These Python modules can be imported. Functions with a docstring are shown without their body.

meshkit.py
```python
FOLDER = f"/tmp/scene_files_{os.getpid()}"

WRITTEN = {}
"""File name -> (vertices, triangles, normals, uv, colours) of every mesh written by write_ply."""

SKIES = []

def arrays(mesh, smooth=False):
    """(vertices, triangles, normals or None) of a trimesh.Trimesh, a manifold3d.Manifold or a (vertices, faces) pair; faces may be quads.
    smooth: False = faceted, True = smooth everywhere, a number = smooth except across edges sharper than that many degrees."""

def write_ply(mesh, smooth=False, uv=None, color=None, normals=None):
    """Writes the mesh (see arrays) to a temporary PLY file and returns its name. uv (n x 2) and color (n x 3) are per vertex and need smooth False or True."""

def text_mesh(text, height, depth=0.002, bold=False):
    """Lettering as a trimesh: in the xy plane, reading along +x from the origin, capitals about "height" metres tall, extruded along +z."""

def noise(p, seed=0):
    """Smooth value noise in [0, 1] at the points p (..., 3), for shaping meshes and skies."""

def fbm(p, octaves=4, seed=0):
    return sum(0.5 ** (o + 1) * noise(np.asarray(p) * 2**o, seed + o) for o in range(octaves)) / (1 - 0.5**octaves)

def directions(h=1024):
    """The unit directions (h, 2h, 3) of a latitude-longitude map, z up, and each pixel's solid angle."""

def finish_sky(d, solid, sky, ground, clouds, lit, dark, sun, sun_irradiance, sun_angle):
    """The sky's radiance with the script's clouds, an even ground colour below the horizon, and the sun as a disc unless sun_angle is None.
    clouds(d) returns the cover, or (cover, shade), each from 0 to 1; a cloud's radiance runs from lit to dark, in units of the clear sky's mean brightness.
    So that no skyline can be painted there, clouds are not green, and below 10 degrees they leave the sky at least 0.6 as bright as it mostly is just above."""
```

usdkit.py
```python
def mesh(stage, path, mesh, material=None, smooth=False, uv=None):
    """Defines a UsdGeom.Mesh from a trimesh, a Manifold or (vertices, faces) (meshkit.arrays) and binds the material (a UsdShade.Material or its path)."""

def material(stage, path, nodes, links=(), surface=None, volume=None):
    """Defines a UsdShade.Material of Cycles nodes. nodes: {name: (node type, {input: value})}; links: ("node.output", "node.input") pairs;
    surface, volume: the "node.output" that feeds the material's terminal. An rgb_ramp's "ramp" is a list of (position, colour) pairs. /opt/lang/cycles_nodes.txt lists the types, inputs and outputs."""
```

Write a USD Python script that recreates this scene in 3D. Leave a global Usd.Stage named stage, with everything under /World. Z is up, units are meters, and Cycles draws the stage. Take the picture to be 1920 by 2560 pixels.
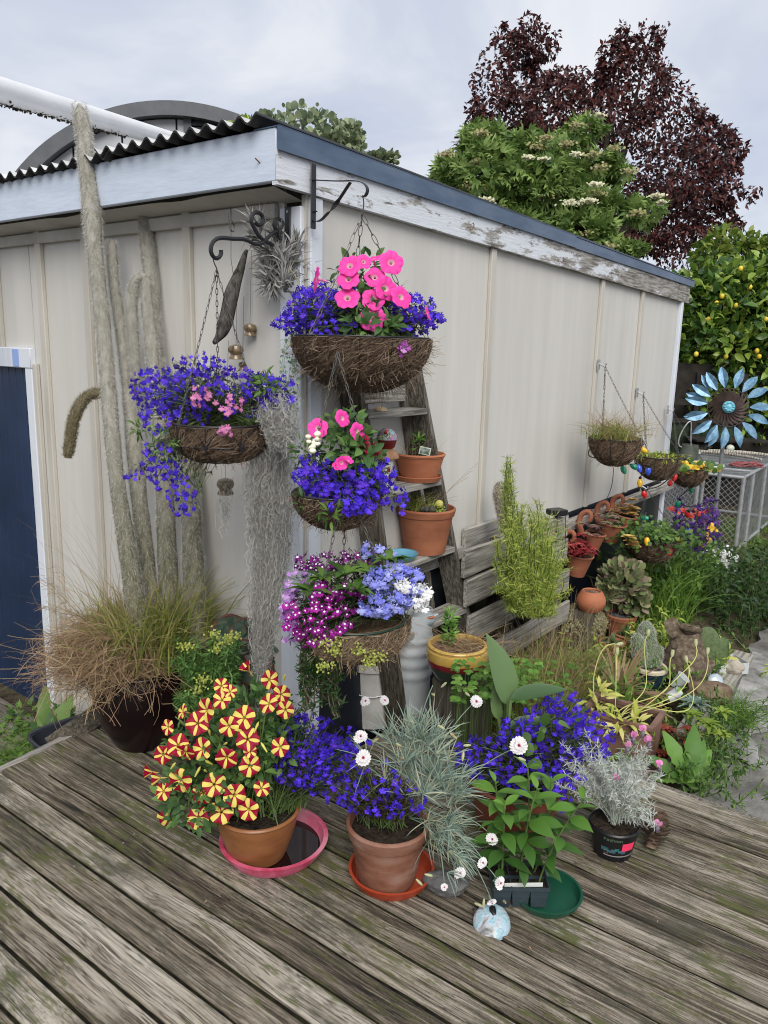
import math, random
import numpy as np, trimesh, usdkit, meshkit
from pxr import Usd, UsdGeom, UsdLux, UsdShade, Gf, Sdf, Vt
rng = np.random.default_rng(7)
random.seed(7)
stage = Usd.Stage.CreateInMemory()
UsdGeom.SetStageUpAxis(stage, UsdGeom.Tokens.z)
UsdGeom.SetStageMetersPerUnit(stage, 1.0)
world = UsdGeom.Xform.Define(stage, '/World')
stage.SetDefaultPrim(world.GetPrim())
UsdGeom.Scope.Define(stage, '/World/Looks')

# ------------------------------------------------------------------ camera, sky, sun
FOC, PIT, ROL, YAW = 1951.2065, math.radians(11.898414), math.radians(1.406874), math.radians(36.81676)
EYE = np.array([0, 0, 1.5])
FWD = np.array([math.cos(YAW) * math.cos(PIT), math.sin(YAW) * math.cos(PIT), -math.sin(PIT)])
_r0 = np.array([math.sin(YAW), -math.cos(YAW), 0.0]); _u0 = np.cross(_r0, FWD)
RGT = math.cos(ROL) * _r0 + math.sin(ROL) * _u0
UPV = -math.sin(ROL) * _r0 + math.cos(ROL) * _u0
cam = UsdGeom.Camera.Define(stage, '/World/camera')
m4 = Gf.Matrix4d(*[float(x) for row in ((*RGT, 0), (*UPV, 0), (*(-FWD), 0), (*EYE, 1)) for x in row])
cam.AddTransformOp().Set(m4)
cam.CreateHorizontalApertureAttr(36.0); cam.CreateVerticalApertureAttr(48.0)
cam.CreateFocalLengthAttr(36.0 * FOC / 1920)
cam.CreateClippingRangeAttr(Gf.Vec2f(0.05, 500))
cam.CreateExposureAttr(1.12)
SUN_DIR = np.array([-0.62, -0.58, 0.78]); SUN_DIR = SUN_DIR / np.linalg.norm(SUN_DIR)   # towards the sun
SUN_EL, SUN_ROT = math.asin(SUN_DIR[2]), math.atan2(SUN_DIR[0], SUN_DIR[1])
sky = UsdLux.DomeLight.Define(stage, '/World/sky')
sky.CreateIntensityAttr(1.0)
usdkit.material(stage, '/World/Looks/sky_air', {
    'sk': ('sky_texture', {'sky_type': 'single_scattering', 'sun_disc': False, 'sun_elevation': SUN_EL, 'sun_rotation': SUN_ROT}),
    'tc': ('texture_coordinate', {}), 'sx': ('separate_xyz', {}),
    'zc': ('math', {'math_type': 'maximum', 'value2': 0.0}), 'za': ('math', {'math_type': 'add', 'value2': 0.35}),
    'dx': ('math', {'math_type': 'divide'}), 'dy': ('math', {'math_type': 'divide'}), 'cv': ('combine_xyz', {'z': 3.3}),
    'n1': ('noise_texture', {'scale': 1.7, 'detail': 6.0, 'roughness': 0.55, 'distortion': 0.4}),
    'n2': ('noise_texture', {'scale': 0.9, 'detail': 3.0, 'roughness': 0.5}),
    'r1': ('rgb_ramp', {'ramp': [(0.30, (3.9, 4.45, 5.7)), (0.46, (4.9, 5.3, 6.2)), (0.58, (6.1, 6.35, 6.9)), (0.75, (6.9, 7.0, 7.3))]}),
    'f2': ('rgb_ramp', {'ramp': [(0.25, (0.88, 0.88, 0.88)), (0.5, (1, 1, 1))]}),
    'mx': ('mix_color', {'blend_type': 'mix', 'use_clamp': False}),
    'bg': ('background_shader', {'strength': 0.060})},
    [('tc.generated', 'sx.vector'), ('sx.z', 'zc.value1'), ('zc.value', 'za.value1'), ('sx.x', 'dx.value1'), ('za.value', 'dx.value2'),
     ('sx.y', 'dy.value1'), ('za.value', 'dy.value2'), ('dx.value', 'cv.x'), ('dy.value', 'cv.y'),
     ('cv.vector', 'n1.vector'), ('cv.vector', 'n2.vector'), ('n1.fac', 'r1.fac'), ('n2.fac', 'f2.fac'),
     ('f2.color', 'mx.fac'), ('sk.color', 'mx.a'), ('r1.color', 'mx.b'), ('mx.result', 'bg.color')], surface='bg.background')
UsdShade.MaterialBindingAPI.Apply(sky.GetPrim()).Bind(UsdShade.Material.Get(stage, '/World/Looks/sky_air'))
sky.GetPrim().SetCustomDataByKey('kind', 'structure')
sun = UsdLux.DistantLight.Define(stage, '/World/sun')
sun.CreateIntensityAttr(0.4); sun.CreateAngleAttr(40.0); sun.CreateColorAttr(Gf.Vec3f(1.0, 0.96, 0.9))
sun.GetPrim().CreateAttribute('inputs:normalize', Sdf.ValueTypeNames.Bool).Set(True)
_z = SUN_DIR; _x = np.cross([0, 0, 1], _z); _x /= np.linalg.norm(_x); _y = np.cross(_z, _x)
sun.AddTransformOp().Set(Gf.Matrix4d(*[float(v) for row in ((*_x, 0), (*_y, 0), (*_z, 0), (0, 0, 10, 1)) for v in row]))

# ------------------------------------------------------------------ where things stand: a point of the view and a plane it lies on
KD = 1920 / 1659.0
def ray(X, Y): return RGT * (X * KD - 960) / FOC - UPV * (Y * KD - 1280) / FOC + FWD
def az(X, Y, z=0.0): R = ray(X, Y); return EYE + R * (z - 1.5) / R[2]
def ax(X, Y, v): R = ray(X, Y); return EYE + R * v / R[0]
def ay(X, Y, v): R = ray(X, Y); return EYE + R * v / R[1]
def ad(X, Y, d): return EYE + ray(X, Y) * d
def dep(p): return float((np.asarray(p) - EYE) @ FWD)
def mpp(p): return dep(p) * KD / FOC
HR = np.array([RGT[0], RGT[1], 0]); HR /= np.linalg.norm(HR)      # horizontal across the view
HF = np.array([FWD[0], FWD[1], 0]); HF /= np.linalg.norm(HF)
Z = np.array([0, 0, 1.0])

# ------------------------------------------------------------------ naming and tagging
_used = {}; _bind = []
def numbered(parent, name):
    k = (parent, name); n = _used.get(k, -1) + 1; _used[k] = n
    return name if n == 0 else f'{name}_{n:03d}'
def tag(prim, label=None, cat=None, group=None, kind=None):
    for k, v in (('label', label), ('category', cat), ('group', group), ('kind', kind)):
        if v: prim.SetCustomDataByKey(k, v)
class T:
    """A thing, or a part that has sub-parts."""
    def __init__(s, path, loc): s.path, s.loc = path, np.asarray(loc, float)
def thing(name, label, cat, loc=(0, 0, 0), group=None, kind=None):
    path = '/World/' + numbered('/World', name)
    x = UsdGeom.Xform.Define(stage, path); x.AddTranslateOp().Set(Gf.Vec3d(*[float(v) for v in loc]))
    tag(x.GetPrim(), label, cat, group, kind)
    return T(path, loc)
def put(name, mb, mat, parent=None, label=None, cat=None, group=None, kind=None, smooth=40):
    """One mesh prim: under parent, or top-level at its own base."""
    v, f, uv = mb if isinstance(mb, tuple) else mb.arrays()
    if parent is None:
        lo, hi = v.min(0), v.max(0); loc = np.array([(lo[0] + hi[0]) / 2, (lo[1] + hi[1]) / 2, lo[2]])
        pp = '/World'
    else: loc, pp = parent.loc, parent.path
    path = pp + '/' + numbered(pp, name)
    if uv is not None: smooth = smooth is not False
    m = usdkit.mesh(stage, path, trimesh.Trimesh(v - loc, f, process=False), None, smooth=smooth, uv=uv); _bind.append((path, mat))
    if parent is None: UsdGeom.Xformable(m).AddTranslateOp().Set(Gf.Vec3d(*[float(q) for q in loc]))
    tag(m.GetPrim(), label, cat, group, kind)
    return T(path, loc)

# ------------------------------------------------------------------ shapes
def unit(v): v = np.asarray(v, float); return v / np.maximum(np.linalg.norm(v, axis=-1, keepdims=True), 1e-9)
def frame(d, up=(0, 0, 1)):
    d = unit(d); s = np.cross(d, up); s = np.where(np.linalg.norm(s, axis=-1, keepdims=True) < 1e-4, np.cross(d, [1, 0, 0.01]), s)
    s = unit(s); return s, d, np.cross(s, d)
class MB:
    def __init__(s): s.V, s.F, s.U, s.n = [], [], [], 0
    def add(s, v, f, uv=None):
        v = np.asarray(v, float).reshape(-1, 3); f = np.asarray(f, int)
        if f.shape[1] == 4: f = np.vstack([f[:, [0, 1, 2]], f[:, [0, 2, 3]]])
        s.V.append(v); s.F.append(f + s.n); s.n += len(v); s.U.append(np.zeros((len(v), 2)) if uv is None else np.asarray(uv, float)); s.hasuv = getattr(s, 'hasuv', False) or uv is not None
        return s
    def arrays(s): return np.vstack(s.V), np.vstack(s.F), (np.vstack(s.U) if getattr(s, 'hasuv', False) else None)
    def box(s, c, size, R=None, bev=0.0):
        """R rows: the box's three axes."""
        if bev > 0:
            h = np.asarray(size) / 2; pts = []
            for k in range(3):
                q = h - bev; q[k] = h[k]
                pts += [[sx * q[0], sy * q[1], sz * q[2]] for sx in (-1, 1) for sy in (-1, 1) for sz in (-1, 1)]
            m = trimesh.convex.convex_hull(np.array(pts)); v, f = np.array(m.vertices), np.array(m.faces)
        else:
            m = trimesh.creation.box(size); v, f = np.array(m.vertices), np.array(m.faces)
        if R is not None: v = v @ np.asarray(R, float)
        return s.add(v + np.asarray(c), f)
    def bar(s, a, b, w, t, up=(0, 0, 1), bev=0.002):
        """A rectangular bar from a to b, w wide (across, along side) and t thick (along up)."""
        a, b = np.asarray(a, float), np.asarray(b, float); sd, d, n = frame(b - a, up)
        return s.box((a + b) / 2, (w, np.linalg.norm(b - a), t), (sd, d, n), bev)
    def tube(s, P, r, n=8, cap=True, ribs=0, ribd=0.0, uvu=None):
        P = np.asarray(P, float); r = np.broadcast_to(np.asarray(r, float), (len(P),))
        d = np.gradient(P, axis=0); d = unit(d); up = np.array([0, 0, 1.0]) if abs(d[0][2]) < 0.9 else np.array([1.0, 0, 0])
        sd = unit(np.cross(d[0], up)); rings = []; a = np.arange(n) / n * 2 * np.pi
        prof = 1 + (ribd * np.cos(a * ribs) if ribs else 0)
        for i in range(len(P)):
            sd = unit(sd - d[i] * (sd @ d[i])); nn = np.cross(d[i], sd)
            rings.append(P[i] + r[i] * (np.outer(np.cos(a) * prof, sd) + np.outer(np.sin(a) * prof, nn)))
        v = np.vstack(rings); k = np.arange(n); f = []
        for i in range(len(P) - 1):
            f.append(np.stack([i * n + k, i * n + (k + 1) % n, (i + 1) * n + (k + 1) % n, (i + 1) * n + k], 1))
        f = np.vstack(f); f = np.vstack([f[:, [0, 1, 2]], f[:, [0, 2, 3]]])
        if cap:
            c0, c1 = len(v), len(v) + 1; v = np.vstack([v, P[0], P[-1]]); L = (len(P) - 1) * n
            f = np.vstack([f, np.stack([np.full(n, c0), (k + 1) % n, k], 1), np.stack([np.full(n, c1), L + k, L + (k + 1) % n], 1)])
        uv = None if uvu is None else np.tile([uvu, 0.5], (len(v), 1))
        return s.add(v, f, uv)
    def lathe(s, prof, c, n=40, axis=Z, sx=1.0, wob=0.0):
        prof = np.asarray(prof, float); a = np.arange(n) / n * 2 * np.pi; sd, d, nn = frame(np.asarray(axis, float), (1, 0.02, 0))
        R = np.stack([np.cos(a) * sx, np.sin(a)], 1); v = []
        for r_, h in prof:
            w = 1 + wob * np.sin(a * 3 + h * 20)
            v.append(np.asarray(c) + np.outer(R[:, 0] * r_ * w, sd) + np.outer(R[:, 1] * r_ * w, nn) + d * h)
        v = np.vstack(v); k = np.arange(n)
        f = np.vstack([np.stack([i * n + k, (i + 1) * n + k, (i + 1) * n + (k + 1) % n, i * n + (k + 1) % n], 1) for i in range(len(prof) - 1)])
        return s.add(v, f[:, ::-1])
    def ball(s, c, r, sub=2, R=None, wob=0.0, seed=0):
        m = trimesh.creation.icosphere(subdivisions=sub); v = np.array(m.vertices)
        if wob: v = v * (1 + wob * (meshkit.fbm(v * 1.7 + seed * 3.1, 3, seed)[:, None] - 0.5) * 2)
        v = v * np.asarray(r)
        if R is not None: v = v @ np.asarray(R)
        return s.add(v + np.asarray(c), m.faces)
    def sheet(s, pts):
        """A flat polygon (convex), given in order."""
        n = len(pts); return s.add(pts, [[0, i, i + 1] for i in range(1, n - 1)])
    def poly(s, xy, h, c, R):
        """Extrudes a flat outline by h along R[2]."""
        from shapely.geometry import Polygon
        m = trimesh.creation.extrude_polygon(Polygon(xy), h, engine='earcut'); return s.add(np.array(m.vertices) @ np.asarray(R) + np.asarray(c), m.faces)
    def scat(s, tpl, pos, d, nrm=None, sc=1.0, u=None, wid=None):
        """Copies of a template (x across, y along, z out of the blade)."""
        tv, tf, tuv = tpl; pos = np.asarray(pos, float); n = len(pos)
        if n == 0: return s
        d = unit(np.broadcast_to(d, (n, 3))); nrm = np.broadcast_to((0, 0, 1.0) if nrm is None else nrm, (n, 3)) + 1e-4
        sd = unit(np.cross(d, nrm)); nn = np.cross(sd, d); sc = np.broadcast_to(np.asarray(sc, float), (n,))[:, None, None]
        w = np.broadcast_to(np.asarray(1.0 if wid is None else wid, float), (n,))[:, None, None]
        v = pos[:, None] + sc * (tv[None, :, :1] * w * sd[:, None] + tv[None, :, 1:2] * d[:, None] + tv[None, :, 2:] * nn[:, None])
        f = (tf[None] + (np.arange(n) * len(tv))[:, None, None]).reshape(-1, 3)
        u = rng.random(n) if u is None else np.broadcast_to(u, (n,))
        uv = np.stack([np.broadcast_to(u[:, None], (n, len(tv))), np.broadcast_to(tuv[None, :, 1], (n, len(tv)))], -1).reshape(-1, 2)
        return s.add(v.reshape(-1, 3), f, uv)
    def strips(s, curves, w, u=None, up=None):
        """Thin blades along many curves: curves (n, k, 3), half widths w (k,) or (n, k)."""
        C = np.asarray(curves, float); n, k, _ = C.shape; d = unit(np.gradient(C, axis=1))
        ref = (rng.normal(size=(n, 1, 3)) if up is None else np.broadcast_to(up, (n, 1, 3))) + 0 * d
        sd = unit(np.cross(d, ref)); w = np.broadcast_to(np.asarray(w, float), (n, k))[..., None]
        v = np.stack([C - sd * w, C + sd * w], 2).reshape(-1, 3)
        i = np.arange(k - 1) * 2; q = np.stack([i, i + 1, i + 3, i + 2], 1); f = (q[None] + (np.arange(n) * 2 * k)[:, None, None]).reshape(-1, 4)
        u = rng.random(n) if u is None else np.broadcast_to(u, (n,))
        t = np.repeat(np.linspace(0, 1, k), 2)
        uv = np.stack([np.repeat(u, 2 * k), np.tile(t, n)], 1)
        return s.add(v, f, uv)
def leaf(prof, fold=0.15, curl=0.3, wave=0.0):
    """Leaf template of length 1: prof = [(t, half width)]; fold lifts the edges, curl bends the tip down."""
    v, uv, f = [], [], []
    for i, (t, w) in enumerate(prof):
        z = -curl * t * t; y = t * (1 - 0.3 * abs(curl) * t)
        wv = wave * math.sin(i * 2.6)
        v += [(-w, y, z + fold * w + wv), (0, y, z), (w, y, z + fold * w - wv)]; uv += [(0, t)] * 3
        if i: a = 3 * i; f += [(a - 3, a - 2, a + 1), (a - 3, a + 1, a), (a - 2, a - 1, a + 2), (a - 2, a + 2, a + 1)]
    return np.array(v, float), np.array(f), np.array(uv, float)
L_OV = leaf([(0, .03), (.2, .19), (.5, .25), (.8, .15), (1, .01)], .35, .35)
L_OV2 = leaf([(0, .03), (.45, .24), (1, .01)], .4, .3)
L_LAN = leaf([(0, .03), (.25, .12), (.6, .13), (1, .005)], .4, .45)
L_NAR = leaf([(0, .025), (.5, .05), (1, .004)], .3, .35)
L_ROUND = leaf([(0, .1), (.25, .36), (.6, .42), (.9, .25), (1, .08)], .2, .25)
L_FAR = leaf([(0, .04), (.5, .27), (1, .02)], .5, .3)
def rand_dirs(n, up=-1.0):
    v = unit(rng.normal(size=(n, 3)))
    if up > -1: v[:, 2] = np.abs(v[:, 2]) * (1 - up) + up * 0.3 ; v = unit(v)
    return v
def bez(a, b, c, k):
    t = np.linspace(0, 1, k)[:, None]; a, b, c = (np.asarray(q, float)[..., None, :] for q in (a, b, c))
    return (1 - t) ** 2 * a + 2 * t * (1 - t) * b + t * t * c
def spline(P, k):
    """Smooth curve through points."""
    from scipy.interpolate import CubicSpline
    P = np.asarray(P, float); s_ = np.r_[0, np.cumsum(np.linalg.norm(np.diff(P, axis=0), axis=1))]
    return CubicSpline(s_, P)(np.linspace(0, s_[-1], k))
# ------------------------------------------------------------------ materials
def mat(name, nodes, links, surface): usdkit.material(stage, '/World/Looks/' + name, nodes, links, surface=surface)
def plain(name, c1, c2=None, sc=8.0, rough=0.6, bump=0.0, bsc=60.0, stretch=(1, 1, 1), metal=0.0, lo=0.35, hi=0.65, spec=0.4, detail=5.0, c3=None, coat=0.0, rand=0.0, bd=0.004):
    """Two (or three) tones mixed by noise in world space, optional relief, optional per-object tone."""
    c2 = c1 if c2 is None else c2
    ramp = [(lo, c1), (hi, c2)] if c3 is None else [(lo, c1), ((lo + hi) / 2, c2), (hi, c3)]
    n = {'g': ('geometry', {}), 'mp': ('mapping', {'scale': stretch}), 'n': ('noise_texture', {'scale': sc, 'detail': detail, 'roughness': 0.6}),
         'r': ('rgb_ramp', {'ramp': ramp}), 'p': ('principled_bsdf', {'roughness': rough, 'metallic': metal, 'specular_ior_level': spec, 'coat_weight': coat})}
    l = [('g.position', 'mp.vector'), ('mp.vector', 'n.vector'), ('n.fac', 'r.fac')]
    if rand:
        n.update({'oi': ('object_info', {}), 'mr': ('map_range', {'to_min': 1 - rand, 'to_max': 1 + rand}), 'hv': ('hsv', {})})
        l += [('oi.random', 'mr.value'), ('mr.result', 'hv.value'), ('r.color', 'hv.color'), ('hv.color', 'p.base_color')]
    else: l.append(('r.color', 'p.base_color'))
    if bump:
        n.update({'n2': ('noise_texture', {'scale': bsc, 'detail': 4.0}), 'b': ('bump', {'strength': bump, 'distance': bd})})
        l += [('mp.vector', 'n2.vector'), ('n2.fac', 'b.height'), ('b.normal', 'p.normal')]
    mat(name, n, l, 'p.BSDF')
def leafy(name, cols, rough=0.5, trans=0.3, tip=None, tipat=0.6, spec=0.35, patch=0.0):
    """cols along the mesh's random value; tip: a second colour towards the end of the blade."""
    k = len(cols)
    n = {'tc': ('texture_coordinate', {}), 'sx': ('separate_xyz', {}), 'r': ('rgb_ramp', {'ramp': [((i + 0.5) / k, c) for i, c in enumerate(cols)]}),
         'p': ('principled_bsdf', {'roughness': rough, 'specular_ior_level': spec}), 't': ('translucent_bsdf', {}), 'm': ('mix_closure', {'fac': trans})}
    l = [('tc.UV', 'sx.vector'), ('sx.x', 'r.fac'), ('p.BSDF', 'm.closure1'), ('t.BSDF', 'm.closure2')]
    c = 'r.color'
    if tip is not None:
        n.update({'tr': ('rgb_ramp', {'ramp': [(max(tipat - 0.3, 0), (0, 0, 0)), (min(tipat + 0.3, 1), (1, 1, 1))]}), 'mx': ('mix_color', {'b': tip})})
        l += [('sx.y', 'tr.fac'), ('tr.color', 'mx.fac'), (c, 'mx.a')]; c = 'mx.result'
    l += [(c, 'p.base_color'), (c, 't.color')]
    mat(name, n, l, 'm.closure' if False else 'm.closure')
# wood that has stood outdoors: grain along 'axis', per-object shift; moss and black algae grow on it in patches
def wood(name, dark, mid, light, axis=1, sc=60.0, along=2.0, moss=0.0, mosscol=(0.10, 0.115, 0.02), algae=0.0, rough=0.85, bump=0.6, wave=0.35, bd=0.004, spread=1.0):
    s = [sc, sc, sc]; s[axis] = along
    w = [16.0, 16.0, 16.0]; w[axis] = 1.1
    n = {'g': ('geometry', {}), 'oi': ('object_info', {}), 'm1': ('math', {'math_type': 'multiply', 'value2': 37.0}), 'cx': ('combine_xyz', {}),
         'ad': ('vector_math', {'math_type': 'add'}), 'mp': ('mapping', {'scale': s}), 'mw': ('mapping', {'scale': w}),
         'n1': ('noise_texture', {'scale': 1.0, 'detail': 7.0, 'roughness': 0.68, 'distortion': 0.25}),
         'nd': ('noise_texture', {'scale': 0.55, 'detail': 3.0}), 'wv': ('wave_texture', {'wave_type': 'bands', 'bands_direction': 'xyz'[(axis + 1) % 3] if axis != 1 else 'x', 'scale': 0.75, 'distortion': 7.0, 'detail': 3.0, 'detail_scale': 0.7}),
         'mw2': ('mix_float', {'fac': wave}), 'big': ('noise_texture', {'scale': 2.3, 'detail': 4.0}), 'mb': ('map_range', {'from_min': 0.3, 'from_max': 0.7, 'to_min': -0.07, 'to_max': 0.07}),
         'ob': ('map_range', {'to_min': -0.05, 'to_max': 0.05}), 's1': ('math', {'math_type': 'add'}), 's2': ('math', {'math_type': 'add'}),
         'r': ('rgb_ramp', {'ramp': [(0.5 - 0.17 * spread, dark), (0.5 - 0.07 * spread, tuple(0.55 * np.array(mid) + 0.2 * np.array(dark))), (0.5, mid), (0.5 + 0.13 * spread, light)]}),
         'p': ('principled_bsdf', {'roughness': rough, 'specular_ior_level': 0.2}), 'b': ('bump', {'strength': bump, 'distance': bd})}
    l = [('g.position', 'ad.vector1'), ('oi.random', 'm1.value1'), ('m1.value', 'cx.x'), ('m1.value', 'cx.y'), ('m1.value', 'cx.z'), ('cx.vector', 'ad.vector2'),
         ('ad.vector', 'mp.vector'), ('mp.vector', 'n1.vector'), ('ad.vector', 'mw.vector'), ('mw.vector', 'wv.vector'),
         ('n1.fac', 'mw2.a'), ('wv.fac', 'mw2.b'), ('g.position', 'big.vector'), ('big.fac', 'mb.value'), ('mw2.result', 's1.value1'), ('mb.result', 's1.value2'),
         ('oi.random', 'ob.value'), ('s1.value', 's2.value1'), ('ob.result', 's2.value2'), ('s2.value', 'r.fac'), ('s1.value', 'b.height'), ('b.normal', 'p.normal')]
    c = 'r.color'
    if moss:
        n.update({'k1': ('noise_texture', {'scale': 2.6, 'detail': 5.0, 'roughness': 0.7}), 'k2': ('noise_texture', {'scale': 95.0, 'detail': 3.0}), 'kc': ('math', {'math_type': 'multiply'}),
                  'kr': ('rgb_ramp', {'ramp': [(0.275, (0, 0, 0)), (0.36, (1, 1, 1))]}), 'km': ('math', {'math_type': 'multiply', 'value2': moss}), 'kx': ('mix_color', {'b': mosscol}),
                  'a1': ('noise_texture', {'scale': 3.3, 'detail': 6.0, 'roughness': 0.75}), 'am': ('mapping', {'location': (5.3, 1.1, 0), 'scale': (1.5, 0.7, 1)}), 'ar': ('rgb_ramp', {'ramp': [(0.52, (0, 0, 0)), (0.62, (1, 1, 1))]}),
                  'a2': ('math', {'math_type': 'multiply', 'value2': algae}), 'axx': ('mix_color', {'b': (0.045, 0.047, 0.034)})})
        l += [('g.position', 'k1.vector'), ('mp.vector', 'k2.vector'), ('k1.fac', 'kc.value1'), ('n1.fac', 'kc.value2'), ('kc.value', 'kr.fac'), ('kr.color', 'km.value1'),
              ('g.position', 'am.vector'), ('am.vector', 'a1.vector'), ('a1.fac', 'ar.fac'), ('ar.color', 'a2.value1'), ('a2.value', 'axx.fac'), (c, 'axx.a'),
              ('km.value', 'kx.fac'), ('axx.result', 'kx.a')]
        c = 'kx.result'
    l.append((c, 'p.base_color'))
    mat(name, n, l, 'p.BSDF')
def deckwood():
    n = {'g': ('geometry', {}), 'oi': ('object_info', {}), 'm1': ('math', {'math_type': 'multiply', 'value2': 37.0}), 'cx': ('combine_xyz', {}), 'ad': ('vector_math', {'math_type': 'add'}),
         'dn': ('noise_texture', {'scale': 2.2, 'detail': 2.0}), 'ds': ('vector_math', {'math_type': 'scale', 'scale': 0.035}), 'dd': ('vector_math', {'math_type': 'add'}),
         'mf': ('mapping', {'scale': (190, 5.0, 190)}), 'nf': ('noise_texture', {'scale': 1.0, 'detail': 5.0, 'roughness': 0.7}),
         'mm': ('mapping', {'scale': (48, 1.5, 48)}), 'nm': ('noise_texture', {'scale': 1.0, 'detail': 6.0, 'roughness': 0.72, 'distortion': 0.6}),
         'ml': ('mapping', {'scale': (11, 1.2, 11)}), 'nl': ('noise_texture', {'scale': 1.0, 'detail': 5.0, 'roughness': 0.6}),
         'kn': ('voronoi_texture', {'scale': 1.0, 'randomness': 1.0}), 'mk': ('mapping', {'scale': (6.5, 1.25, 1.0)}), 'kr': ('rgb_ramp', {'ramp': [(0.0, (1, 1, 1)), (0.10, (0.85, 0.85, 0.85)), (0.2, (0, 0, 0))]}),
         'x1': ('mix_float', {'fac': 0.52}), 'x2': ('mix_float', {'fac': 0.30}), 'ob': ('map_range', {'to_min': -0.045, 'to_max': 0.045}), 's1': ('math', {'math_type': 'add'}),
         'sp': ('noise_texture', {'scale': 160.0, 'detail': 3.0, 'roughness': 0.7}), 'spm': ('map_range', {'to_min': -0.05, 'to_max': 0.05}), 's2': ('math', {'math_type': 'add'}),
         'r': ('rgb_ramp', {'ramp': [(0.375, (0.014, 0.012, 0.010)), (0.43, (0.082, 0.066, 0.048)), (0.485, (0.185, 0.156, 0.118)), (0.54, (0.30, 0.265, 0.212)), (0.62, (0.44, 0.405, 0.345))]}),
         'k1': ('noise_texture', {'scale': 2.4, 'detail': 6.0, 'roughness': 0.75}), 'mk2': ('mapping', {'scale': (60, 9, 60)}), 'k2': ('noise_texture', {'scale': 1.0, 'detail': 4.0, 'roughness': 0.75}), 'kc': ('math', {'math_type': 'multiply'}),
         'kq': ('rgb_ramp', {'ramp': [(0.272, (0, 0, 0)), (0.335, (0.8, 0.8, 0.8))]}), 'kx': ('mix_color', {'b': (0.070, 0.080, 0.020)}),
         'a1': ('noise_texture', {'scale': 2.6, 'detail': 7.0, 'roughness': 0.78}), 'am': ('mapping', {'location': (5.3, 1.1, 0), 'scale': (2.0, 0.8, 1)}), 'ar': ('rgb_ramp', {'ramp': [(0.50, (0, 0, 0)), (0.60, (0.72, 0.72, 0.72))]}), 'ax': ('mix_color', {'b': (0.048, 0.047, 0.034)}),
         'mc': ('mapping', {'scale': (75, 1.0, 75)}), 'nc': ('noise_texture', {'scale': 1.0, 'detail': 4.0, 'roughness': 0.65, 'distortion': 0.3}), 'c1': ('math', {'math_type': 'subtract', 'value2': 0.5}), 'c2': ('math', {'math_type': 'absolute'}), 'c3': ('rgb_ramp', {'ramp': [(0.008, (0.85, 0.85, 0.85)), (0.026, (0, 0, 0))]}), 'ck': ('mix_color', {'b': (0.022, 0.018, 0.013)}),
         'kd': ('mix_color', {'b': (0.05, 0.04, 0.028)}), 'kf': ('math', {'math_type': 'multiply', 'value2': 0.55}),
         'p': ('principled_bsdf', {'roughness': 0.8, 'specular_ior_level': 0.22}), 'b': ('bump', {'strength': 0.75, 'distance': 0.003})}
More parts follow.
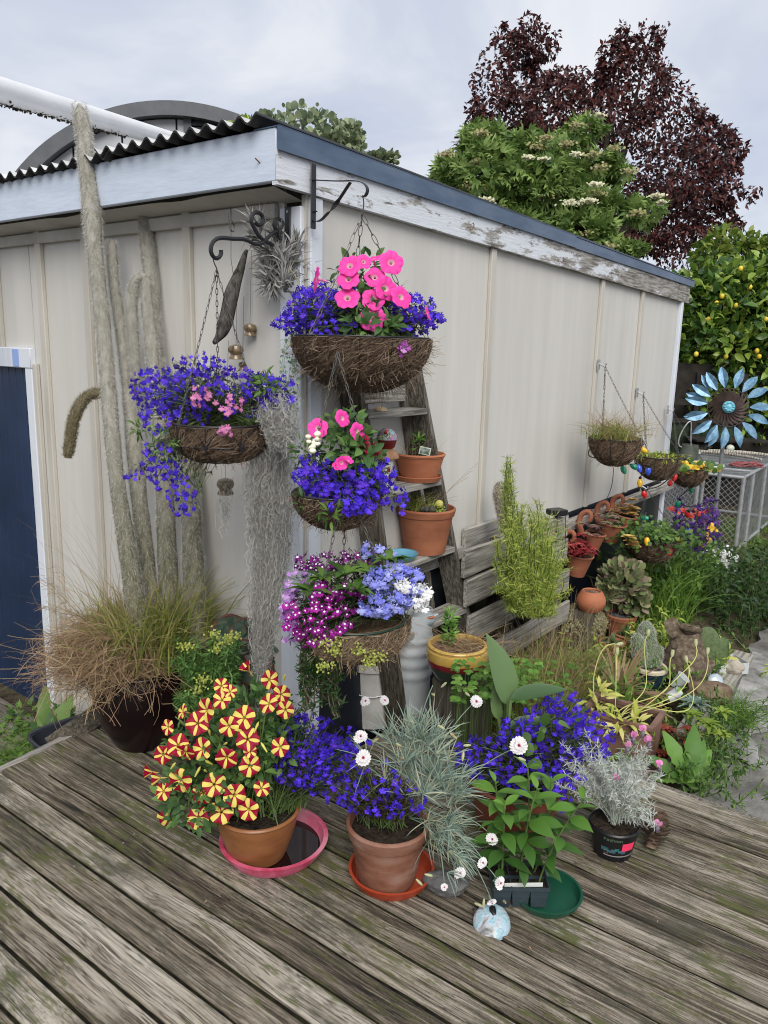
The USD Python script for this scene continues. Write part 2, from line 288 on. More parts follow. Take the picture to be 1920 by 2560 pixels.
    l = [('g.position', 'ad.vector1'), ('oi.random', 'm1.value1'), ('m1.value', 'cx.x'), ('m1.value', 'cx.y'), ('m1.value', 'cx.z'), ('cx.vector', 'ad.vector2'),
         ('ad.vector', 'dn.vector'), ('dn.color', 'ds.vector1'), ('ds.vector', 'dd.vector2'), ('ad.vector', 'dd.vector1'),
         ('dd.vector', 'mf.vector'), ('mf.vector', 'nf.vector'), ('dd.vector', 'mm.vector'), ('mm.vector', 'nm.vector'), ('dd.vector', 'ml.vector'), ('ml.vector', 'nl.vector'),
         ('nm.fac', 'x1.a'), ('nf.fac', 'x1.b'), ('x1.result', 'x2.a'), ('nl.fac', 'x2.b'), ('oi.random', 'ob.value'), ('x2.result', 's1.value1'), ('ob.result', 's1.value2'),
         ('g.position', 'sp.vector'), ('sp.fac', 'spm.value'), ('s1.value', 's2.value1'), ('spm.result', 's2.value2'), ('s2.value', 'r.fac'),
         ('ad.vector', 'mk.vector'), ('mk.vector', 'kn.vector'), ('kn.distance', 'kr.fac'), ('kr.color', 'kf.value1'), ('kf.value', 'kd.fac'), ('dd.vector', 'mc.vector'), ('mc.vector', 'nc.vector'), ('nc.fac', 'c1.value1'), ('c1.value', 'c2.value1'), ('c2.value', 'c3.fac'), ('c3.color', 'ck.fac'), ('r.color', 'ck.a'), ('ck.result', 'kd.a'),
         ('g.position', 'am.vector'), ('am.vector', 'a1.vector'), ('a1.fac', 'ar.fac'), ('ar.color', 'ax.fac'), ('kd.result', 'ax.a'),
         ('g.position', 'k1.vector'), ('ad.vector', 'mk2.vector'), ('mk2.vector', 'k2.vector'), ('k1.fac', 'kc.value1'), ('k2.fac', 'kc.value2'), ('kc.value', 'kq.fac'), ('kq.color', 'kx.fac'), ('ax.result', 'kx.a'), ('kx.result', 'p.base_color'),
         ('s1.value', 'b.height'), ('b.normal', 'p.normal')]
    mat('deck_wood', n, l, 'p.BSDF')
deckwood()
wood('grey_timber_z', (0.035, 0.03, 0.025), (0.15, 0.135, 0.112), (0.27, 0.25, 0.22), axis=2, sc=120.0, along=5.0, bump=0.6, wave=0.0, spread=1.2)
wood('grey_timber_x', (0.07, 0.064, 0.055), (0.26, 0.245, 0.22), (0.42, 0.40, 0.365), axis=0, sc=110.0, along=5.0, bump=0.6, wave=0.0, spread=1.2)
wood('dark_timber', (0.022, 0.019, 0.014), (0.085, 0.074, 0.056), (0.15, 0.135, 0.108), axis=2, sc=110.0, along=5.0, bump=0.5, wave=0.0, spread=1.2)
wood('drift_timber', (0.010, 0.009, 0.008), (0.04, 0.036, 0.032), (0.10, 0.095, 0.085), axis=2, sc=60.0, along=12.0, bump=1.0, wave=0.0)
wood('pale_stick', (0.15, 0.13, 0.10), (0.36, 0.33, 0.28), (0.55, 0.52, 0.46), axis=0, sc=60.0, along=6.0, bump=0.4, wave=0.2)
plain('wall_paint', (0.49, 0.475, 0.44), (0.585, 0.57, 0.535), sc=1.0, stretch=(7, 7, 0.55), rough=0.55, bump=0.15, bsc=9.0, lo=0.3, hi=0.7, bd=0.002)
plain('batten_paint', (0.41, 0.385, 0.335), (0.51, 0.485, 0.435), sc=3.0, stretch=(3, 3, 0.6), rough=0.5)
plain('white_trim', (0.50, 0.535, 0.59), (0.62, 0.655, 0.71), sc=2.0, stretch=(6, 6, 1), rough=0.5, lo=0.25, hi=0.5)
plain('soffit_paint', (0.40, 0.385, 0.35), (0.52, 0.505, 0.465), sc=5, rough=0.7)
plain('blue_fascia', (0.47, 0.535, 0.64), (0.545, 0.61, 0.715), sc=4.0, stretch=(1, 1.2, 6), rough=0.45, bump=0.25, bsc=14.0, lo=0.3, hi=0.6)
plain('door_blue', (0.010, 0.024, 0.062), (0.016, 0.034, 0.082), sc=4.0, rough=0.38, bump=0.1)
plain('pale_blue', (0.25, 0.36, 0.66), rough=0.6)
plain('flashing_blue', (0.050, 0.085, 0.145), (0.10, 0.14, 0.21), sc=2.0, stretch=(2, 1, 7), rough=0.42, bump=0.12, bsc=5.0, spec=0.5)
plain('roof_dark', (0.010, 0.010, 0.011), (0.035, 0.030, 0.026), sc=14.0, rough=0.75)  # near-black underside: dark paint and the shade below the sheets in one colour
plain('roof_top', (0.40, 0.40, 0.40), (0.62, 0.62, 0.62), sc=6.0, rough=0.6)
plain('black_sheet', (0.006, 0.008, 0.014), (0.012, 0.015, 0.024), sc=3.0, rough=0.35, bump=0.5, bsc=4.0, bd=0.02)
# peeling white paint over grey timber; more bare towards the far end, moss along the top
mat('peeling_white', {'g': ('geometry', {}), 'sx': ('separate_xyz', {}), 'mp': ('mapping', {'scale': (5, 5, 20)}), 'n1': ('noise_texture', {'scale': 1.0, 'detail': 8.0, 'roughness': 0.72}),
    'mr': ('map_range', {'from_min': 1.8, 'from_max': 5.0, 'to_min': -0.07, 'to_max': 0.12}), 'ad': ('math', {'math_type': 'add'}), 'r': ('rgb_ramp', {'ramp': [(0.50, (0, 0, 0)), (0.56, (1, 1, 1))]}),
    'mg': ('mapping', {'scale': (7, 7, 90)}), 'ng': ('noise_texture', {'scale': 1.0, 'detail': 6.0, 'roughness': 0.7}), 'rg': ('rgb_ramp', {'ramp': [(0.35, (0.07, 0.06, 0.05)), (0.5, (0.26, 0.245, 0.225)), (0.65, (0.42, 0.41, 0.39))]}),
    'nm': ('noise_texture', {'scale': 3.1, 'detail': 6.0, 'roughness': 0.7}), 'rm': ('rgb_ramp', {'ramp': [(0.56, (0, 0, 0)), (0.64, (0.85, 0.85, 0.85))]}), 'mm': ('mix_color', {'b': (0.075, 0.058, 0.028)}),
    'mx': ('mix_color', {'a': (0.60, 0.63, 0.68)}), 'p': ('principled_bsdf', {'roughness': 0.75, 'specular_ior_level': 0.25}), 'b': ('bump', {'strength': 0.7, 'distance': 0.004})},
    [('g.position', 'sx.vector'), ('g.position', 'mp.vector'), ('mp.vector', 'n1.vector'), ('sx.x', 'mr.value'), ('n1.fac', 'ad.value1'), ('mr.result', 'ad.value2'), ('ad.value', 'r.fac'),
     ('g.position', 'mg.vector'), ('mg.vector', 'ng.vector'), ('ng.fac', 'rg.fac'), ('g.position', 'nm.vector'), ('nm.fac', 'rm.fac'), ('rm.color', 'mm.fac'), ('rg.color', 'mm.a'),
     ('r.color', 'mx.fac'), ('mm.result', 'mx.b'), ('mx.result', 'p.base_color'), ('ng.fac', 'b.height'), ('b.normal', 'p.normal')], 'p.BSDF')
plain('soil', (0.012, 0.009, 0.007), (0.045, 0.034, 0.025), sc=40.0, rough=0.95, bump=1.0, bsc=90.0, spec=0.1, bd=0.01)
plain('garden_soil', (0.025, 0.020, 0.013), (0.085, 0.068, 0.045), c3=(0.07, 0.085, 0.03), sc=9.0, rough=0.95, bump=1.0, bsc=60.0, spec=0.1, bd=0.02, detail=8)
plain('concrete', (0.10, 0.097, 0.088), (0.18, 0.175, 0.16), c3=(0.26, 0.255, 0.24), sc=5.0, rough=0.9, bump=0.8, bsc=70.0, detail=9.0, spec=0.2, bd=0.006)
plain('lichen_concrete', (0.13, 0.127, 0.115), (0.36, 0.355, 0.34), sc=9.0, rough=0.95, bump=0.8, bsc=60.0, detail=8.0)
plain('black_iron', (0.012, 0.013, 0.015), rough=0.42, spec=0.5)
plain('chain_metal', (0.05, 0.048, 0.045), (0.10, 0.095, 0.09), sc=60, rough=0.5, metal=0.4)
plain('zinc', (0.30, 0.31, 0.32), (0.46, 0.47, 0.48), sc=20, rough=0.45, metal=0.5)
plain('rust', (0.11, 0.055, 0.03), (0.2, 0.1, 0.05), sc=40, rough=0.85)

def plank(mb, a, b, w, t, up=(0, 0, 1), ch=0.003, jit=0.0012, seg=30, seed=0):
    """A sawn board from a to b (its top face's centre line), w wide, t thick, with worn uneven edges."""
    a, b = np.asarray(a, float), np.asarray(b, float); sd, d, n = frame(b - a, up); L = np.linalg.norm(b - a)
    h = w / 2; prof = np.array([(-h, -ch), (-h + ch, 0), (h - ch, 0), (h, -ch), (h, -t), (-h, -t)])
    s = np.linspace(0, L, seg + 1); vs = []
    for i, q in enumerate(s):
        j = (meshkit.noise(np.stack([np.full(6, q * 5), np.arange(6) * 7.3, np.full(6, seed * 3.7)], 1), 3) - 0.5)[:, None] * 2 * jit
        p = prof + j * np.array([1, 0.6]); vs.append(a + d * q + p[:, :1] * sd + p[:, 1:] * n)
    v = np.vstack(vs); k = np.arange(6); f = np.vstack([np.stack([i * 6 + k, i * 6 + (k + 1) % 6, (i + 1) * 6 + (k + 1) % 6, (i + 1) * 6 + k], 1) for i in range(seg)])
    f = np.vstack([f[:, [0, 2, 1]], f[:, [0, 3, 2]]]); e = seg * 6
    f = np.vstack([f, [[0, q, q + 1] for q in range(1, 5)], [[e, e + q + 1, e + q] for q in range(1, 5)]])
    return mb.add(v, f)
# ------------------------------------------------------------------ ground, path, deck
WX, WY, X1 = 1.93, 1.785, 5.79            # the shed's two walls and its far end
xs = np.r_[-60, -20, -6, np.arange(-1, 9.01, 0.12), 12, 20, 40, 90]; ys = np.r_[-60, -20, -6, np.arange(-1, 5.01, 0.12), 8, 15, 40, 90]
gx, gy = np.meshgrid(xs, ys, indexing='ij')
def ground_z(x, y):
    x, y = np.asarray(x, float), np.asarray(y, float)
    s = np.clip((x - 2.0) / 0.5, 0, 1) * np.clip((2.6 - y) / 0.5, 0, 1)
    z = -0.34 + 0.17 * s - 0.20 * np.clip((x - 4.8) / 1.5, 0, 1) * s
    bed = np.clip((x - 2.55) / 0.2, 0, 1) * np.clip((5.9 - x) / 0.5, 0, 1) * np.clip((y - 0.86) / 0.25, 0, 1) * np.clip((2.0 - y) / .1, 0, 1)
    return z + bed * 0.10
gz = ground_z(gx, gy) + (meshkit.fbm(np.stack([gx * 3, gy * 3, gx * 0], -1), 3) - 0.5) * 0.03
n_, m_ = gx.shape; i0 = (np.arange(n_ - 1)[:, None] * m_ + np.arange(m_ - 1)).ravel()
gm = MB().add(np.stack([gx, gy, gz], -1), np.stack([i0, i0 + m_, i0 + m_ + 1, i0 + 1], 1))
put('ground', gm, 'garden_soil', kind='structure', label='dark earth of the garden bed and yard', cat='ground')
pm = MB()
edge = [(-1.0, 0.86), (2.5, 0.86), (2.9, 0.66), (3.1, 0.62), (3.35, 0.74), (3.6, 0.70), (3.9, 0.80), (4.3, 0.81), (4.6, 0.84), (6.5, 0.86)]
ex = np.linspace(2.64, 6.5, 60); ey = np.interp(ex, *zip(*edge)) + 0.02 * np.sin(ex * 23)
bot = np.stack([ex, np.full(60, -6.0), np.full(60, -0.14)], 1); top = np.stack([ex, ey, np.full(60, -0.14)], 1); top2 = top + [0, 0.01, -0.15]
v = np.vstack([bot, top, top2]); k = np.arange(59)
put('path', pm.add(v, np.vstack([np.stack([k, k + 1, k + 61, k + 60], 1), np.stack([k + 60, k + 61, k + 121, k + 120], 1)])), 'concrete', kind='structure', label='worn grey concrete path beside the garden bed', cat='path', smooth=False)
deck = thing('deck', 'weathered grey timber deck with mossy boards', 'deck', (1.2, 0.5, 0), kind='structure')
P_, EX = 0.1010, 2.622
def deck_end(x): return 2.575 + 0.131 * (x - 1.216)
for k in range(38):
    x = EX - P_ * (k + 0.5); y1 = deck_end(x) - 0.006
    if x > WX - 0.05: y1 = 1.70 if x < 2.45 else 1.25
    z = -0.0012 + 0.0024 * rng.random(); b = MB()
    plank(b, (x + rng.normal() * 0.0008, -2.6, z), (x + rng.normal() * 0.0008, y1, z), P_ - 0.0125, 0.03, ch=0.003, jit=0.002, seg=60, seed=k)
    put('board', b, 'deck_wood', deck)
plank(b := MB(), (-1.2, deck_end(-1.2) + 0.016, -0.001), (1.70, deck_end(1.70) + 0.016, -0.001), 0.034, 0.14, seed=91); put('edge_board', b, 'grey_timber_x', deck)
plank(b := MB(), (EX + 0.012, -2.6, -0.004), (EX + 0.012, 1.25, -0.004), 0.022, 0.13, seed=92); put('edge_board', b, 'grey_timber_z', deck)
gap_shade = MB(); dys = np.arange(-2.6, 2.45, .06)  # near-black debris strips put in to stand for the shade between boards
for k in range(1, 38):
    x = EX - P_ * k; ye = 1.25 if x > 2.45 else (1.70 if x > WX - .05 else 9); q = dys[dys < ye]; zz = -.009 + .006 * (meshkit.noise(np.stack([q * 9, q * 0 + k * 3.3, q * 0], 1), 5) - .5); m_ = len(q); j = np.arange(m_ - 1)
    gap_shade.add(np.vstack([np.stack([q * 0 + x - .0062, q, zz], 1), np.stack([q * 0 + x + .0062, q, zz], 1)]), np.stack([j, j + m_, j + m_ + 1, j + 1], 1))
put('gap_dirt', gap_shade, 'gap_dirt', deck, kind='stuff'); plain('gap_dirt', (0.006, 0.005, 0.004), (0.016, 0.014, 0.009), sc=30, rough=.95, c3=(0.022, 0.024, 0.008), spec=.1)
lit = MB(); n = 150; P = np.stack([rng.uniform(.3, 2.55, n), rng.uniform(-.6, 2.3, n), np.full(n, .0035)], 1); lit.scat(L_OV2, P, rng.normal(size=(n, 3)) * [1, 1, .1], Z + rng.normal(size=(n, 3)) * .3, rng.uniform(.004, .013, n)); put('leaf_litter', lit, 'dry_grass', None, 'tiny dry leaf and petal scraps scattered on the deck boards', 'leaf litter', kind='stuff', smooth=False)
put('joist', MB().box((0.8, 1.9, -0.1), (3.0, 0.05, 0.12)).box((1.2, 0.6, -0.1), (2.7, 0.05, 0.12)).box((1.2, -0.6, -0.1), (2.7, 0.05, 0.12)).box((1.2, -1.8, -0.1), (2.7, 0.05, 0.12)), 'dark_timber', deck)
b = MB()
for k in range(20):
    for dx in (-.024, .024):
        
        for yy in (1.9, 0.06): b.lathe([(0, .0006), (.0028, .0006), (.0032, 0)], (EX - P_ * (k + .5) + dx, yy + rng.normal() * .009, 0.0014), 8)
put('nail', b, 'nail_dull', deck, kind='stuff')
plain('nail_dull', (0.13, 0.13, 0.13), (0.24, 0.24, 0.24), sc=90, rough=.6)

# ------------------------------------------------------------------ shed
shed = thing('shed', 'cream panelled garden shed with dark blue door and corrugated roof', 'shed', ((WX + X1) / 2, 3.2, -0.34))
def zr(x, z0, x0, z1, x1): return z0 + (z1 - z0) * (x - x0) / (x1 - x0)
ztop = lambda x: zr(x, 1.968, 1.78, 1.862, 5.92)      # the bottom of the right fascia
def wallpanel(pts, th, name='wall_panel', m='wall_paint', lab=None):
    pts = np.asarray(pts, float); n = np.cross(pts[1] - pts[0], pts[2] - pts[0]); n = n / np.linalg.norm(n); k = len(pts)
    v = np.vstack([pts, pts - n * th]); f = [[0, i, i + 1] for i in range(1, k - 1)] + [[k, k + i + 1, k + i] for i in range(1, k - 1)]
    for i in range(k): j = (i + 1) % k; f += [[i, i + k, j], [j, i + k, j + k]]
    return put(name, MB().add(v, f), m, shed, label=lab, smooth=False)
BX = [1.965, 3.12, 4.37, 5.03, X1]
for a, b_ in zip(BX[:-1], BX[1:]):
    wallpanel([(a + .002, WY, 0.6), (b_ - .002, WY, 0.6), (b_ - .002, WY, ztop(b_) + .05), (a + .002, WY, ztop(a) + .05)], 0.012)
for i, x in enumerate(BX[1:-1]):
    put('batten', MB().box((x, WY - 0.009, (0.6 + ztop(x)) / 2), (0.042, 0.018, ztop(x) - 0.602), bev=.003), 'batten_paint', shed)
put('corner_trim', MB().box((1.962, WY - 0.011, 0.83), (0.058, 0.022, 2.26), bev=.003), 'white_trim', shed)
put('corner_trim', MB().box((WX - 0.011, WY + 0.046, 0.80), (0.022, 0.094, 2.26), bev=.003), 'white_trim', shed)
put('corner_trim', MB().box((WX + .0035, WY + .0, 0.815), (0.020, 0.02, 2.3)), 'batten_paint', shed)
put('end_trim', MB().box((X1 + 0.022, WY - 0.012, 0.81), (0.045, 0.03, 2.12), bev=.003), 'white_trim', shed)
wallpanel([(X1 + .02, WY + .01, -0.3), (X1 + .02, 4.9, -0.3), (X1 + .02, 4.9, 1.9), (X1 + .02, WY + .01, 1.9)], 0.012)
wallpanel([(1.99, WY - .004, -0.5), (X1, WY - .004, -0.5), (X1, WY - .004, 0.598), (1.99, WY - .004, 0.598)], 0.012, 'skirt', 'black_sheet', 'black plastic skirt below the cream panels')
rail = MB()
plank(rail, (3.4, 1.735, 0.575), (5.86, 1.735, 0.585), 0.05, 0.055, seed=5, jit=.004, ch=.006); put('rail', rail, 'grey_timber_x', shed)
put('rail', MB().box((2.75, WY - .016, .60), (1.45, .02, .05)), 'grey_timber_x', shed)
# left wall with its door
YB = [WY + .09, 2.35, 2.99, 3.34]
for a, b_ in zip(YB[:-1], YB[1:]):
    wallpanel([(WX, b_ - .002, -0.30), (WX, a + .002, -0.30), (WX, a + .002, 1.99), (WX, b_ - .002, 1.99)], 0.012)
wallpanel([(WX, 3.44, -.3), (WX, 3.345, -.3), (WX, 3.345, 1.99), (WX, 3.44, 1.99)], .012)
for a, b_ in ((3.445, 3.72), (3.725, 4.3), (4.305, 5.0)):
    wallpanel([(WX, b_, 1.46), (WX, a, 1.46), (WX, a, 1.99), (WX, b_, 1.99)], 0.012)
for y in (2.35, 2.99, 3.34, 3.72):
    z0 = -.30 if y < 3.5 else 1.455
    put('batten', MB().box((WX - 0.010, y, (z0 + 1.96) / 2), (0.02, 0.042, 1.96 - z0), bev=.003), 'batten_paint', shed)
for c, s, m in (((WX - .012, 3.443 + .03, 0.53), (.024, .058, 1.68), 'white_trim'), ((WX - .014, 4.0, 1.414), (.028, 1.12, .09), 'white_trim'), ((WX - .012, 3.425, .56), (.02, .03, 1.66), 'batten_paint')):
    put('door_frame', MB().box(c, s, bev=.003), m, shed)
put('door_frame', MB().box((WX - .0295, 3.565, 1.413), (.003, .052, .078)), 'pale_blue', shed, label='pale blue painted patch on the door head')
door = put('door', MB().box((WX + .024, 4.0, 0.49), (.02, 1.0, 1.76)), 'door_blue', shed, label='dark blue door of narrow upright boards')
y = 3.505
while y < 4.5:
    put('board', MB().box((WX + .008, y + .031, 0.49), (.014, .0605, 1.76), bev=.004), 'door_blue', door); y += .063
put('sill', MB().box((WX + .01, 4.0, -.42), (.06, 1.1, .06)), 'dark_timber', shed)
# eaves
put('fascia', MB().box((1.80 - .0125, 3.4, 2.053), (.025, 3.28, .150), bev=.003), 'blue_fascia', shed)
sof = MB(); sy = np.linspace(1.80, 5.0, 60)
for xx in (1.803, 1.935):
    pass
sv = [(xx, y_, (1.972 if xx < 1.87 else 1.948) - (0.006 * max(0, math.sin(y_ * 9.1)) ** 3 if xx < 1.87 else 0)) for y_ in sy for xx in (1.806, 1.936)]
k = np.arange(59) * 2; put('soffit', sof.add(np.array(sv), np.stack([k, k + 1, k + 3, k + 2], 1)), 'soffit_paint', shed)
put('soffit_batten', MB().box((1.918, 3.2, 1.925), (.022, 2.6, .045), bev=.003), 'soffit_paint', shed)
def slopebox(x0, x1, zt, zb, y0, y1):
    pts = np.array([(x0, y0, zb(x0)), (x1, y0, zb(x1)), (x1, y0, zt(x1)), (x0, y0, zt(x0))]); q = pts + [0, y1 - y0, 0]
    return np.vstack([pts, q]), np.array([[0, 1, 2], [0, 2, 3], [4, 6, 5], [4, 7, 6], [0, 4, 5], [0, 5, 1], [1, 5, 6], [1, 6, 2], [2, 6, 7], [2, 7, 3], [3, 7, 4], [3, 4, 0]])
zft = lambda x: zr(x, 2.066, 1.78, 1.985, 5.92); ztp = lambda x: zr(x, 2.128, 1.78, 2.022, 5.99)
put('fascia', MB().add(*slopebox(1.776, 5.93, zft, ztop, 1.755, 1.778)), 'peeling_white', shed, label='peeling white barge board along the roof edge', smooth=False)
fl = MB().add(*slopebox(1.772, 3.9, ztp, lambda x: zft(x) - .004, 1.742, 1.752)); put('flashing', fl, 'flashing_blue', shed, smooth=False)
fl = MB().add(*slopebox(3.86, 5.99, lambda x: ztp(x) - .003, lambda x: zft(x) - .006, 1.746, 1.754)); put('flashing', fl, 'flashing_blue', shed, smooth=False)
put('flashing', MB().add(*slopebox(1.772, 5.99, lambda x: ztp(x) + .002, lambda x: ztp(x) - .001, 1.742, 1.85)), 'flashing_blue', shed, smooth=False)
def corr(y0, y1, x0, x1, dz, name, label=None):
    yy = np.arange(y0, y1, 0.0095); xx = np.linspace(x0, x1, 6); PT = .0745
    zz = lambda x, y: zr(x, 2.148, 1.74, 2.03, 5.99) + dz + .0125 * np.cos((y - 1.80) / PT * 2 * np.pi)
    G = np.array([[(x, y, zz(x, y)) for y in yy] for x in xx]); ny = len(yy); i = (np.arange(5)[:, None] * ny + np.arange(ny - 1)).ravel(); q = np.stack([i, i + ny, i + ny + 1, i + 1], 1)
    t = put(name, MB().add(G, q), 'roof_top', shed, label=label)
    G2 = G - [0, 0, .007]; f = [[j, j + 1, j + 1 + 6 * ny, j + 6 * ny] for j in range(ny - 1)]
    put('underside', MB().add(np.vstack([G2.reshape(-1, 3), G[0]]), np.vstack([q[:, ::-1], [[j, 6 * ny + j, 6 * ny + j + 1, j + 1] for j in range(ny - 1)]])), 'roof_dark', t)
corr(1.80, 2.62, 1.735, 5.95, .004, 'roof_sheet'); corr(2.55, 5.0, 1.745, 5.95, -.006, 'roof_sheet')
corr(2.55, 2.68, 1.80, 5.95, .022, 'roof_sheet')
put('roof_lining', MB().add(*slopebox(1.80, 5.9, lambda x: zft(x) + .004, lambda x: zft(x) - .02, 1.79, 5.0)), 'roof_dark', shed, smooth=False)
# hooks, nails on the fascias
for X, Y in ((1008, 492), (1252 - 47, 556 + 8)):
    p = ay(X, Y, 1.752); a = np.linspace(-2.2, 1.9, 14); R_ = .0125
    put('hook', MB().tube(np.vstack([[p], p + [0, -.012, 0], p + np.stack([0 * a + R_ * np.cos(a) + .004, -.02 - R_ * .9 * (1 + np.sin(a)) * .3, R_ * np.sin(a) + .004], 1)]), .0018, 6), 'rust', shed)
p = ax(572, 362, 1.79); put('nail', MB().tube([p, p + [-.03, .01, .022]], .002, 6), 'rust', shed)
# ------------------------------------------------------------------ plant and pot builders
def hz(p, Y):
    """The height at which the upright line over p shows at height Y of the view."""
    p = np.asarray(p, float); lo, hi = -1.0, 3.2
    for _ in range(40):
        m = (lo + hi) / 2; q = np.array([p[0], p[1], m]) - EYE; yy = (1280 - FOC * (q @ UPV) / (q @ FWD)) / KD
        lo, hi = (m, hi) if yy > Y else (lo, m)
    return (lo + hi) / 2
# leaves
leafy('leaf_dark', [(0.018, 0.042, 0.012), (0.030, 0.070, 0.018), (0.045, 0.095, 0.025)], trans=.2)
leafy('leaf_mid', [(0.04, 0.095, 0.018), (0.075, 0.155, 0.028), (0.13, 0.225, 0.045)], trans=.3)
leafy('leaf_fresh', [(0.085, 0.20, 0.030), (0.13, 0.28, 0.045), (0.20, 0.36, 0.07)], trans=.35)
leafy('leaf_lime', [(0.19, 0.28, 0.035), (0.30, 0.40, 0.06), (0.42, 0.50, 0.10)], trans=.35)
leafy('leaf_petunia', [(0.035, 0.085, 0.024), (0.062, 0.14, 0.036), (0.12, 0.22, 0.055)], trans=.25, rough=.6)
leafy('leaf_lobelia', [(0.010, 0.016, 0.010), (0.018, 0.030, 0.013), (0.030, 0.050, 0.018), (0.032, 0.020, 0.016)], trans=.15)
leafy('leaf_bronze', [(0.020, 0.012, 0.008), (0.035, 0.030, 0.012), (0.05, 0.03, 0.018)], trans=.15)
leafy('leaf_silver', [(0.40, 0.44, 0.40), (0.54, 0.58, 0.53), (0.66, 0.69, 0.64)], trans=.15, rough=.8)
leafy('leaf_blue_grey', [(0.14, 0.21, 0.17), (0.22, 0.31, 0.26), (0.34, 0.42, 0.34), (0.40, 0.42, 0.28)], trans=.15, rough=.6, tip=(0.33, 0.42, 0.36), tipat=.9)
leafy('leaf_air', [(0.19, 0.19, 0.17), (0.32, 0.32, 0.30), (0.46, 0.46, 0.44)], trans=.1, rough=.7, tip=(0.24, 0.23, 0.22), tipat=.8)
leafy('dry_grass', [(0.20, 0.13, 0.075), (0.33, 0.235, 0.135), (0.42, 0.32, 0.19), (0.28, 0.17, 0.10)], trans=.2, rough=.7)
leafy('green_grass', [(0.09, 0.14, 0.022), (0.16, 0.22, 0.035), (0.27, 0.31, 0.06), (0.38, 0.34, 0.12)], trans=.3, rough=.55, tip=(0.32, 0.27, 0.11), tipat=.85)
leafy('fresh_grass', [(0.07, 0.15, 0.018), (0.11, 0.22, 0.03), (0.18, 0.30, 0.05)], trans=.3, rough=.5)
leafy('moss_grey', [(0.20, 0.195, 0.175), (0.32, 0.315, 0.29), (0.44, 0.435, 0.41)], trans=.1, rough=.9)
leafy('coir', [(0.085, 0.052, 0.034), (0.14, 0.092, 0.06), (0.22, 0.155, 0.105), (0.33, 0.25, 0.18)], trans=.1, rough=.85)
leafy('coir_light', [(0.16, 0.11, 0.068), (0.25, 0.18, 0.115), (0.36, 0.27, 0.18)], trans=.1, rough=.85)
leafy('fluff', [(0.42, 0.405, 0.365), (0.56, 0.545, 0.505), (0.72, 0.705, 0.665)], trans=.35, rough=.9)
leafy('fluff_olive', [(0.15, 0.125, 0.07), (0.24, 0.205, 0.12), (0.33, 0.29, 0.19)], trans=.2, rough=.9)
leafy('flower_blue', [(0.030, 0.010, 0.27), (0.05, 0.018, 0.50), (0.075, 0.028, 0.72), (0.12, 0.05, 0.86), (0.10, 0.025, 0.55)], trans=.25, rough=.6)
leafy('flower_violet', [(0.18, 0.005, 0.17), (0.33, 0.01, 0.30), (0.45, 0.02, 0.37)], trans=.25, rough=.6)
leafy('flower_dark_purple', [(0.10, 0.006, 0.11), (0.19, 0.01, 0.20), (0.26, 0.015, 0.26)], trans=.25, rough=.6)
leafy('flower_lilac', [(0.45, 0.22, 0.62), (0.55, 0.30, 0.70), (0.66, 0.42, 0.78)], trans=.25, rough=.6)
leafy('flower_pale_blue', [(0.20, 0.22, 0.72), (0.30, 0.33, 0.82), (0.42, 0.46, 0.88)], trans=.25, rough=.6)
leafy('flower_white', [(0.78, 0.78, 0.78), (0.85, 0.85, 0.84)], trans=.25, rough=.6)
leafy('flower_pink', [(0.62, 0.20, 0.42), (0.75, 0.28, 0.52)], trans=.25, rough=.6)
leafy('flower_magenta', [(0.42, 0.08, 0.44), (0.55, 0.14, 0.55), (0.6, 0.28, 0.62)], trans=.25, rough=.6)
leafy('flower_yellow_green', [(0.26, 0.30, 0.05), (0.38, 0.42, 0.09)], trans=.2)
leafy('salvia_purple', [(0.05, 0.015, 0.14), (0.09, 0.03, 0.24), (0.14, 0.05, 0.32)], trans=.2)
leafy('flower_red', [(0.55, 0.05, 0.04), (0.70, 0.10, 0.07)], trans=.25)
leafy('flower_yellow', [(0.75, 0.45, 0.03), (0.85, 0.6, 0.06)], trans=.25)
plain('stem_green', (0.05, 0.09, 0.02), (0.09, 0.14, 0.035), sc=30, rough=.6)
plain('stem_pale', (0.42, 0.44, 0.12), (0.55, 0.56, 0.20), sc=20, rough=.5)
plain('stem_brown', (0.06, 0.045, 0.03), (0.12, 0.09, 0.06), sc=30, rough=.8)
plain('white_eye', (0.85, 0.85, 0.85), rough=.7)
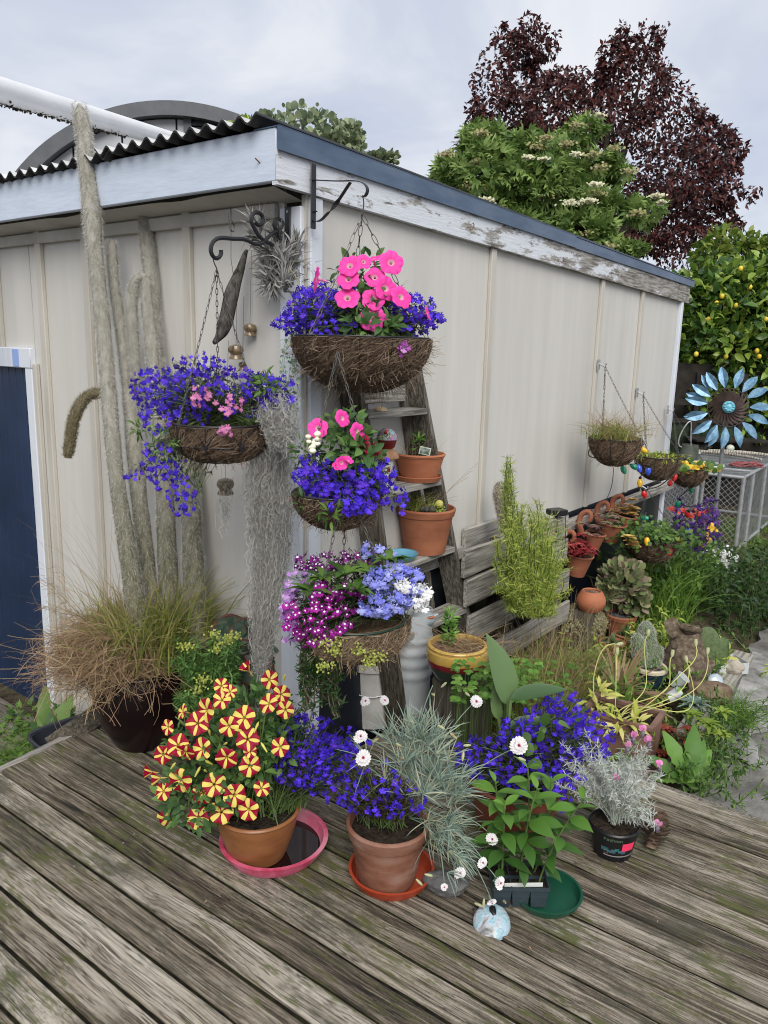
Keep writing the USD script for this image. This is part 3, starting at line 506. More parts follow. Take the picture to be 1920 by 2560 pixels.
def petunia_mat(name, kind, less=0.0):
    n = {'tc': ('texture_coordinate', {}), 'sx': ('separate_xyz', {}), 'm5': ('math', {'math_type': 'multiply', 'value2': 5.0}), 'fr': ('math', {'math_type': 'fraction'}),
         'h': ('math', {'math_type': 'subtract', 'value2': 0.5}), 'ab': ('math', {'math_type': 'absolute'}), 'd': ('math', {'math_type': 'multiply', 'value2': 2.0}),
         'p': ('principled_bsdf', {'roughness': .55, 'specular_ior_level': .25}), 't': ('translucent_bsdf', {}), 'mc': ('mix_closure', {'fac': .25}), 'g': ('geometry', {}), 'n': ('noise_texture', {'scale': 90.0})}
    l = [('tc.UV', 'sx.vector'), ('sx.x', 'm5.value1'), ('m5.value', 'fr.value1'), ('fr.value', 'h.value1'), ('h.value', 'ab.value1'), ('ab.value', 'd.value1'), ('g.position', 'n.vector')]
    if kind == 'striped':     # d: 0 on the rib between two lobes, 1 on the lobe's middle
        n.update({'w': ('map_range', {'from_min': .18, 'from_max': .9, 'to_min': .72 - less, 'to_max': .36 - less * 1.6}), 'nz': ('map_range', {'to_min': -.12, 'to_max': .12}), 'a': ('math', {'math_type': 'add'}), 's': ('math', {'math_type': 'subtract'}),
                  'r': ('rgb_ramp', {'ramp': [(.48, (0.80, 0.66, 0.15)), (.53, (0.30, 0.003, 0.025))]}), 'k': ('rgb_ramp', {'ramp': [(.05, (0.35, 0.32, 0.04)), (.2, (1, 1, 1))]}), 'mm': ('mix_color', {'blend_type': 'multiply', 'fac': 1.0}), 'h5': ('math', {'math_type': 'add', 'value2': .5})})
        l += [('sx.y', 'w.value'), ('n.fac', 'nz.value'), ('d.value', 'a.value1'), ('nz.result', 'a.value2'), ('a.value', 's.value1'), ('w.result', 's.value2'), ('s.value', 'h5.value1'), ('h5.value', 'r.fac'), ('sx.y', 'k.fac'), ('r.color', 'mm.a'), ('k.color', 'mm.b')]; c = 'mm.result'
    else:
        n.update({'r': ('rgb_ramp', {'ramp': [(.06, (0.35, 0.30, 0.08)), (.13, (0.72, 0.60, 0.50)), (.24, (0.80, 0.25, 0.48)), (.34, (0.86, 0.055, 0.36)), (1.0, (0.92, 0.075, 0.45))]}),
                  'v': ('rgb_ramp', {'ramp': [(.0, (0.80, 0.62, 0.75)), (.12, (1, 1, 1)), (.9, (1, 1, 1)), (1, (0.85, 0.7, 0.8))]}), 'mm': ('mix_color', {'blend_type': 'multiply', 'fac': 1.0})})
        l += [('sx.y', 'r.fac'), ('d.value', 'v.fac'), ('r.color', 'mm.a'), ('v.color', 'mm.b')]; c = 'mm.result'
    l += [(c, 'p.base_color'), (c, 't.color'), ('p.BSDF', 'mc.closure1'), ('t.BSDF', 'mc.closure2')]
    mat(name, n, l, 'mc.closure')
petunia_mat('petunia_striped', 'striped'); petunia_mat('petunia_striped_red', 'striped', .12); petunia_mat('petunia_pink', 'pink')
def petunia(parent, p, nrm, r, m, roll=None, cup=0.0):
    th = np.linspace(0, 2 * np.pi, 41); rr = np.array([0.02, .10, .2, .4, .65, .87, 1.0]); zz = np.array([-.42, -.22, -.10, -.015, .02, .0, -.05]) + cup * rr ** 2
    lob = 1 - .13 * np.abs(np.cos(2.5 * th)) ** 5; ph = rng.random(5) * .1; ph = rng.normal() * .3
    v, uv = [], []
    for q, z in zip(rr, zz):
        R = q * (1 - (1 - lob) * q ** 2); wv = .055 * q ** 3 * np.sin(10 * th + ph * 7) + .09 * q ** 2 * np.cos(th + ph * 5) * (1 if cup == 0 else .6)
        v.append(np.stack([R * np.cos(th), R * np.sin(th), z + wv], 1)); uv.append(np.stack([(th / 2 / np.pi) % 1.0001, np.full(41, q)], 1))
    v.append(np.stack([.09 * np.cos(th), .09 * np.sin(th), np.full(41, -.5)], 1)); uv.append(np.stack([th / 2 / np.pi, np.full(41, .3)], 1))
    v.append(np.stack([.05 * np.cos(th), .05 * np.sin(th), np.full(41, -1.15)], 1)); uv.append(np.stack([th / 2 / np.pi, np.full(41, .12)], 1))
    order = [7 + 1, 7] + list(range(1, 7)); rings = [v[i] for i in order]; us = [uv[i] for i in order]; k = np.arange(40)
    f = np.vstack([np.stack([i * 41 + k, i * 41 + k + 1, (i + 1) * 41 + k + 1, (i + 1) * 41 + k], 1) for i in range(len(rings) - 1)])
    n = unit(nrm); s, d, w = frame(np.cross(n, RGT) if abs(n @ RGT) < .9 else np.cross(n, Z), n); w = n; s = unit(np.cross(d, w)); d = np.cross(w, s)
    a = rng.random() * 6.28 if roll is None else roll
    V = np.vstack(rings) * r; V = V[:, :1] * (s * math.cos(a) + d * math.sin(a)) + V[:, 1:2] * (d * math.cos(a) - s * math.sin(a)) + V[:, 2:] * w
    return put('flower', MB().add(V + p, f, np.vstack(us)), m + ('_red' if m == 'petunia_striped' and rng.random() < .35 else ''), parent, smooth=True)
# small lobelia flower: three broad lower lobes, two narrow upper ones
def _lob():
    v, f, uv = [], [], []
    for a, w, L in ((-90, .42, .62), (-35, .40, .60), (-145, .40, .60), (55, .16, .46), (125, .16, .46)):
        a = math.radians(a); d = np.array([math.cos(a), math.sin(a)]); s = np.array([-d[1], d[0]]); k = len(v)
        for t, ww, z, vv in ((0.0, .05, 0, 0.0), (.55, w / 2, .10, .6), (.95, w * .38, .03, 1.0)):
            v += [(*(d * L * t - s * ww), z), (*(d * L * t + s * ww), z)]; uv += [(0, vv)] * 2
        f += [(k, k + 1, k + 3), (k, k + 3, k + 2), (k + 2, k + 3, k + 5), (k + 2, k + 5, k + 4)]
    return np.array(v), np.array(f), np.array(uv)
LOB = _lob()
EYE_T = (np.array([(-.13, -.16, .13), (.13, -.16, .13), (.12, .06, .12), (-.12, .06, .12)]), np.array([(0, 1, 2), (0, 2, 3)]), np.zeros((4, 2)))
def lob_pts(ells, n):
    """Points through the outer part of several ellipsoids (centre, (across, along view, up)), and their outward directions; n per ellipsoid by its last value."""
    P, D = [], []
    tot = sum(e[2] for e in ells)
    for c, r, w in ells:
        k = int(n * w / tot); d = unit(rng.normal(size=(k, 3))); rad = rng.random(k) ** .30
        M = np.stack([HR, HF, Z]); q = (d * rad[:, None] * np.asarray(r)); P.append(np.asarray(c) + q @ M); D.append(unit(d / np.asarray(r)) @ M)
    return np.vstack(P), np.vstack(D)
def lobelia(parent, ells, roots, nstem, nfl, fm='flower_blue', lm='leaf_lobelia', fs=.0085, eyes=False, ls=.016, perst=9, dens=1.0):
    """Thin leafy stems from the roots to points through the ellipsoids, a part each for stems, leaves and flowers."""
    P, D = lob_pts(ells, nstem); roots = np.atleast_2d(roots); R = roots[rng.integers(len(roots), size=len(P))] + rng.normal(size=(len(P), 3)) * [.02, .02, .006]
    C = bez(R, (R + P) / 2 + [0, 0, .035] + rng.normal(size=(len(P), 3)) * .012, P, 8)
    put('stems', MB().strips(C, .0008), 'stem_green', parent, kind='stuff', smooth=False)
    t = .3 + .7 * rng.random((len(P), perst)); i = np.minimum((t * 7).astype(int), 6); a = t * 7 - i; idx = np.arange(len(P))[:, None]
    Q = C[idx, i] * (1 - a[..., None]) + C[idx, i + 1] * a[..., None]; dirs = unit(unit(C[idx, i + 1] - C[idx, i]) * .5 + rng.normal(size=Q.shape) * .7)
    put('leaves', MB().scat(L_NAR, Q.reshape(-1, 3), dirs.reshape(-1, 3), rng.normal(size=(Q.size // 3, 3)) * .5 + Z, ls * rng.uniform(.6, 1.2, Q.size // 3), wid=2.4), lm, parent, kind='stuff')
    F, FD = lob_pts(ells, int(nfl * 1.5)); keep = (((F - EYE) @ FWD) < 90)
    F, FD = F[keep], FD[keep]; vis = FD @ -FWD + .55 * rng.random(len(F)); o = np.argsort(-vis)[:nfl]; F, FD = F[o], FD[o]
    nrm = unit(FD * .6 - FWD * .45 + Z * .25 + rng.normal(size=F.shape) * .45); dd = Z + rng.normal(size=F.shape) * .35
    sc = fs * 2 * rng.uniform(.75, 1.2, len(F)); b = MB().scat(LOB, F, dd, nrm, sc)
    put('flowers', b, fm, parent, kind='stuff', smooth=False)
    if eyes: put('flower_eyes', MB().scat(EYE_T, F, dd, nrm, sc), 'white_eye', parent, kind='stuff', smooth=False)
def foliage(parent, ells, n, tpl, size, m, up=.5, name='leaves', out=.8, spread=.4):
    P, D = lob_pts(ells, n); d = unit(D * out + Z * up * .5 + rng.normal(size=P.shape) * spread); nr = Z * .8 - FWD * .5 + rng.normal(size=P.shape) * .5
    return put(name, MB().scat(tpl, P, d, nr, size * rng.uniform(.6, 1.25, len(P))), m, parent, kind='stuff', smooth=True)
def tuft(mb, base, n, h, spread, w=.0016, lean=(0, 0, 0), k=6, droop=.5, hv=.5):
    base = np.atleast_2d(base); B = base[rng.integers(len(base), size=n)] + rng.normal(size=(n, 3)) * [.3 * spread, .3 * spread, 0]
    a = rng.random(n) * 6.28; L = h * rng.uniform(1 - hv, 1 + hv * .4, n)[:, None]; o = np.stack([np.cos(a), np.sin(a), 0 * a], 1) * (spread * rng.random(n) ** .7)[:, None] + lean
    M = B + Z * L * .65 + o * .45; E_ = B + Z * L * (1 - droop * rng.random((n, 1))) + o * 1.6
    return mb.strips(bez(B, M, E_, k), w * np.linspace(1, .12, k) ** .7)
# pots
def terra(name, c1, c2, rough=.75, sc=7.0, c3=None): plain(name, c1, c2, sc=sc, rough=rough, bump=.25, bsc=25, stretch=(1, 1, 2.5), lo=.3, hi=.7, bd=.002, c3=c3)
terra('terracotta', (0.20, 0.065, 0.032), (0.34, 0.125, 0.062)); terra('terracotta_old', (0.105, 0.038, 0.020), (0.20, 0.082, 0.048), c3=(0.27, 0.16, 0.12))
terra('terracotta_glaze', (0.17, 0.066, 0.022), (0.29, 0.12, 0.046), rough=.35)
terra('terracotta_bright', (0.33, 0.105, 0.05), (0.43, 0.16, 0.08))
plain('orange_plastic', (0.30, 0.040, 0.014), (0.36, 0.055, 0.022), sc=10, rough=.4)
plain('pink_plastic', (0.42, 0.035, 0.085), (0.56, 0.11, 0.19), sc=9, rough=.4, c3=(0.60, 0.22, 0.29))
plain('green_plastic', (0.006, 0.055, 0.030), (0.010, 0.075, 0.042), sc=8, rough=.35)
plain('dark_plastic', (0.026, 0.040, 0.048), (0.038, 0.055, 0.064), sc=12, rough=.4)
plain('black_plastic', (0.007, 0.007, 0.008), (0.013, 0.013, 0.014), sc=15, rough=.35)
plain('dark_glaze', (0.004, 0.002, 0.0025), (0.012, 0.004, 0.005), sc=6, rough=.28, spec=.35)
plain('water', (0.012, 0.004, 0.004), rough=.03, spec=.7)
def pot_profile(r0, r1, h, th=.008, rim=0.0, rimh=.0, belly=0.0, n=8):
    """Outside from the base centre up, over the rim, and down inside."""
    t = np.linspace(0, 1, n); out = [(0, 0)] + [(r0 + (r1 - r0) * q + belly * math.sin(math.pi * q), h * q) for q in t if not rim or h * q < h - rimh - .001]
    if rim: rb = r0 + (r1 - r0) * (1 - rimh / h); out += [(rb, h - rimh), (rb + rim * .8, h - rimh + .002), (rb + rim, h - rimh + .006), (r1 + rim, h - .005), (r1 + rim - .002, h - .001)]
    ro = out[-1][0]; ri = ro - th - rim * .4
    return out + [(ro - .003, h + .001), (ri + .003, h + .001), (ri, h - .003), ((r0 + r1) / 2 + belly * .8 - th * 1.5, h * .5), (r0 * .8, .012), (0, .012)]
def pot(name, label, c, r0, r1, h, m, fill=.86, rim=.0, rimh=.0, belly=0.0, cat='plant pot', th=.008, soil='soil', n=44, wob=0.0, group=None, tilt=None, parent=None):
    t = thing(name, label, cat, c, group) if parent is None else parent
    ax_ = Z if tilt is None else unit(np.asarray(tilt))
    put('pot_body', MB().lathe(pot_profile(r0, r1, h, th, rim, rimh, belly), c, n, ax_, wob=wob), m, t, smooth=35)
    if fill:
        rr = (r0 + (r1 - r0) * fill) + belly * .5 - th; q = MB(); a = np.linspace(0, 2 * np.pi, 25)[:-1]; V = [np.zeros(3)] ; s, d, w = frame(ax_, (1, .02, 0))
        for q_ in (.35, .7, 1.0): V += [(s * math.cos(x) + w * math.sin(x)) * rr * q_ + d * ((rng.random() - .5) * .012 * (q_ < 1)) for x in a]
        f = [[0, 1 + i, 1 + (i + 1) % 24] for i in range(24)]
        for j in range(2): f += sum([[[1 + j * 24 + i, 25 + j * 24 + i, 25 + j * 24 + (i + 1) % 24], [1 + j * 24 + i, 25 + j * 24 + (i + 1) % 24, 1 + j * 24 + (i + 1) % 24]] for i in range(24)], [])
        put('soil', q.add(np.array(V) + np.asarray(c) + d * h * fill, np.array(f)[:, ::-1]), soil, t)
    return t
def saucer(name, label, c, r, h, m, lip=.006, water=None, cat='saucer'):
    t = thing(name, label, cat, c)
    put('dish', MB().lathe([(0, 0), (r * .86, 0), (r * .96, h * .5), (r, h - .002), (r + lip * .4, h), (r - lip, h), (r - lip - .004, h * .5), (r * .84, .006), (0, .006)], c, 64), m, t, smooth=35)
    if water: put('water', MB().lathe([(0, 0), (r * .87, 0)], np.asarray(c) + [0, 0, water], 40), 'water', t)
    return t
def basket(name, label, c, r, dep_, hook, m='coir', vert=False, flat=.0, nw=10, nfib=900, group=None, chains=3, link='chain_metal', cm='black_iron', lum=.0, linkr=.0042):
    """Coir lined wire hanging basket: bowl, loose fibres, rim ring, wires and chains to the hook."""
    t = thing(name, label, 'hanging basket', np.asarray(c) - [0, 0, dep_], group)
    ang = np.linspace(0, np.pi / 2, 12); prof = [(r * max(math.sin(a), 0.001 if flat == 0 else 0) ** (.75 if flat else .9), -dep_ * math.cos(a) ** (1.0 if not flat else .7)) for a in ang]
    b = MB().lathe([(0.001, -dep_)] + prof + [(r * .96, .002), (r * .93, -.02), (r * .7, -dep_ * .25), (.001, -dep_ * .25)], c, 60)
    v, f, _ = b.arrays(); rel = v - c; rad = np.linalg.norm(rel[:, :2], axis=1); a = np.arctan2(rel[:, 1], rel[:, 0])
    k = 1 + (meshkit.fbm(v * 45, 3) - .5) * .10 + lum * (np.abs(np.sin(a * nw / 2)) ** .6 - .7) * (rel[:, 2] < -.01); v[:, :2] = np.asarray(c)[:2] + rel[:, :2] * k[:, None]
    put('liner', (v, f, None), 'coir_base' if m == 'coir' else 'coir_base_light', t, smooth=60)
    # fibres lie over the bowl
    n = int(nfib * 2.6); A = rng.random(n) * 2 * np.pi; B = np.arccos(np.clip(rng.random(n), .02, .98)); L = r * rng.uniform(.10, .38, n); th = rng.normal(np.pi / 2, .45, n) if vert else rng.random(n) * 2 * np.pi; s = np.linspace(-.5, .5, 7)
    bow = rng.normal(size=n) * 2.2
    AA = A[:, None] + (L / r)[:, None] * s * np.cos(th)[:, None] + bow[:, None] * (s ** 2) * .35; BB = np.clip(B[:, None] + (L / dep_)[:, None] * s * np.sin(th)[:, None] + (bow * .3)[:, None] * s ** 2, .05, 1.57)
    pw = .75 if flat else .9; rr = r * np.abs(np.sin(BB)) ** pw * (1.012 + .05 * rng.random(n)[:, None] * (1 + np.abs(s))); zz = -dep_ * np.abs(np.cos(BB)) ** (.7 if flat else 1.0) - .003
    lu = 1 + lum * (np.abs(np.sin(AA * nw / 2)) ** .6 - .7)
    C = np.stack([rr * lu * np.cos(AA), rr * lu * np.sin(AA), zz], -1) + c
    fb = MB().strips(C, .00055, up=None); k_ = rng.integers(0, n, n // 5); o0 = C[k_, 3]; d0 = unit(o0 - c + [0, 0, dep_ * .3]); o1 = o0 + d0 * r * rng.uniform(.03, .16, (len(k_), 1)) + rng.normal(size=o0.shape) * r * .07 - [0, 0, r * .04]
    fb.strips(bez(o0, (o0 + o1) / 2 + rng.normal(size=o0.shape) * r * .04, o1, 5), .0005); put('fibres', fb, m, t, kind='stuff', smooth=False)
    w = MB(); a = np.linspace(0, 2 * np.pi, 49); w.tube(np.stack([r * 1.02 * np.cos(a), r * 1.02 * np.sin(a), 0 * a], 1) + c, .003, 6); put('rim', w, cm, t)
    for k in range(nw):
        aa = k / nw * 2 * np.pi + .2; q = np.linspace(.12, np.pi / 2, 9)
        put('wire', MB().tube(np.stack([r * 1.055 * np.sin(q) ** pw * math.cos(aa), r * 1.055 * np.sin(q) ** pw * math.sin(aa), -dep_ * 1.03 * np.cos(q) ** (.7 if flat else 1.0)], 1) + c, .0022, 5), cm, t)
    if hook is not None:
        for k in range(chains):
            aa = k / chains * 2 * np.pi + .9; chain(t, np.asarray(c) + [r * 1.02 * math.cos(aa), r * 1.02 * math.sin(aa), 0], hook, link, linkr)
    return t
plain('coir_base', (0.06, 0.038, 0.026), (0.15, 0.10, 0.068), sc=40, rough=.95, bump=1, bsc=160, spec=.1, bd=.006, stretch=(1, 1, 1.6))
plain('coir_base_light', (0.08, 0.05, 0.03), (0.20, 0.135, 0.085), sc=40, rough=.95, bump=1, bsc=160, spec=.1, bd=.006, stretch=(1, 1, 1.6))
def chain(parent, a, b, m='chain_metal', r=.0042, wire=.0011):
    a, b = np.asarray(a, float), np.asarray(b, float); L = np.linalg.norm(b - a); step = r * 4.1; n = max(int(L / step), 2); s, d, w = frame(b - a); mb = MB(); t = np.linspace(0, 2 * np.pi, 11)
    sag = np.array([0, 0, -.012 * L])
    for i in range(n):
        c = a + (b - a) * (i + .5) / n + sag * 4 * ((i + .5) / n) * (1 - (i + .5) / n); x = s if i % 2 else w
        mb.tube(c + np.outer(np.cos(t) * L / n * .62, d) + np.outer(np.sin(t) * r * .75, x), wire, 4, cap=False)
    return put('chain', mb, m, parent, kind='stuff')

L_LEAF = leaf([(0, .02), (.08, .035), (.2, .10), (.35, .145), (.5, .155), (.65, .135), (.8, .085), (.92, .03), (1, .004)], .28, .38)
leafy('leaf_seedling', [(0.040, 0.105, 0.022), (0.062, 0.155, 0.026), (0.10, 0.225, 0.032), (0.17, 0.33, 0.05)], trans=.28, rough=.42)
plain('green_wire', (0.006, 0.03, 0.018), rough=.45)
# ------------------------------------------------------------------ big dark glazed pot, its cacti and grasses
pc = np.array([1.665, 2.375, 0.004]); ztop_ = hz(pc, 1432)
pot('glazed_pot', 'tall dark glazed pot holding the woolly column cacti', pc, .105, .172, ztop_, 'dark_glaze', fill=.93, belly=.035, th=.012, rim=.006, rimh=.02)
def column(parent, pts, d0, name='stem', fluff='fluff', core='cactus_core', dfn=None, top=True, hairs=3200, tint=0):
    pts = np.array(pts, float); P = np.array([ad(x, y, d0 if dfn is None else dfn(y)) for x, y, _ in pts]); r = pts[:, 2] * np.array([mpp(p) for p in P]) * .90
    k = 60; from scipy.interpolate import PchipInterpolator
    s = np.r_[0, np.cumsum(np.linalg.norm(np.diff(P, axis=0), axis=1))]; q = np.linspace(0, s[-1], k); C = np.stack([np.interp(q, s, P[:, i]) for i in range(3)], 1); C = spline(P, k); R = PchipInterpolator(s, r)(q)
    R = R * (1 + .018 * np.sin(q * 43) + .02 * np.sin(q * 17 + tint)); 
    for jt in np.arange(.13 + .05 * tint, s[-1], .17): R = R * (1 - .07 * np.exp(-((q - jt) / .008) ** 2))
    put(name, MB().tube(C, R, 28, ribs=13, ribd=.03), core, parent)
    n = int(hairs * 2.2); i = np.minimum(((k - 1) * rng.random(n) ** .8).astype(int), k - 2); a = rng.random(n)[:, None]; c = C[i] * (1 - a) + C[i + 1] * a; rr = R[i][:, None]; d = unit(C[i + 1] - C[i]); rad = rng.normal(size=(n, 3)); rad = unit(rad - d * (rad * d).sum(1, keepdims=True))
    up = d * np.where(d[:, 2:] < 0, 1, 1); b = c + rad * rr * .98; L = rng.uniform(.008, .019, n)[:, None]; tip = b + (rad * .50 - up * rng.uniform(-.2, 1.0, (n, 1)) * .9 + rng.normal(size=(n, 3)) * .22) * L
    if top: pass
    put('wool', MB().strips(np.stack([b, (b + tip) / 2 + rad * .0015, tip], 1), np.array([.00045, .0004, .0001])), fluff, parent, kind='stuff', smooth=False)
mat('cactus_core', {'g': ('geometry', {}), 'sx': ('separate_xyz', {}), 'mp': ('mapping', {'scale': (1, 1, .3)}), 'n': ('noise_texture', {'scale': 60.0, 'detail': 5.0}), 'r': ('rgb_ramp', {'ramp': [(.35, (0.24, 0.23, 0.19)), (.65, (0.36, 0.345, 0.305))]}), 'r2': ('rgb_ramp', {'ramp': [(.35, (0.10, 0.098, 0.062)), (.65, (0.20, 0.19, 0.14))]}), 'mr': ('map_range', {'from_min': .75, 'from_max': 1.25}), 'x': ('mix_color', {}), 'b': ('bump', {'strength': .5, 'distance': .004}), 'p': ('principled_bsdf', {'roughness': .95, 'specular_ior_level': .1})},
    [('g.position', 'mp.vector'), ('mp.vector', 'n.vector'), ('n.fac', 'r.fac'), ('n.fac', 'r2.fac'), ('g.position', 'sx.vector'), ('sx.z', 'mr.value'), ('mr.result', 'x.fac'), ('r2.color', 'x.a'), ('r.color', 'x.b'), ('x.result', 'p.base_color'), ('n.fac', 'b.height'), ('b.normal', 'p.normal')], 'p.BSDF')
plain('cactus_core_olive', (0.115, 0.10, 0.055), (0.23, 0.20, 0.135), sc=22, stretch=(1, 1, .5), rough=.95, bump=.8, bsc=120, spec=.1, bd=.004)
D0 = dep(pc + [0, 0, .5])
t = thing('woolly_cactus', 'tallest woolly cactus column rising past the fascia from the dark pot', 'cactus', pc + [-.03, .03, ztop_ - .03])
column(t, [(303, 1400, 25), (289, 1281, 23.5), (268, 1140, 20), (254, 1047, 18.5), (235, 852, 18), (215, 630, 17.5), (203, 520, 19), (197, 450, 20), (186, 338, 19), (177, 262, 17), (172, 236, 12), (171, 224, 3)], D0 - .06, hairs=9500)
t = thing('woolly_cactus', 'slim woolly cactus column just behind the tallest one', 'cactus', pc + [0, .06, ztop_ - .03])
column(t, [(332, 1400, 21), (325, 1290, 21), (315, 1203, 20), (294, 1008, 19), (280, 852, 16.5), (262, 713, 14), (250, 640, 13), (244, 588, 12.5), (242, 545, 12), (241, 526, 8), (241, 517, 2)], D0 + .03, hairs=6500, tint=1)
t = thing('woolly_cactus', 'round topped woolly cactus column under the soffit right of the slim one', 'cactus', pc + [.05, -.03, ztop_ - .03])
column(t, [(378, 1400, 24), (367, 1300, 24), (357, 1086, 21.5), (346, 880, 17), (339, 760, 15.5), (332, 680, 16), (324, 580, 17), (318, 520, 17), (315, 480, 16.5), (313, 460, 10), (313, 452, 2)], D0 + .02, hairs=7500, tint=2)
column(t, [(346, 950, 13), (338, 860, 14), (330, 780, 15), (322, 690, 14.5), (316, 630, 13), (309, 600, 11), (298, 604, 12), (288, 625, 13), (284, 660, 13), (287, 720, 13), (292, 780, 12), (296, 830, 8)], D0 - .03, name='hooked_branch', hairs=5500, tint=1.5)
t = thing('woolly_cactus', 'thick cactus column ending behind the iron hanging basket', 'cactus', pc + [.08, -.06, ztop_ - .03])
column(t, [(424, 1400, 25), (418, 1243, 25), (412, 1086, 23), (406, 990, 21), (402, 930, 15), (401, 915, 3)], D0 + .0, hairs=3800, tint=3)
t = thing('drooping_cactus', 'short olive cactus arm drooping beside the tallest column', 'cactus', ad(225, 855, D0 - .04))
column(t, [(246, 856, 9), (215, 849, 10.5), (192, 854, 11), (172, 876, 11.5), (158, 912, 11.5), (152, 950, 10.5), (148, 978, 9), (146, 990, 4)], D0 - .05, hairs=2600, fluff='fluff_olive', core='cactus_core_olive', tint=4)
# grasses over the pot's rim
top = pc + [0, 0, ztop_]
t = thing('dry_grass', 'tangled dry brown grass spilling over the left of the dark pot', 'grass', top, kind='stuff')
b = MB(); n = 2600; a = rng.normal(np.arctan2(*(-(HR - .35 * FWD))[[1, 0]]), 1.0, n); B = top + np.stack([np.cos(a), np.sin(a), 0 * a], 1) * (.17 * rng.random(n) ** .5)[:, None] + Z * rng.uniform(.0, .16, (n, 1))
out = np.stack([np.cos(a + rng.normal(size=n) * .5), np.sin(a + rng.normal(size=n) * .5), 0 * a], 1); L = rng.uniform(.05, .20, n)[:, None]
E_ = B + out * L + Z * (rng.normal(size=(n, 1)) * .035 - .035 * L / .2); M = (B + E_) / 2 + Z * rng.uniform(0, .07, (n, 1)) + rng.normal(size=(n, 3)) * .03
b.strips(bez(B, M, E_, 7), .0011 * np.linspace(1, .3, 7)); put('blades', b, 'dry_grass', t, smooth=False)
b = MB(); n = 5200; B = top + rng.normal(size=(n, 3)) * [.095, .095, .028] - HR * .085 + Z * .035; E_ = B + rng.normal(size=(n, 3)) * [.09, .09, .06]; M = (B + E_) / 2 + rng.normal(size=(n, 3)) * .05
b.strips(bez(B, M, E_, 7), .0009); put('blades', b, 'dry_grass', t, smooth=False)
t = thing('green_grass', 'tall green and straw grass growing around the cactus stems', 'grass', top, kind='stuff')
b = MB(); g0 = top + HR * np.array([-.13, -.09, -.04, .02, .09, .13, .16])[:, None] + FWD * np.array([.08, .02, -.08, -.1, -.05, .05, .0])[:, None]
tuft(b, g0, 800, .30, .13, .0026, droop=.5); tuft(b, g0[4:] + [0, 0, .0], 620, .36, .13, .0028, droop=.5, lean=HR * .03); put('blades', b, 'green_grass', t, smooth=False)
b = tuft(MB(), g0[:3], 90, .52, .20, .0009, droop=.22, lean=-HR * .05, k=9); put('seed_stalks', b, 'dry_grass', t, smooth=False)
b = MB()
for k in range(14):
    p = ad(rng.uniform(70, 130), rng.uniform(1215, 1330), D0 - .1); q = top - HR * .15 + rng.normal(size=3) * .02 + Z * .03; C = bez(q, (p + q) / 2 + Z * .07, p, 12); b.strips(C[None], .0007)
    for j in range(5, 12): b.strips(bez(C[j], C[j] + rng.normal(size=3) * .006, C[j] - HR * .028 + Z * rng.normal() * .02, 4)[None], .0007)
put('seed_heads', b, 'dry_grass', t, smooth=False)

# ------------------------------------------------------------------ wind chime of driftwood, scroll bracket, air plants
hook1 = ay(467, 548, 1.83)
t = thing('scroll_bracket', 'black iron scroll bracket with rolled ends on the shed corner', 'bracket', (WX - .022, 1.83, hook1[2]))
pl = lambda X, Y: ay(X, Y, 1.83)
arm = spline([pl(598, 500), pl(580, 512), pl(556, 528), pl(530, 518), pl(505, 516), pl(485, 514), pl(465, 518), pl(456, 532), pl(457, 548), pl(466, 558), pl(476, 552), pl(477, 540)], 50)
put('arm', MB().tube(arm, .0062, 8), 'black_iron', t)
put('scroll', MB().tube(spline([pl(590, 530), pl(572, 520), pl(558, 508), pl(548, 490), pl(543, 478), pl(545, 465), pl(556, 459), pl(567, 468), pl(566, 482), pl(557, 486), pl(552, 480)], 40), .0062, 8), 'black_iron', t)
put('scroll', MB().tube(spline([pl(606, 515), pl(606, 495), pl(610, 480), pl(604, 474), pl(594, 478), pl(594, 490), pl(600, 497)], 30), .0062, 8), 'black_iron', t)
bp = ax(621, 500, WX - .026); put('back_plate', MB().box((WX - .025, bp[1], bp[2] - .02), (.006, .026, .19), bev=.0025), 'black_iron', t)
put('screw', MB().lathe([(0, .0105), (.004, .0105), (.005, .007)], (WX - .018, bp[1], bp[2] + .06), 10, axis=(-1, 0, 0)), 'zinc', t)
t = thing('wind_chime', 'dark driftwood wind chime with glazed ceramic bells beside the corner', 'wind chime', ay(497, 650, 1.98))
q = lambda X, Y: ay(X, Y, 2.02)
P = [q(533, 540), q(527, 556), q(518, 585), q(505, 620), q(497, 650), q(490, 685), q(480, 715), q(466, 737), q(462, 741)]; rr = np.array([4, 8, 12, 15, 17, 18, 17.5, 12, 5]) * .0014
C = spline(P, 40); R = np.interp(np.linspace(0, 1, 40), np.linspace(0, 1, 9), rr) * (1 + .05 * np.sin(np.arange(40) * .45))
v, f, _ = MB().tube(C, R, 18).arrays(); v = v + (meshkit.fbm(v * 38, 3)[:, None] - .5) * .010
put('driftwood', (v, f, None), 'drift_timber', t)
plain('ceramic_brown', (0.09, 0.055, 0.028), (0.26, 0.19, 0.11), sc=45, rough=.25, stretch=(1, 1, .6), coat=.4)
plain('ceramic_cream', (0.42, 0.36, 0.25), (0.28, 0.20, 0.12), sc=60, rough=.3, stretch=(1, 1, .5))
def bell(X, Y, w, yt):
    p = q(X, Y); r = w * mpp(p)
    put('bell', MB().lathe([(0, .9 * r), (.35 * r, .9 * r), (.82 * r, .72 * r), (1.0 * r, .3 * r), (.95 * r, -.02 * r), (.72 * r, -.3 * r), (.70 * r, -.42 * r), (.9 * r, -.75 * r), (.92 * r, -.95 * r), (.82 * r, -.95 * r), (.6 * r, -.4 * r), (0, -.2 * r)], p, 28), 'ceramic_brown', t)
    put('string', MB().tube([p + [0, 0, r * .8], q(X + (yt - Y) * -.02, yt)], .0009, 4), 'black_iron', t)
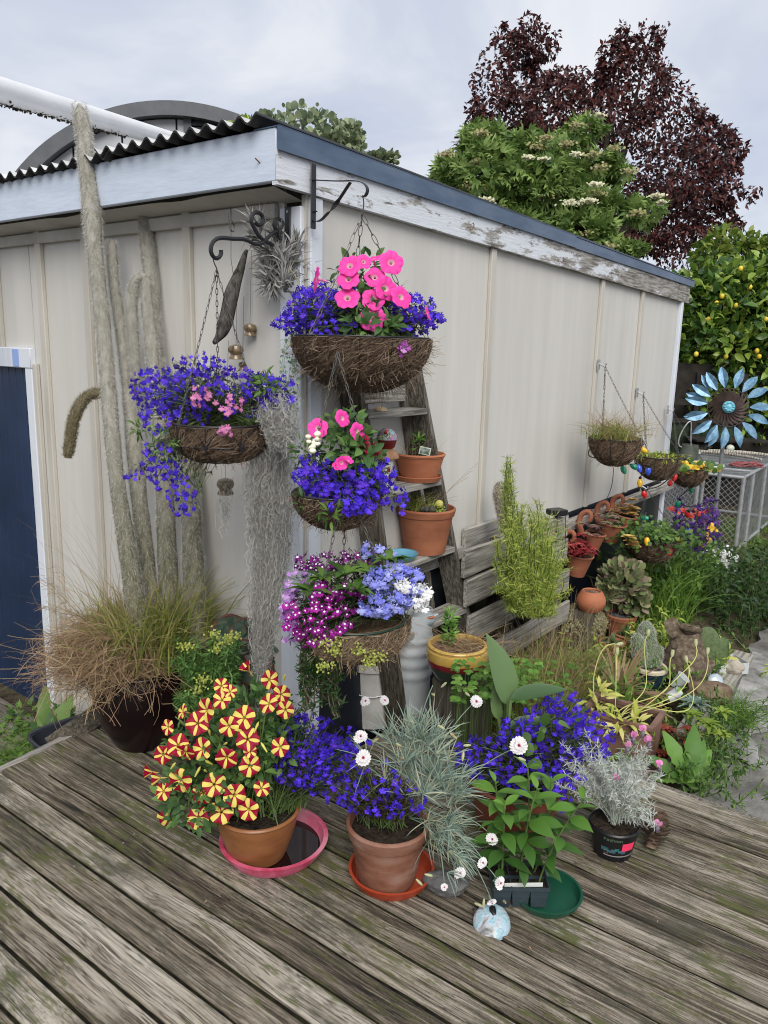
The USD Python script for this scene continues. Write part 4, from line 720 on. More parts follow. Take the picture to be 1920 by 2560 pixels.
bell(510, 760, 17, 615); bell(540, 712, 14, 540); bell(487, 1050, 19, 735); bell(524, 790, 9, 640)
b = MB().tube([q(497, 445), q(499, 480), q(499, 560), q(505, 600)], .0011, 4); a = np.linspace(0, 6.28, 14)
for cx, cy, w, h in ((497, 466, 3, 17), (500, 488, 4, 12), (503, 492, 4, 9)): b.tube(np.array([q(cx + w * math.cos(x), cy + h * math.sin(x)) for x in a]), .0013, 4)
put('cord', b, 'black_iron', t)
t = thing('air_plant', 'cluster of spiky silver air plants on the scroll bracket', 'air plant', pl(600, 560))
spr = [(553, 475, 42, (-.15, .9)), (545, 508, 34, (-.8, .5)), (598, 500, 34, (-.3, .7)), (640, 520, 44, (.25, .8)), (632, 555, 50, (.35, .75)), (570, 545, 44, (-.75, .1)), (612, 545, 44, (.1, .6)), (640, 580, 50, (.45, .65)), (585, 600, 48, (-.3, .6)), (588, 620, 40, (.0, -.7)), (595, 575, 45, (-.2, .3)), (655, 610, 36, (.5, .3)), (620, 600, 46, (.25, .45)), (572, 580, 34, (-.7, .5))]
for X, Y, w, (dx, dz) in spr:
    p = ay(X, Y, (1.87 if X < 600 else 1.80) + rng.normal() * .015); r = w * mpp(p) * 1.3; n = 52; axd = unit(HR * dx + Z * dz - FWD * .3); d = unit(axd + rng.normal(size=(n, 3)) * .62); c0 = p - axd * r * .35 + rng.normal(size=(n, 3)) * .008
    C = bez(c0, c0 + (d * .35 + axd * .25) * r, c0 + d * r * rng.uniform(.7, 1.1, (n, 1)), 5); put('rosette', MB().strips(C, .0033 * np.array([.9, 1, .75, .4, .05])), 'leaf_air', t, kind='stuff')
put('flower_stem', MB().tube(spline([ay(625, 580, 1.76), ay(640, 600, 1.75), ay(652, 640, 1.74), ay(655, 690, 1.73)], 12), .0012, 5), 'stem_pale', t)

# ------------------------------------------------------------------ hanging baskets at the corner
bc1 = hook1.copy(); bc1[2] = hz(hook1, 913); bc1 += HR * .004
t = basket('hanging_basket', 'black iron basket with flat coir liner hanging from the scroll bracket', bc1, .142, .118, hook1 + [0, 0, -.045], flat=1, nw=9, nfib=900, linkr=.0042)
b = MB(); a = np.linspace(0, 2 * np.pi, 49); b.tube(np.stack([.140 * np.cos(a), .140 * np.sin(a), 0 * a - .062], 1) + bc1, .0026, 6); put('band', b, 'black_iron', t)
for k in range(9):
    aa = k / 9 * 2 * np.pi + .2; a2 = aa + .35; f_ = lambda A, z, rr=.147: bc1 + [rr * math.cos(A), rr * math.sin(A), z]
    for sg in (-1, 1): put('leaf_bar', MB().tube(spline([f_(aa, -.075), f_(aa + sg * .06, -.045), f_(aa + sg * .22, -.018), f_(aa + sg * .34, -.004)], 8), .0022, 5), 'black_iron', t)
put('hook', MB().tube(spline([pl(462, 552), pl(462, 566), pl(468, 580), pl(470, 592)], 12), .0018, 6), 'chain_metal', t)
def P1(X, Y, dd=0): return ad(X, Y, dep(bc1) + dd)
t = thing('lobelia', 'large deep blue lobelia overflowing the iron hanging basket', 'lobelia', bc1)
m1 = mpp(bc1)
lobelia(t, [(P1(455, 850), (165 * m1, .13, 62 * m1), 5), (P1(350, 838), (72 * m1, .10, 48 * m1), 1.6), (P1(580, 845), (68 * m1, .10, 42 * m1), 1.6), (P1(380, 900), (85 * m1, .08, 45 * m1), 1.6), (P1(352, 1000, -.05), (48 * m1, .05, 60 * m1), 1.1), (P1(395, 1070, -.05), (34 * m1, .04, 48 * m1), .7), (P1(300, 1028, -.05), (34 * m1, .03, 16 * m1), .25), (P1(435, 790), (70 * m1, .06, 30 * m1), .8)],
        [bc1 + HR * x + Z * .005 for x in (-.09, -.04, .0, .05, .10)], 620, 880, fs=.0082)
lobelia(t, [(P1(435, 855, -.14), (22 * m1, .02, 22 * m1), 1), (P1(490, 868, -.14), (34 * m1, .02, 26 * m1), 1), (P1(487, 930, -.15), (14 * m1, .02, 12 * m1), .5)], [bc1], 20, 42, 'flower_pink', fs=.0092)
t = thing('trailing_plant', 'small green succulent trailing over the left rim of the iron basket', 'plant', bc1 - HR * .1)
foliage(t, [(P1(355, 960, -.1), (30 * m1, .03, 36 * m1), 1), (P1(305, 925, -.1), (18 * m1, .03, 16 * m1), .6)], 110, L_LAN, .022, 'leaf_mid')
foliage(t, [(P1(575, 830, -.1), (26 * m1, .03, 22 * m1), 1)], 60, L_LAN, .03, 'leaf_mid')
# Spanish moss
t = thing('spanish_moss', 'long grey curtain of Spanish moss below the right of the iron basket', 'Spanish moss', bc1 + HR * .12 - Z * .75)
def curls(n, prof, dd, amp=.008, Lm=(.06, .26)):
    """Strands hanging inside an outline: prof = [(height in view, centre, half width)]."""
    K = 44; C = []; py, pcx, phw = np.array(prof, float).T; s = np.linspace(0, 1, K); d0 = dep(bc1) + dd
    for i in range(n):
        L = rng.uniform(*Lm) / mpp(bc1); ya = rng.uniform(py[0], py[-1] - .25 * L); yb = min(ya + L, py[-1] + rng.normal() * 14); o = rng.uniform(-1, 1); yy = ya + (yb - ya) * s
        xx = np.interp(yy, py, pcx) + o * np.interp(yy, py, phw); p0 = np.array([ad(x, y, d0) for x, y in zip(xx, yy)]); ph = rng.random(6) * 6.28; w = amp * rng.uniform(.4, 1.7); fr = rng.uniform(8, 26)
        C.append(p0 + np.stack([np.sin(fr * s + ph[0]) + .6 * np.sin(2.3 * fr * s + ph[1]), np.sin(fr * 1.1 * s + ph[2]) + .6 * np.sin(2.1 * fr * s + ph[3]), .7 * np.sin(1.7 * fr * s + ph[4])], 1) * w * .6 + rng.normal(size=3) * [.010, .010, 0])
    return np.array(C)
PM_ = [(850, 602, 36), (920, 600, 34), (1000, 592, 34), (1080, 586, 40), (1160, 586, 42), (1240, 582, 36), (1310, 574, 28), (1370, 568, 18), (1420, 565, 8), (1445, 564, 3)]
b = MB(); b.strips(curls(1500, PM_, .0), .0006); b.strips(curls(120, [(850, 600, 46), (1100, 586, 54), (1300, 574, 40), (1400, 566, 20)], .0, amp=.014), .0005)
b.strips(curls(200, [(840, 590, 40), (900, 600, 44), (960, 610, 26)], -.12), .0007); b.strips(curls(90, [(930, 548, 14), (1040, 545, 12), (1180, 550, 8)], .04), .0005); b.strips(curls(46, [(1030, 488, 16), (1130, 488, 5)], .1, amp=.006), .0005)
put('strands', b, 'moss_grey', t, kind='stuff', smooth=False)
# upper basket on its flat bracket
hook2 = ax(783, 425, 1.915)
t = thing('flat_bracket', 'black twisted flat iron bracket on the peeling barge board', 'bracket', (1.915, 1.75, 1.95))
xb = 1.915; bl = lambda X, Y: ax(X, Y, xb); p0, p1 = ay(667, 350, 1.738), ay(664, 492, 1.738)
put('back_plate', MB().bar((xb, 1.738, p0[2]), (xb, 1.738, p1[2]), .024, .005, up=(0, 1, 0)), 'black_iron', t)
def flatbar(pts, w, twist=None, n=40, th=.0022):
    C = spline(pts, n); d = unit(np.gradient(C, axis=0)); s0 = np.array([1.0, 0, 0]); V, F = [], []
    for i in range(n):
        a = 0 if twist is None else np.interp(i / (n - 1), *twist); u_ = np.cross(d[i], s0); s = s0 * math.cos(a) + u_ * math.sin(a); u2 = np.cross(d[i], s)
        V += [C[i] - s * w / 2 - u2 * th / 2, C[i] + s * w / 2 - u2 * th / 2, C[i] + s * w / 2 + u2 * th / 2, C[i] - s * w / 2 + u2 * th / 2]
        if i: F += [[4 * i - 4 + j, 4 * i - 4 + (j + 1) % 4, 4 * i + (j + 1) % 4, 4 * i + j] for j in range(4)]
    return MB().add(np.array(V), np.array(F))
put('arm', flatbar([bl(672, 389), bl(700, 390), bl(740, 391), bl(775, 392), bl(788, 398), bl(794, 410), bl(790, 422), bl(781, 424)], .013), 'black_iron', t)
put('brace', flatbar([bl(683, 456), bl(676, 463), bl(676, 473), bl(688, 478), bl(703, 466), bl(722, 445), bl(745, 412), bl(757, 394)], .013, ([0, .45, .72, 1], [0, 0, 3.14, 3.14])), 'black_iron', t)
bc2 = hook2.copy(); bc2[2] = hz(hook2, 728); bc2 = bc2 + HR * .006; m2 = mpp(bc2); r2 = 142 * m2
t = basket('hanging_basket', 'big round bottomed coir basket hanging from the flat bracket', bc2, r2, 116 * m2, hook2 - [0, 0, .05], nw=14, nfib=2200, linkr=.0075)
put('hook', MB().tube(spline([hook2 + [0, 0, .004], hook2 + HR * .004 - Z * .02, hook2 - HR * .002 - Z * .05], 10), .002, 6), 'chain_metal', t)
def P2(X, Y, dd=0): return ad(X, Y, dep(bc2) + dd)
t = thing('lobelia', 'deep blue lobelia ringing the pink petunias in the upper basket', 'lobelia', bc2)
lobelia(t, [(P2(685, 668), (72 * m2, .12, 52 * m2), 3), (P2(640, 690), (40 * m2, .07, 36 * m2), .8), (P2(885, 680), (70 * m2, .11, 46 * m2), 2), (P2(935, 690), (32 * m2, .06, 18 * m2), .5), (P2(610, 700), (24 * m2, .03, 14 * m2), .2), (P2(720, 640, .08), (90 * m2, .05, 40 * m2), .8), (P2(715, 706, -.10), (60 * m2, .05, 18 * m2), .6)], [bc2 + HR * x for x in (-.12, -.07, .08, .13)], 430, 560, fs=.0088)
t = thing('petunia', 'bright pink petunias crowning the upper hanging basket', 'petunia', bc2)
foliage(t, [(P2(800, 665, -.05), (70 * m2, .10, 62 * m2), 2), (P2(800, 705, -.14), (60 * m2, .05, 22 * m2), 1), (P2(775, 580), (55 * m2, .06, 40 * m2), .6)], 330, L_OV, .036, 'leaf_petunia')
for x, y, r, sd in [(685, 750, 80, 0), (850, 760, 74, .1), (930, 690, 78, .15), (965, 525, 80, .15), (700, 545, 74, -.1), (860, 620, 66, .1), (850, 885, 86, -.05), (1030, 745, 76, .5), (690, 630, 72, 0), (790, 520, 50, .2)]:
    X, Y = (600 + x / 2.552) / KD, (450 + y / 2.552) / KD
    petunia(t, P2(X, Y, -.15), unit(-FWD + HR * (sd + rng.normal() * .15) + Z * (.15 + rng.normal() * .12)), r / 2.552 / KD * m2 * .98, 'petunia_pink')
for x, y, nx, nz, r in [(485, 630, -1.0, .15, 76), (850, 500, -.3, 1.0, 66), (700, 640, -.2, .9, 80), (1200, 850, .9, .2, 45)]:
    X, Y = (600 + x / 2.552) / KD, (450 + y / 2.552) / KD; petunia(t, P2(X, Y, -.10), unit(HR * nx + Z * nz - FWD * .25), r / 2.552 / KD * m2, 'petunia_pink')
b = MB()
for i in range(26): p = P2(rng.uniform(720, 900), rng.uniform(600, 700), -.10); b.strips(bez(bc2 + rng.normal(size=3) * .03, (bc2 + p) / 2 + Z * .05, p, 6)[None], .002)
put('stems', b, 'stem_green', t, kind='stuff', smooth=False)
t2 = thing('dichondra', 'thin silver green trailer hanging left of the upper basket', 'trailing plant', P2(625, 800)); b = MB(); b2 = MB()
for k in range(9):
    x = rng.uniform(612, 645); C = spline([P2(650, 715), P2(x, 740), P2(x - 8 + rng.normal() * 6, 790), P2(x + rng.normal() * 8, rng.uniform(830, 900))], 14); b.strips(C[None], .0006); b2.scat(L_ROUND, C[2:] + rng.normal(size=(12, 3)) * .005, rng.normal(size=(12, 3)) - Z * .4, -FWD + rng.normal(size=(12, 3)) * .4, .013)
put('stems', b, 'stem_green', t2, kind='stuff', smooth=False); put('leaves', b2, 'leaf_blue_grey', t2, kind='stuff')
t = thing('lobelia', 'tiny magenta lobelia sprig poking through the upper basket liner', 'lobelia', P2(872, 755, -.17))
lobelia(t, [(P2(872, 752, -.17), (12 * m2, .01, 18 * m2), 1)], [bc2 + HR * .07 - Z * .03 - FWD * .15], 6, 9, 'flower_magenta', fs=.008)
# middle basket
bc3 = ad(728, 1062, 2.17); m3 = mpp(bc3)
h3 = bc3 + [.03, .03, .38]
t = basket('hanging_basket', 'coir basket of blue lobelia in front of the ladder, below the big one', bc3, 92 * m3, 80 * m3, h3, nw=12, nfib=1000, cm='black_iron', linkr=.005)
def P3(X, Y, dd=0): return ad(X, Y, dep(bc3) + dd)
t = thing('lobelia', 'deep blue lobelia mounding over the middle coir basket', 'lobelia', bc3)
lobelia(t, [(P3(745, 1045, -.05), (92 * m3, .10, 52 * m3), 4), (P3(675, 1020, -.03), (44 * m3, .07, 46 * m3), 1.3), (P3(815, 1040, -.03), (44 * m3, .07, 56 * m3), 1.5), (P3(760, 1092, -.12), (50 * m3, .03, 20 * m3), .6), (P3(860, 1080, -.02), (26 * m3, .03, 30 * m3), .2)], [bc3 + HR * x for x in (-.05, 0, .05)], 360, 560, fs=.0088)
t = thing('petunia', 'three pink petunias with leafy stems above the middle basket', 'petunia', bc3)
foliage(t, [(P3(745, 945), (62 * m3, .06, 55 * m3), 2), (P3(775, 985, -.05), (50 * m3, .04, 30 * m3), 1)], 240, L_OV, .036, 'leaf_petunia')
foliage(t, [(P3(660, 975), (26 * m3, .04, 30 * m3), 1), (P3(652, 1085, -.08), (14 * m3, .02, 16 * m3), .5), (P3(712, 1110, -.13), (20 * m3, .02, 20 * m3), .5)], 90, L_LAN, .03, 'leaf_mid')
for x, y, nx, r in [(497, 1582, -.05, 66), (655, 1520, .75, 58), (752, 1605, .75, 60)]:
    petunia(t, P3((600 + x / 2.552) / KD, (450 + y / 2.552) / KD, -.06), unit(-FWD + HR * nx * 1.4 + Z * .2), r / 2.552 / KD * m3, 'petunia_pink')
for x, y, r in [(648, 1805, 42), (620, 1830, 34), (690, 1790, 34)]: petunia(t, P3((600 + x / 2.552) / KD, (450 + y / 2.552) / KD, -.15), unit(-FWD + Z * .5 + rng.normal(size=3) * .3), r / 2.552 / KD * m3, 'petunia_pink', cup=.3)
leafy('petal_deep_red', [(0.30, 0.004, 0.04), (0.42, 0.008, 0.06)], trans=.2)
t = thing('snapdragon', 'cream white snapdragon spike in the middle basket', 'snapdragon', P3(678, 960, -.05)); b = MB()
for k in range(15): p = P3(678 + rng.normal() * 9, 938 + k * 2.6, -.06 + rng.normal() * .01); b.ball(p, np.array([.009, .008, .007]) * rng.uniform(.8, 1.2), 1, wob=.3, seed=k)
plain('snap_cream', (0.78, 0.74, 0.50), (0.82, 0.80, 0.68), sc=50, rough=.6); put('blooms', b, 'snap_cream', t); put('stem', MB().tube([P3(678, 940, -.05), P3(680, 1040, -.03)], .002, 5), 'stem_green', t)
t = thing('snapdragon', 'dark red snapdragon head right of the pink petunias', 'snapdragon', P3(795, 970, -.02)); foliage(t, [(P3(785, 955, -.04), (14 * m3, .012, 12 * m3), 1), (P3(802, 972, -.04), (16 * m3, .012, 16 * m3), 1)], 46, L_ROUND, .016, 'petal_deep_red', name='petals')
# lower basket
bc4 = ad(763, 1330, 2.12); m4_ = mpp(bc4)
t = basket('hanging_basket', 'pale ribbed coir basket of purple lobelia, lowest before the ladder', bc4, 112 * m4_, 88 * m4_, bc4 + [.02, .05, .36], m='coir_light', vert=True, flat=1, nw=11, nfib=1700, lum=.22, cm='green_wire', linkr=.005)
def P4(X, Y, dd=0): return ad(X, Y, dep(bc4) + dd)
R4 = [bc4 + HR * x for x in (-.08, -.03, .03, .09)]
t = thing('lobelia', 'magenta purple lobelia with white eyes covering the lower basket front', 'lobelia', bc4 - HR * .06); lobelia(t, [(P4(690, 1330, -.12), (76 * m4_, .05, 52 * m4_), 3), (P4(735, 1275, -.10), (60 * m4_, .04, 22 * m4_), .8), (P4(690, 1375, -.10), (60 * m4_, .04, 30 * m4_), .8)], R4, 170, 165, 'flower_violet', fs=.0105, eyes=True)
t = thing('lobelia', 'dark purple lobelia rising at the back of the lower basket', 'lobelia', bc4 + Z * .1); lobelia(t, [(P4(690, 1215, .03), (55 * m4_, .05, 24 * m4_), 1), (P4(765, 1205, .03), (60 * m4_, .05, 28 * m4_), 1)], R4, 70, 75, 'flower_dark_purple', fs=.0100, eyes=True)
t = thing('lobelia', 'pale lilac lobelia down the left side of the lower basket', 'lobelia', bc4 - HR * .14); lobelia(t, [(P4(622, 1330, -.06), (22 * m4_, .04, 62 * m4_), 1), (P4(645, 1258, -.03), (30 * m4_, .04, 30 * m4_), .7)], R4, 60, 75, 'flower_lilac', fs=.0105)
t = thing('lobelia', 'sky blue lobelia on the right of the lower basket', 'lobelia', bc4 + HR * .1); lobelia(t, [(P4(850, 1265, -.06), (74 * m4_, .07, 52 * m4_), 3), (P4(830, 1305, -.12), (58 * m4_, .03, 26 * m4_), 1), (P4(815, 1190, .02), (50 * m4_, .03, 24 * m4_), .4)], R4, 190, 260, 'flower_pale_blue', fs=.0110)
t = thing('lobelia', 'white lobelia at the right end of the lower basket', 'lobelia', bc4 + HR * .17); lobelia(t, [(P4(905, 1290, -.08), (26 * m4_, .03, 30 * m4_), 1), (P4(875, 1265, -.12), (18 * m4_, .02, 12 * m4_), .3)], R4, 30, 46, 'flower_white', fs=.0110)
t = thing('dianthus', 'fresh green sweet william leaves in the middle of the lower basket', 'plant', bc4 + Z * .06)
for X, Y, dd in [(745, 1245, -.08), (700, 1255, -.08), (790, 1240, -.05), (670, 1280, -.10), (765, 1280, -.12), (840, 1215, -.02)]:
    p = P4(X, Y, dd); n = 15; a = rng.random(n) * 6.28; d = unit(np.stack([np.cos(a), np.sin(a), .55 + .5 * rng.random(n)], 1))
    for i in range(n): put('leaf', MB().scat(L_LAN, [p], d[i:i + 1], Z, rng.uniform(.05, .085)), 'leaf_mid', t)
t = thing('sedum', 'dark green sedum with yellow flower heads trailing under the lower basket', 'sedum', bc4 - Z * .3 - HR * .08); bs, bl_ = MB(), MB()
for k in range(26):
    x = rng.uniform(645, 735); e = P4(x + rng.normal() * 22, rng.uniform(1440, 1560), -.03 + rng.normal() * .02); C = spline([bc4 + HR * rng.uniform(-.1, -.02) - Z * .05, P4(x, 1415, -.08), P4(x + rng.normal() * 12, 1450, -.06), e], 26); bs.tube(C, .0022, 5)
    i = rng.integers(8, 26, 62); c = C[i]; d = unit(rng.normal(size=(62, 3)) + Z * .2); bl_.scat(L_LAN, c, d, rng.normal(size=(62, 3)), .023, wid=.75)
put('stems', bs, 'stem_brown', t, kind='stuff'); put('leaves', bl_, 'leaf_dark', t, kind='stuff'); 
b = MB()
for X, Y in [(657 + 48, 1390), (735, 1385), (775, 1405), (815, 1415), (700, 1440), (800, 1430), (725, 1405)]: p = P4(X, Y, -.14) ; n = 50; b.scat(L_ROUND, p + rng.normal(size=(n, 3)) * [.012, .012, .007], rng.normal(size=(n, 3)) + Z, -FWD, .006)
put('flower_heads', b, 'flower_yellow_green', t, kind='stuff')
# ------------------------------------------------------------------ ladder and what stands on it
def lp(X, Y, off=0.0):
    """On the plane of the ladder's front edges, leaning to the wall."""
    R = ray(X, Y); s = (1.60 - off - .06 * 1.5 * -1 * -1 * -1 - EYE[1] + .0) ; n = np.array([0, 1.0, -.06]); return EYE + R * ((np.array([0, 1.60 - off, 0]) - EYE) @ n) / (R @ n)
lad = thing('step_ladder', 'weathered grey wooden step ladder leaning at the shed wall', 'ladder', lp(950, 1540))
LT, LB, RT, RB = lp(786, 840), lp(889, 1600), lp(905, 760), lp(1038, 1440)
def alongL(z): return LB + (LT - LB) * (z - LB[2]) / (LT[2] - LB[2])
def alongR(z): return RB + (RT - RB) * (z - RB[2]) / (RT[2] - RB[2])
zb_ = 0.0; ztl = max(LT[2], RT[2]) + .12
def stile(f, z0, z1, w=.095, th=.024):
    b = MB(); a, c = f(z0), f(z1); plank(b, a + [-.0, w / 2, 0], c + [-.0, w / 2, 0], w, th, up=(1, 0, 0), ch=.003, jit=.0015, seed=int(z1 * 10)); return b
put('rail', stile(alongL, 0.002, ztl), 'dark_timber', lad); put('rail', stile(alongR, 0.002, ztl), 'grey_timber_z', lad)
steps = [(lp(801, 886), lp(932, 886)), (lp(835, 1058), lp(957, 1036)), (lp(862, 1212), lp(987, 1187)), (lp(887, 1362), lp(1011, 1315)), (lp(889, 1540), lp(1030, 1475))]
SZ = []
for a, c in steps:
    z = (a[2] + c[2]) / 2; SZ.append(z); L_, R_ = alongL(z), alongR(z); b = MB()
    plank(b, (L_[0] + .001, L_[1] + .045, z), (R_[0] - .024, R_[1] + .045, z), .100, .022, seed=int(z * 100)); put('tread', b, 'grey_timber_x', lad)
for k, (xa, xb) in enumerate(((LT[0] + .05, LB[0] + .20), (RT[0] - .03, RB[0] - .06))):
    b = MB(); plank(b, (xb, 1.765, 0.0), (xa, 1.755, ztl - .1), .035, .022, up=(0, -1, 0), seed=20 + k); put('back_leg', b, 'grey_timber_z', lad)
b = MB(); z = steps[0][0][2] + .045; plank(b, (alongL(z)[0] + .05, 1.74, z), (alongR(z)[0] - .06, 1.74, z), .06, .018, up=(0, -1, 0)); put('brace', b, 'grey_timber_x', lad)
def on(k, X, dy=.045):
    z = SZ[k]; p = lp(X, 1000 if k == 1 else 1100); a = alongL(z); R = ray(X, 1000); y = a[1] + dy; q = EYE + R * ((y - 0) / R[1]); 
    for _ in range(6):      # the column of the view at that height
        lo = q.copy(); v = q - EYE; 
        xx = (960 + FOC * ((np.array([q[0], y, z]) - EYE) @ RGT) / ((np.array([q[0], y, z]) - EYE) @ FWD)) / KD; q = np.array([q[0] + (X - xx) * mpp(q) * 1.2, y, z])
    return np.array([q[0], y, z + .001])
# shell on the top visible step
def shell(name, label, p, r, m, tilt=(0, 0, 1), sx=1.0):
    t = thing(name, label, 'shell', p); a = np.linspace(0, 2 * np.pi, 40)[:-1]; rings = []
    s, d, w = frame(unit(np.asarray(tilt)), HR)
    for q in np.linspace(0, 1, 9):
        rr = r * math.sin(q * np.pi / 2); h = r * .42 * math.cos(q * np.pi / 2) ** .8; off = .25 * r * (1 - q)
        rings.append(p + np.outer(np.cos(a) * sx * rr * (1 + .03 * np.sin(9 * a)) + off, s) + np.outer(np.sin(a) * .78 * rr, w) + d * h)
    v = np.vstack(rings); k = np.arange(39); f = np.vstack([np.stack([i * 39 + k, (i + 1) * 39 + k, (i + 1) * 39 + (k + 1) % 39, i * 39 + (k + 1) % 39], 1) for i in range(8)])
    v = v + (meshkit.fbm(v * 160, 3)[:, None] - .5) * r * .07; put('shell_body', (v, np.vstack([f[:, [0, 1, 2]], f[:, [0, 2, 3]]]), None), m, t); return t, (s, d, w)
plain('shell_tan', (0.36, 0.24, 0.12), (0.50, 0.38, 0.22), sc=60, rough=.4)
shell('seashell', 'pale tan seashell on the topmost visible ladder step', on(0, 822, .03), .032, 'shell_tan')
# mosaic lantern
p = on(1, 833, .03); h0 = hz(p, 922) - p[2]
plain('lantern_white', (0.50, 0.49, 0.46), (0.60, 0.60, 0.57), sc=30, rough=.4); plain('lantern_rust', (0.28, 0.12, 0.06), (0.42, 0.24, 0.13), sc=40, rough=.5)
mat('mosaic', {'g': ('geometry', {}), 'v': ('voronoi_texture', {'scale': 75.0}), 'e': ('voronoi_texture', {'scale': 75.0, 'feature': 'distance_to_edge'}), 'h': ('hsv', {'saturation': 1.0, 'value': .6}), 'm': ('mix_color', {'b': (.55, .56, .50), 'fac': .45}), 'r': ('rgb_ramp', {'ramp': [(.03, (.25, .25, .23)), (.06, (1, 1, 1))]}), 'x': ('mix_color', {'blend_type': 'multiply', 'fac': 1.0}), 'p': ('principled_bsdf', {'roughness': .15})},
    [('g.position', 'v.vector'), ('g.position', 'e.vector'), ('v.color', 'h.color'), ('h.color', 'm.a'), ('e.distance', 'r.fac'), ('m.result', 'x.a'), ('r.color', 'x.b'), ('x.result', 'p.base_color')], 'p.BSDF')
plain('red_glass', (0.40, 0.01, 0.01), rough=.1); plain('blue_glass', (0.02, 0.03, 0.30), rough=.1); plain('dark_red', (0.13, 0.012, 0.012), rough=.3)
t = thing('mosaic_lantern', 'little mosaic lantern house with domed lid on the ladder step', 'lantern', p); H = h0
put('base', MB().lathe([(0, 0), (.030, 0), (.030, .012), (.026, .014)], p, 24), 'lantern_white', t)
put('tower', MB().lathe([(.026, .012), (.028, H * .2), (.029, H * .52), (.024, H * .53)], p, 6), 'lantern_white', t)
put('roof', MB().lathe([(.024, H * .50), (.046, H * .50), (.047, H * .52), (.040, H * .60), (.026, H * .64), (.018, H * .66)], p, 32), 'lantern_rust', t)
put('neck', MB().lathe([(.018, H * .64), (.030, H * .68), (.036, H * .78), (.036, H * .82)], p, 28), 'dark_red', t)
put('dome', MB().lathe([(.038, H * .80), (.037, H * .86), (.028, H * .93), (.014, H * .97), (0, H * .98)], p, 28), 'mosaic', t)
put('gem', MB().ball(p + Z * H * .9 - FWD * .033 - HR * .004, (.008, .005, .008), 2), 'red_glass', t)
for dx, zz, m in ((-.006, .40, 'blue_glass'), (.010, .30, 'red_glass'), (-.012, .22, 'blue_glass'), (.004, .14, 'dark_red'), (.016, .18, 'dark_red')):
    put('window', MB().box(p + Z * H * zz - FWD * .0265 + HR * dx, (.010, .003, .016), (HR, HF, Z)), m, t)
# terracotta planters on the steps
p = on(1, 905, .05); rt = 55 * mpp(p); hh = hz(p, 978) - p[2]
t = thing('saucer', 'oval terracotta saucer under the ladder planter', 'saucer', p); put('dish', MB().lathe([(0, 0), (rt * .80, 0), (rt * .90, .018), (rt * .87, .020), (rt * .78, .006), (0, .006)], p, 48), 'terracotta_bright', t)
pot('ladder_planter', 'wide bright terracotta planter with plant tag on the ladder', p + Z * .007, rt * .72, rt * .98, hh * .93, 'terracotta_bright', fill=.85, rim=.004, rimh=.014)
pp = p + Z * hh * .88; t = thing('seedling', 'young green shoot with plant tag in the ladder planter', 'plant', pp)
foliage(t, [(pp + Z * .045 - HR * .006, (.018, .018, .04), 1)], 46, L_LAN, .028, 'leaf_fresh'); put('stem', MB().tube([pp, pp + Z * .08 - HR * .006], .0016, 5), 'stem_green', t)
put('straw', tuft(MB(), pp + HR * np.array([-.04, -.02, .03])[:, None], 46, .09, .06, .0007), 'dry_grass', t, kind='stuff', smooth=False)
plain('tag_green', (0.05, 0.08, 0.06), (0.35, 0.42, 0.36), sc=55, rough=.3)
put('tag', MB().box(pp + Z * .018 + HR * .018 - FWD * .03, (.044, .0016, .030), (unit(HR - Z * .2), HF, unit(Z + HR * .2))), 'tag_white', t)
plain('tag_white', (0.62, 0.64, 0.60), rough=.4); put('tag_print', MB().box(pp + Z * .018 + HR * .018 - FWD * .0312, (.037, .0012, .023), (unit(HR - Z * .2), HF, unit(Z + HR * .2))), 'tag_green', t)
p = on(2, 917, .05); rt = 63 * mpp(p); hh = hz(p, 1095) - p[2]
pot('terracotta_pot', 'terracotta pot of yellow succulents and weeds on the third ladder step', p, rt * .70, rt * .97, hh, 'terracotta', fill=.88, rim=.006, rimh=.032)
pp = p + Z * hh * .9; t = thing('succulent', 'small yellow green succulents with grass in the ladder pot', 'plant', pp)
foliage(t, [(pp + HR * .04 + Z * .012 - FWD * .02, (.032, .03, .022), 1)], 150, L_ROUND, .010, 'leaf_lime'); put('grass', tuft(MB(), pp - HR * .03, 130, .10, .08, .0011), 'green_grass', t, kind='stuff', smooth=False)
b = MB();
for dx, dy, r in ((.0, -.05, .014), (.02, -.055, .016), (-.015, -.045, .012)): b.ball(pp + HR * dx + FWD * dy + Z * .008, r, 2, wob=.15)
put('cactus', b, 'leaf_cactus_dark', t); plain('leaf_cactus_dark', (0.03, 0.03, 0.022), (0.09, 0.085, 0.06), sc=120, rough=.8); put('yellow_cactus', MB().ball(pp + HR * .05 - FWD * .02 + Z * .03, .017, 2, wob=.1), 'cactus_yellow', t); plain('cactus_yellow', (0.36, 0.34, 0.06), (0.55, 0.5, 0.16), sc=160, rough=.8)
put('stalks', MB().strips(np.array([bez(pp + HR * .03, pp + HR * .08 + Z * .10, pp + HR * (.16 + .02 * k) + Z * (.14 + .03 * k), 8) for k in range(3)]), .0006), 'dry_grass', t, kind='stuff', smooth=False)
plain('bowl_blue', (0.10, 0.30, 0.42), (0.16, 0.38, 0.50), sc=9, rough=.3)
p = on(2, 869, .03); pot('bowl', 'pale blue bowl left on the third ladder step', p, .030, 34 * mpp(p), .032, 'bowl_blue', fill=0, cat='bowl', th=.004, belly=.006)
plain('duck_glaze', (0.23, 0.27, 0.29), (0.36, 0.39, 0.39), sc=25, rough=.25); plain('duck_orange', (0.42, 0.12, 0.045), (0.5, 0.17, 0.07), sc=20, rough=.3)
p = on(3, 912, .01); m_ = mpp(p); t = thing('duck_pot', 'grey glazed duck shaped pot on the fourth ladder step', 'pot', p)
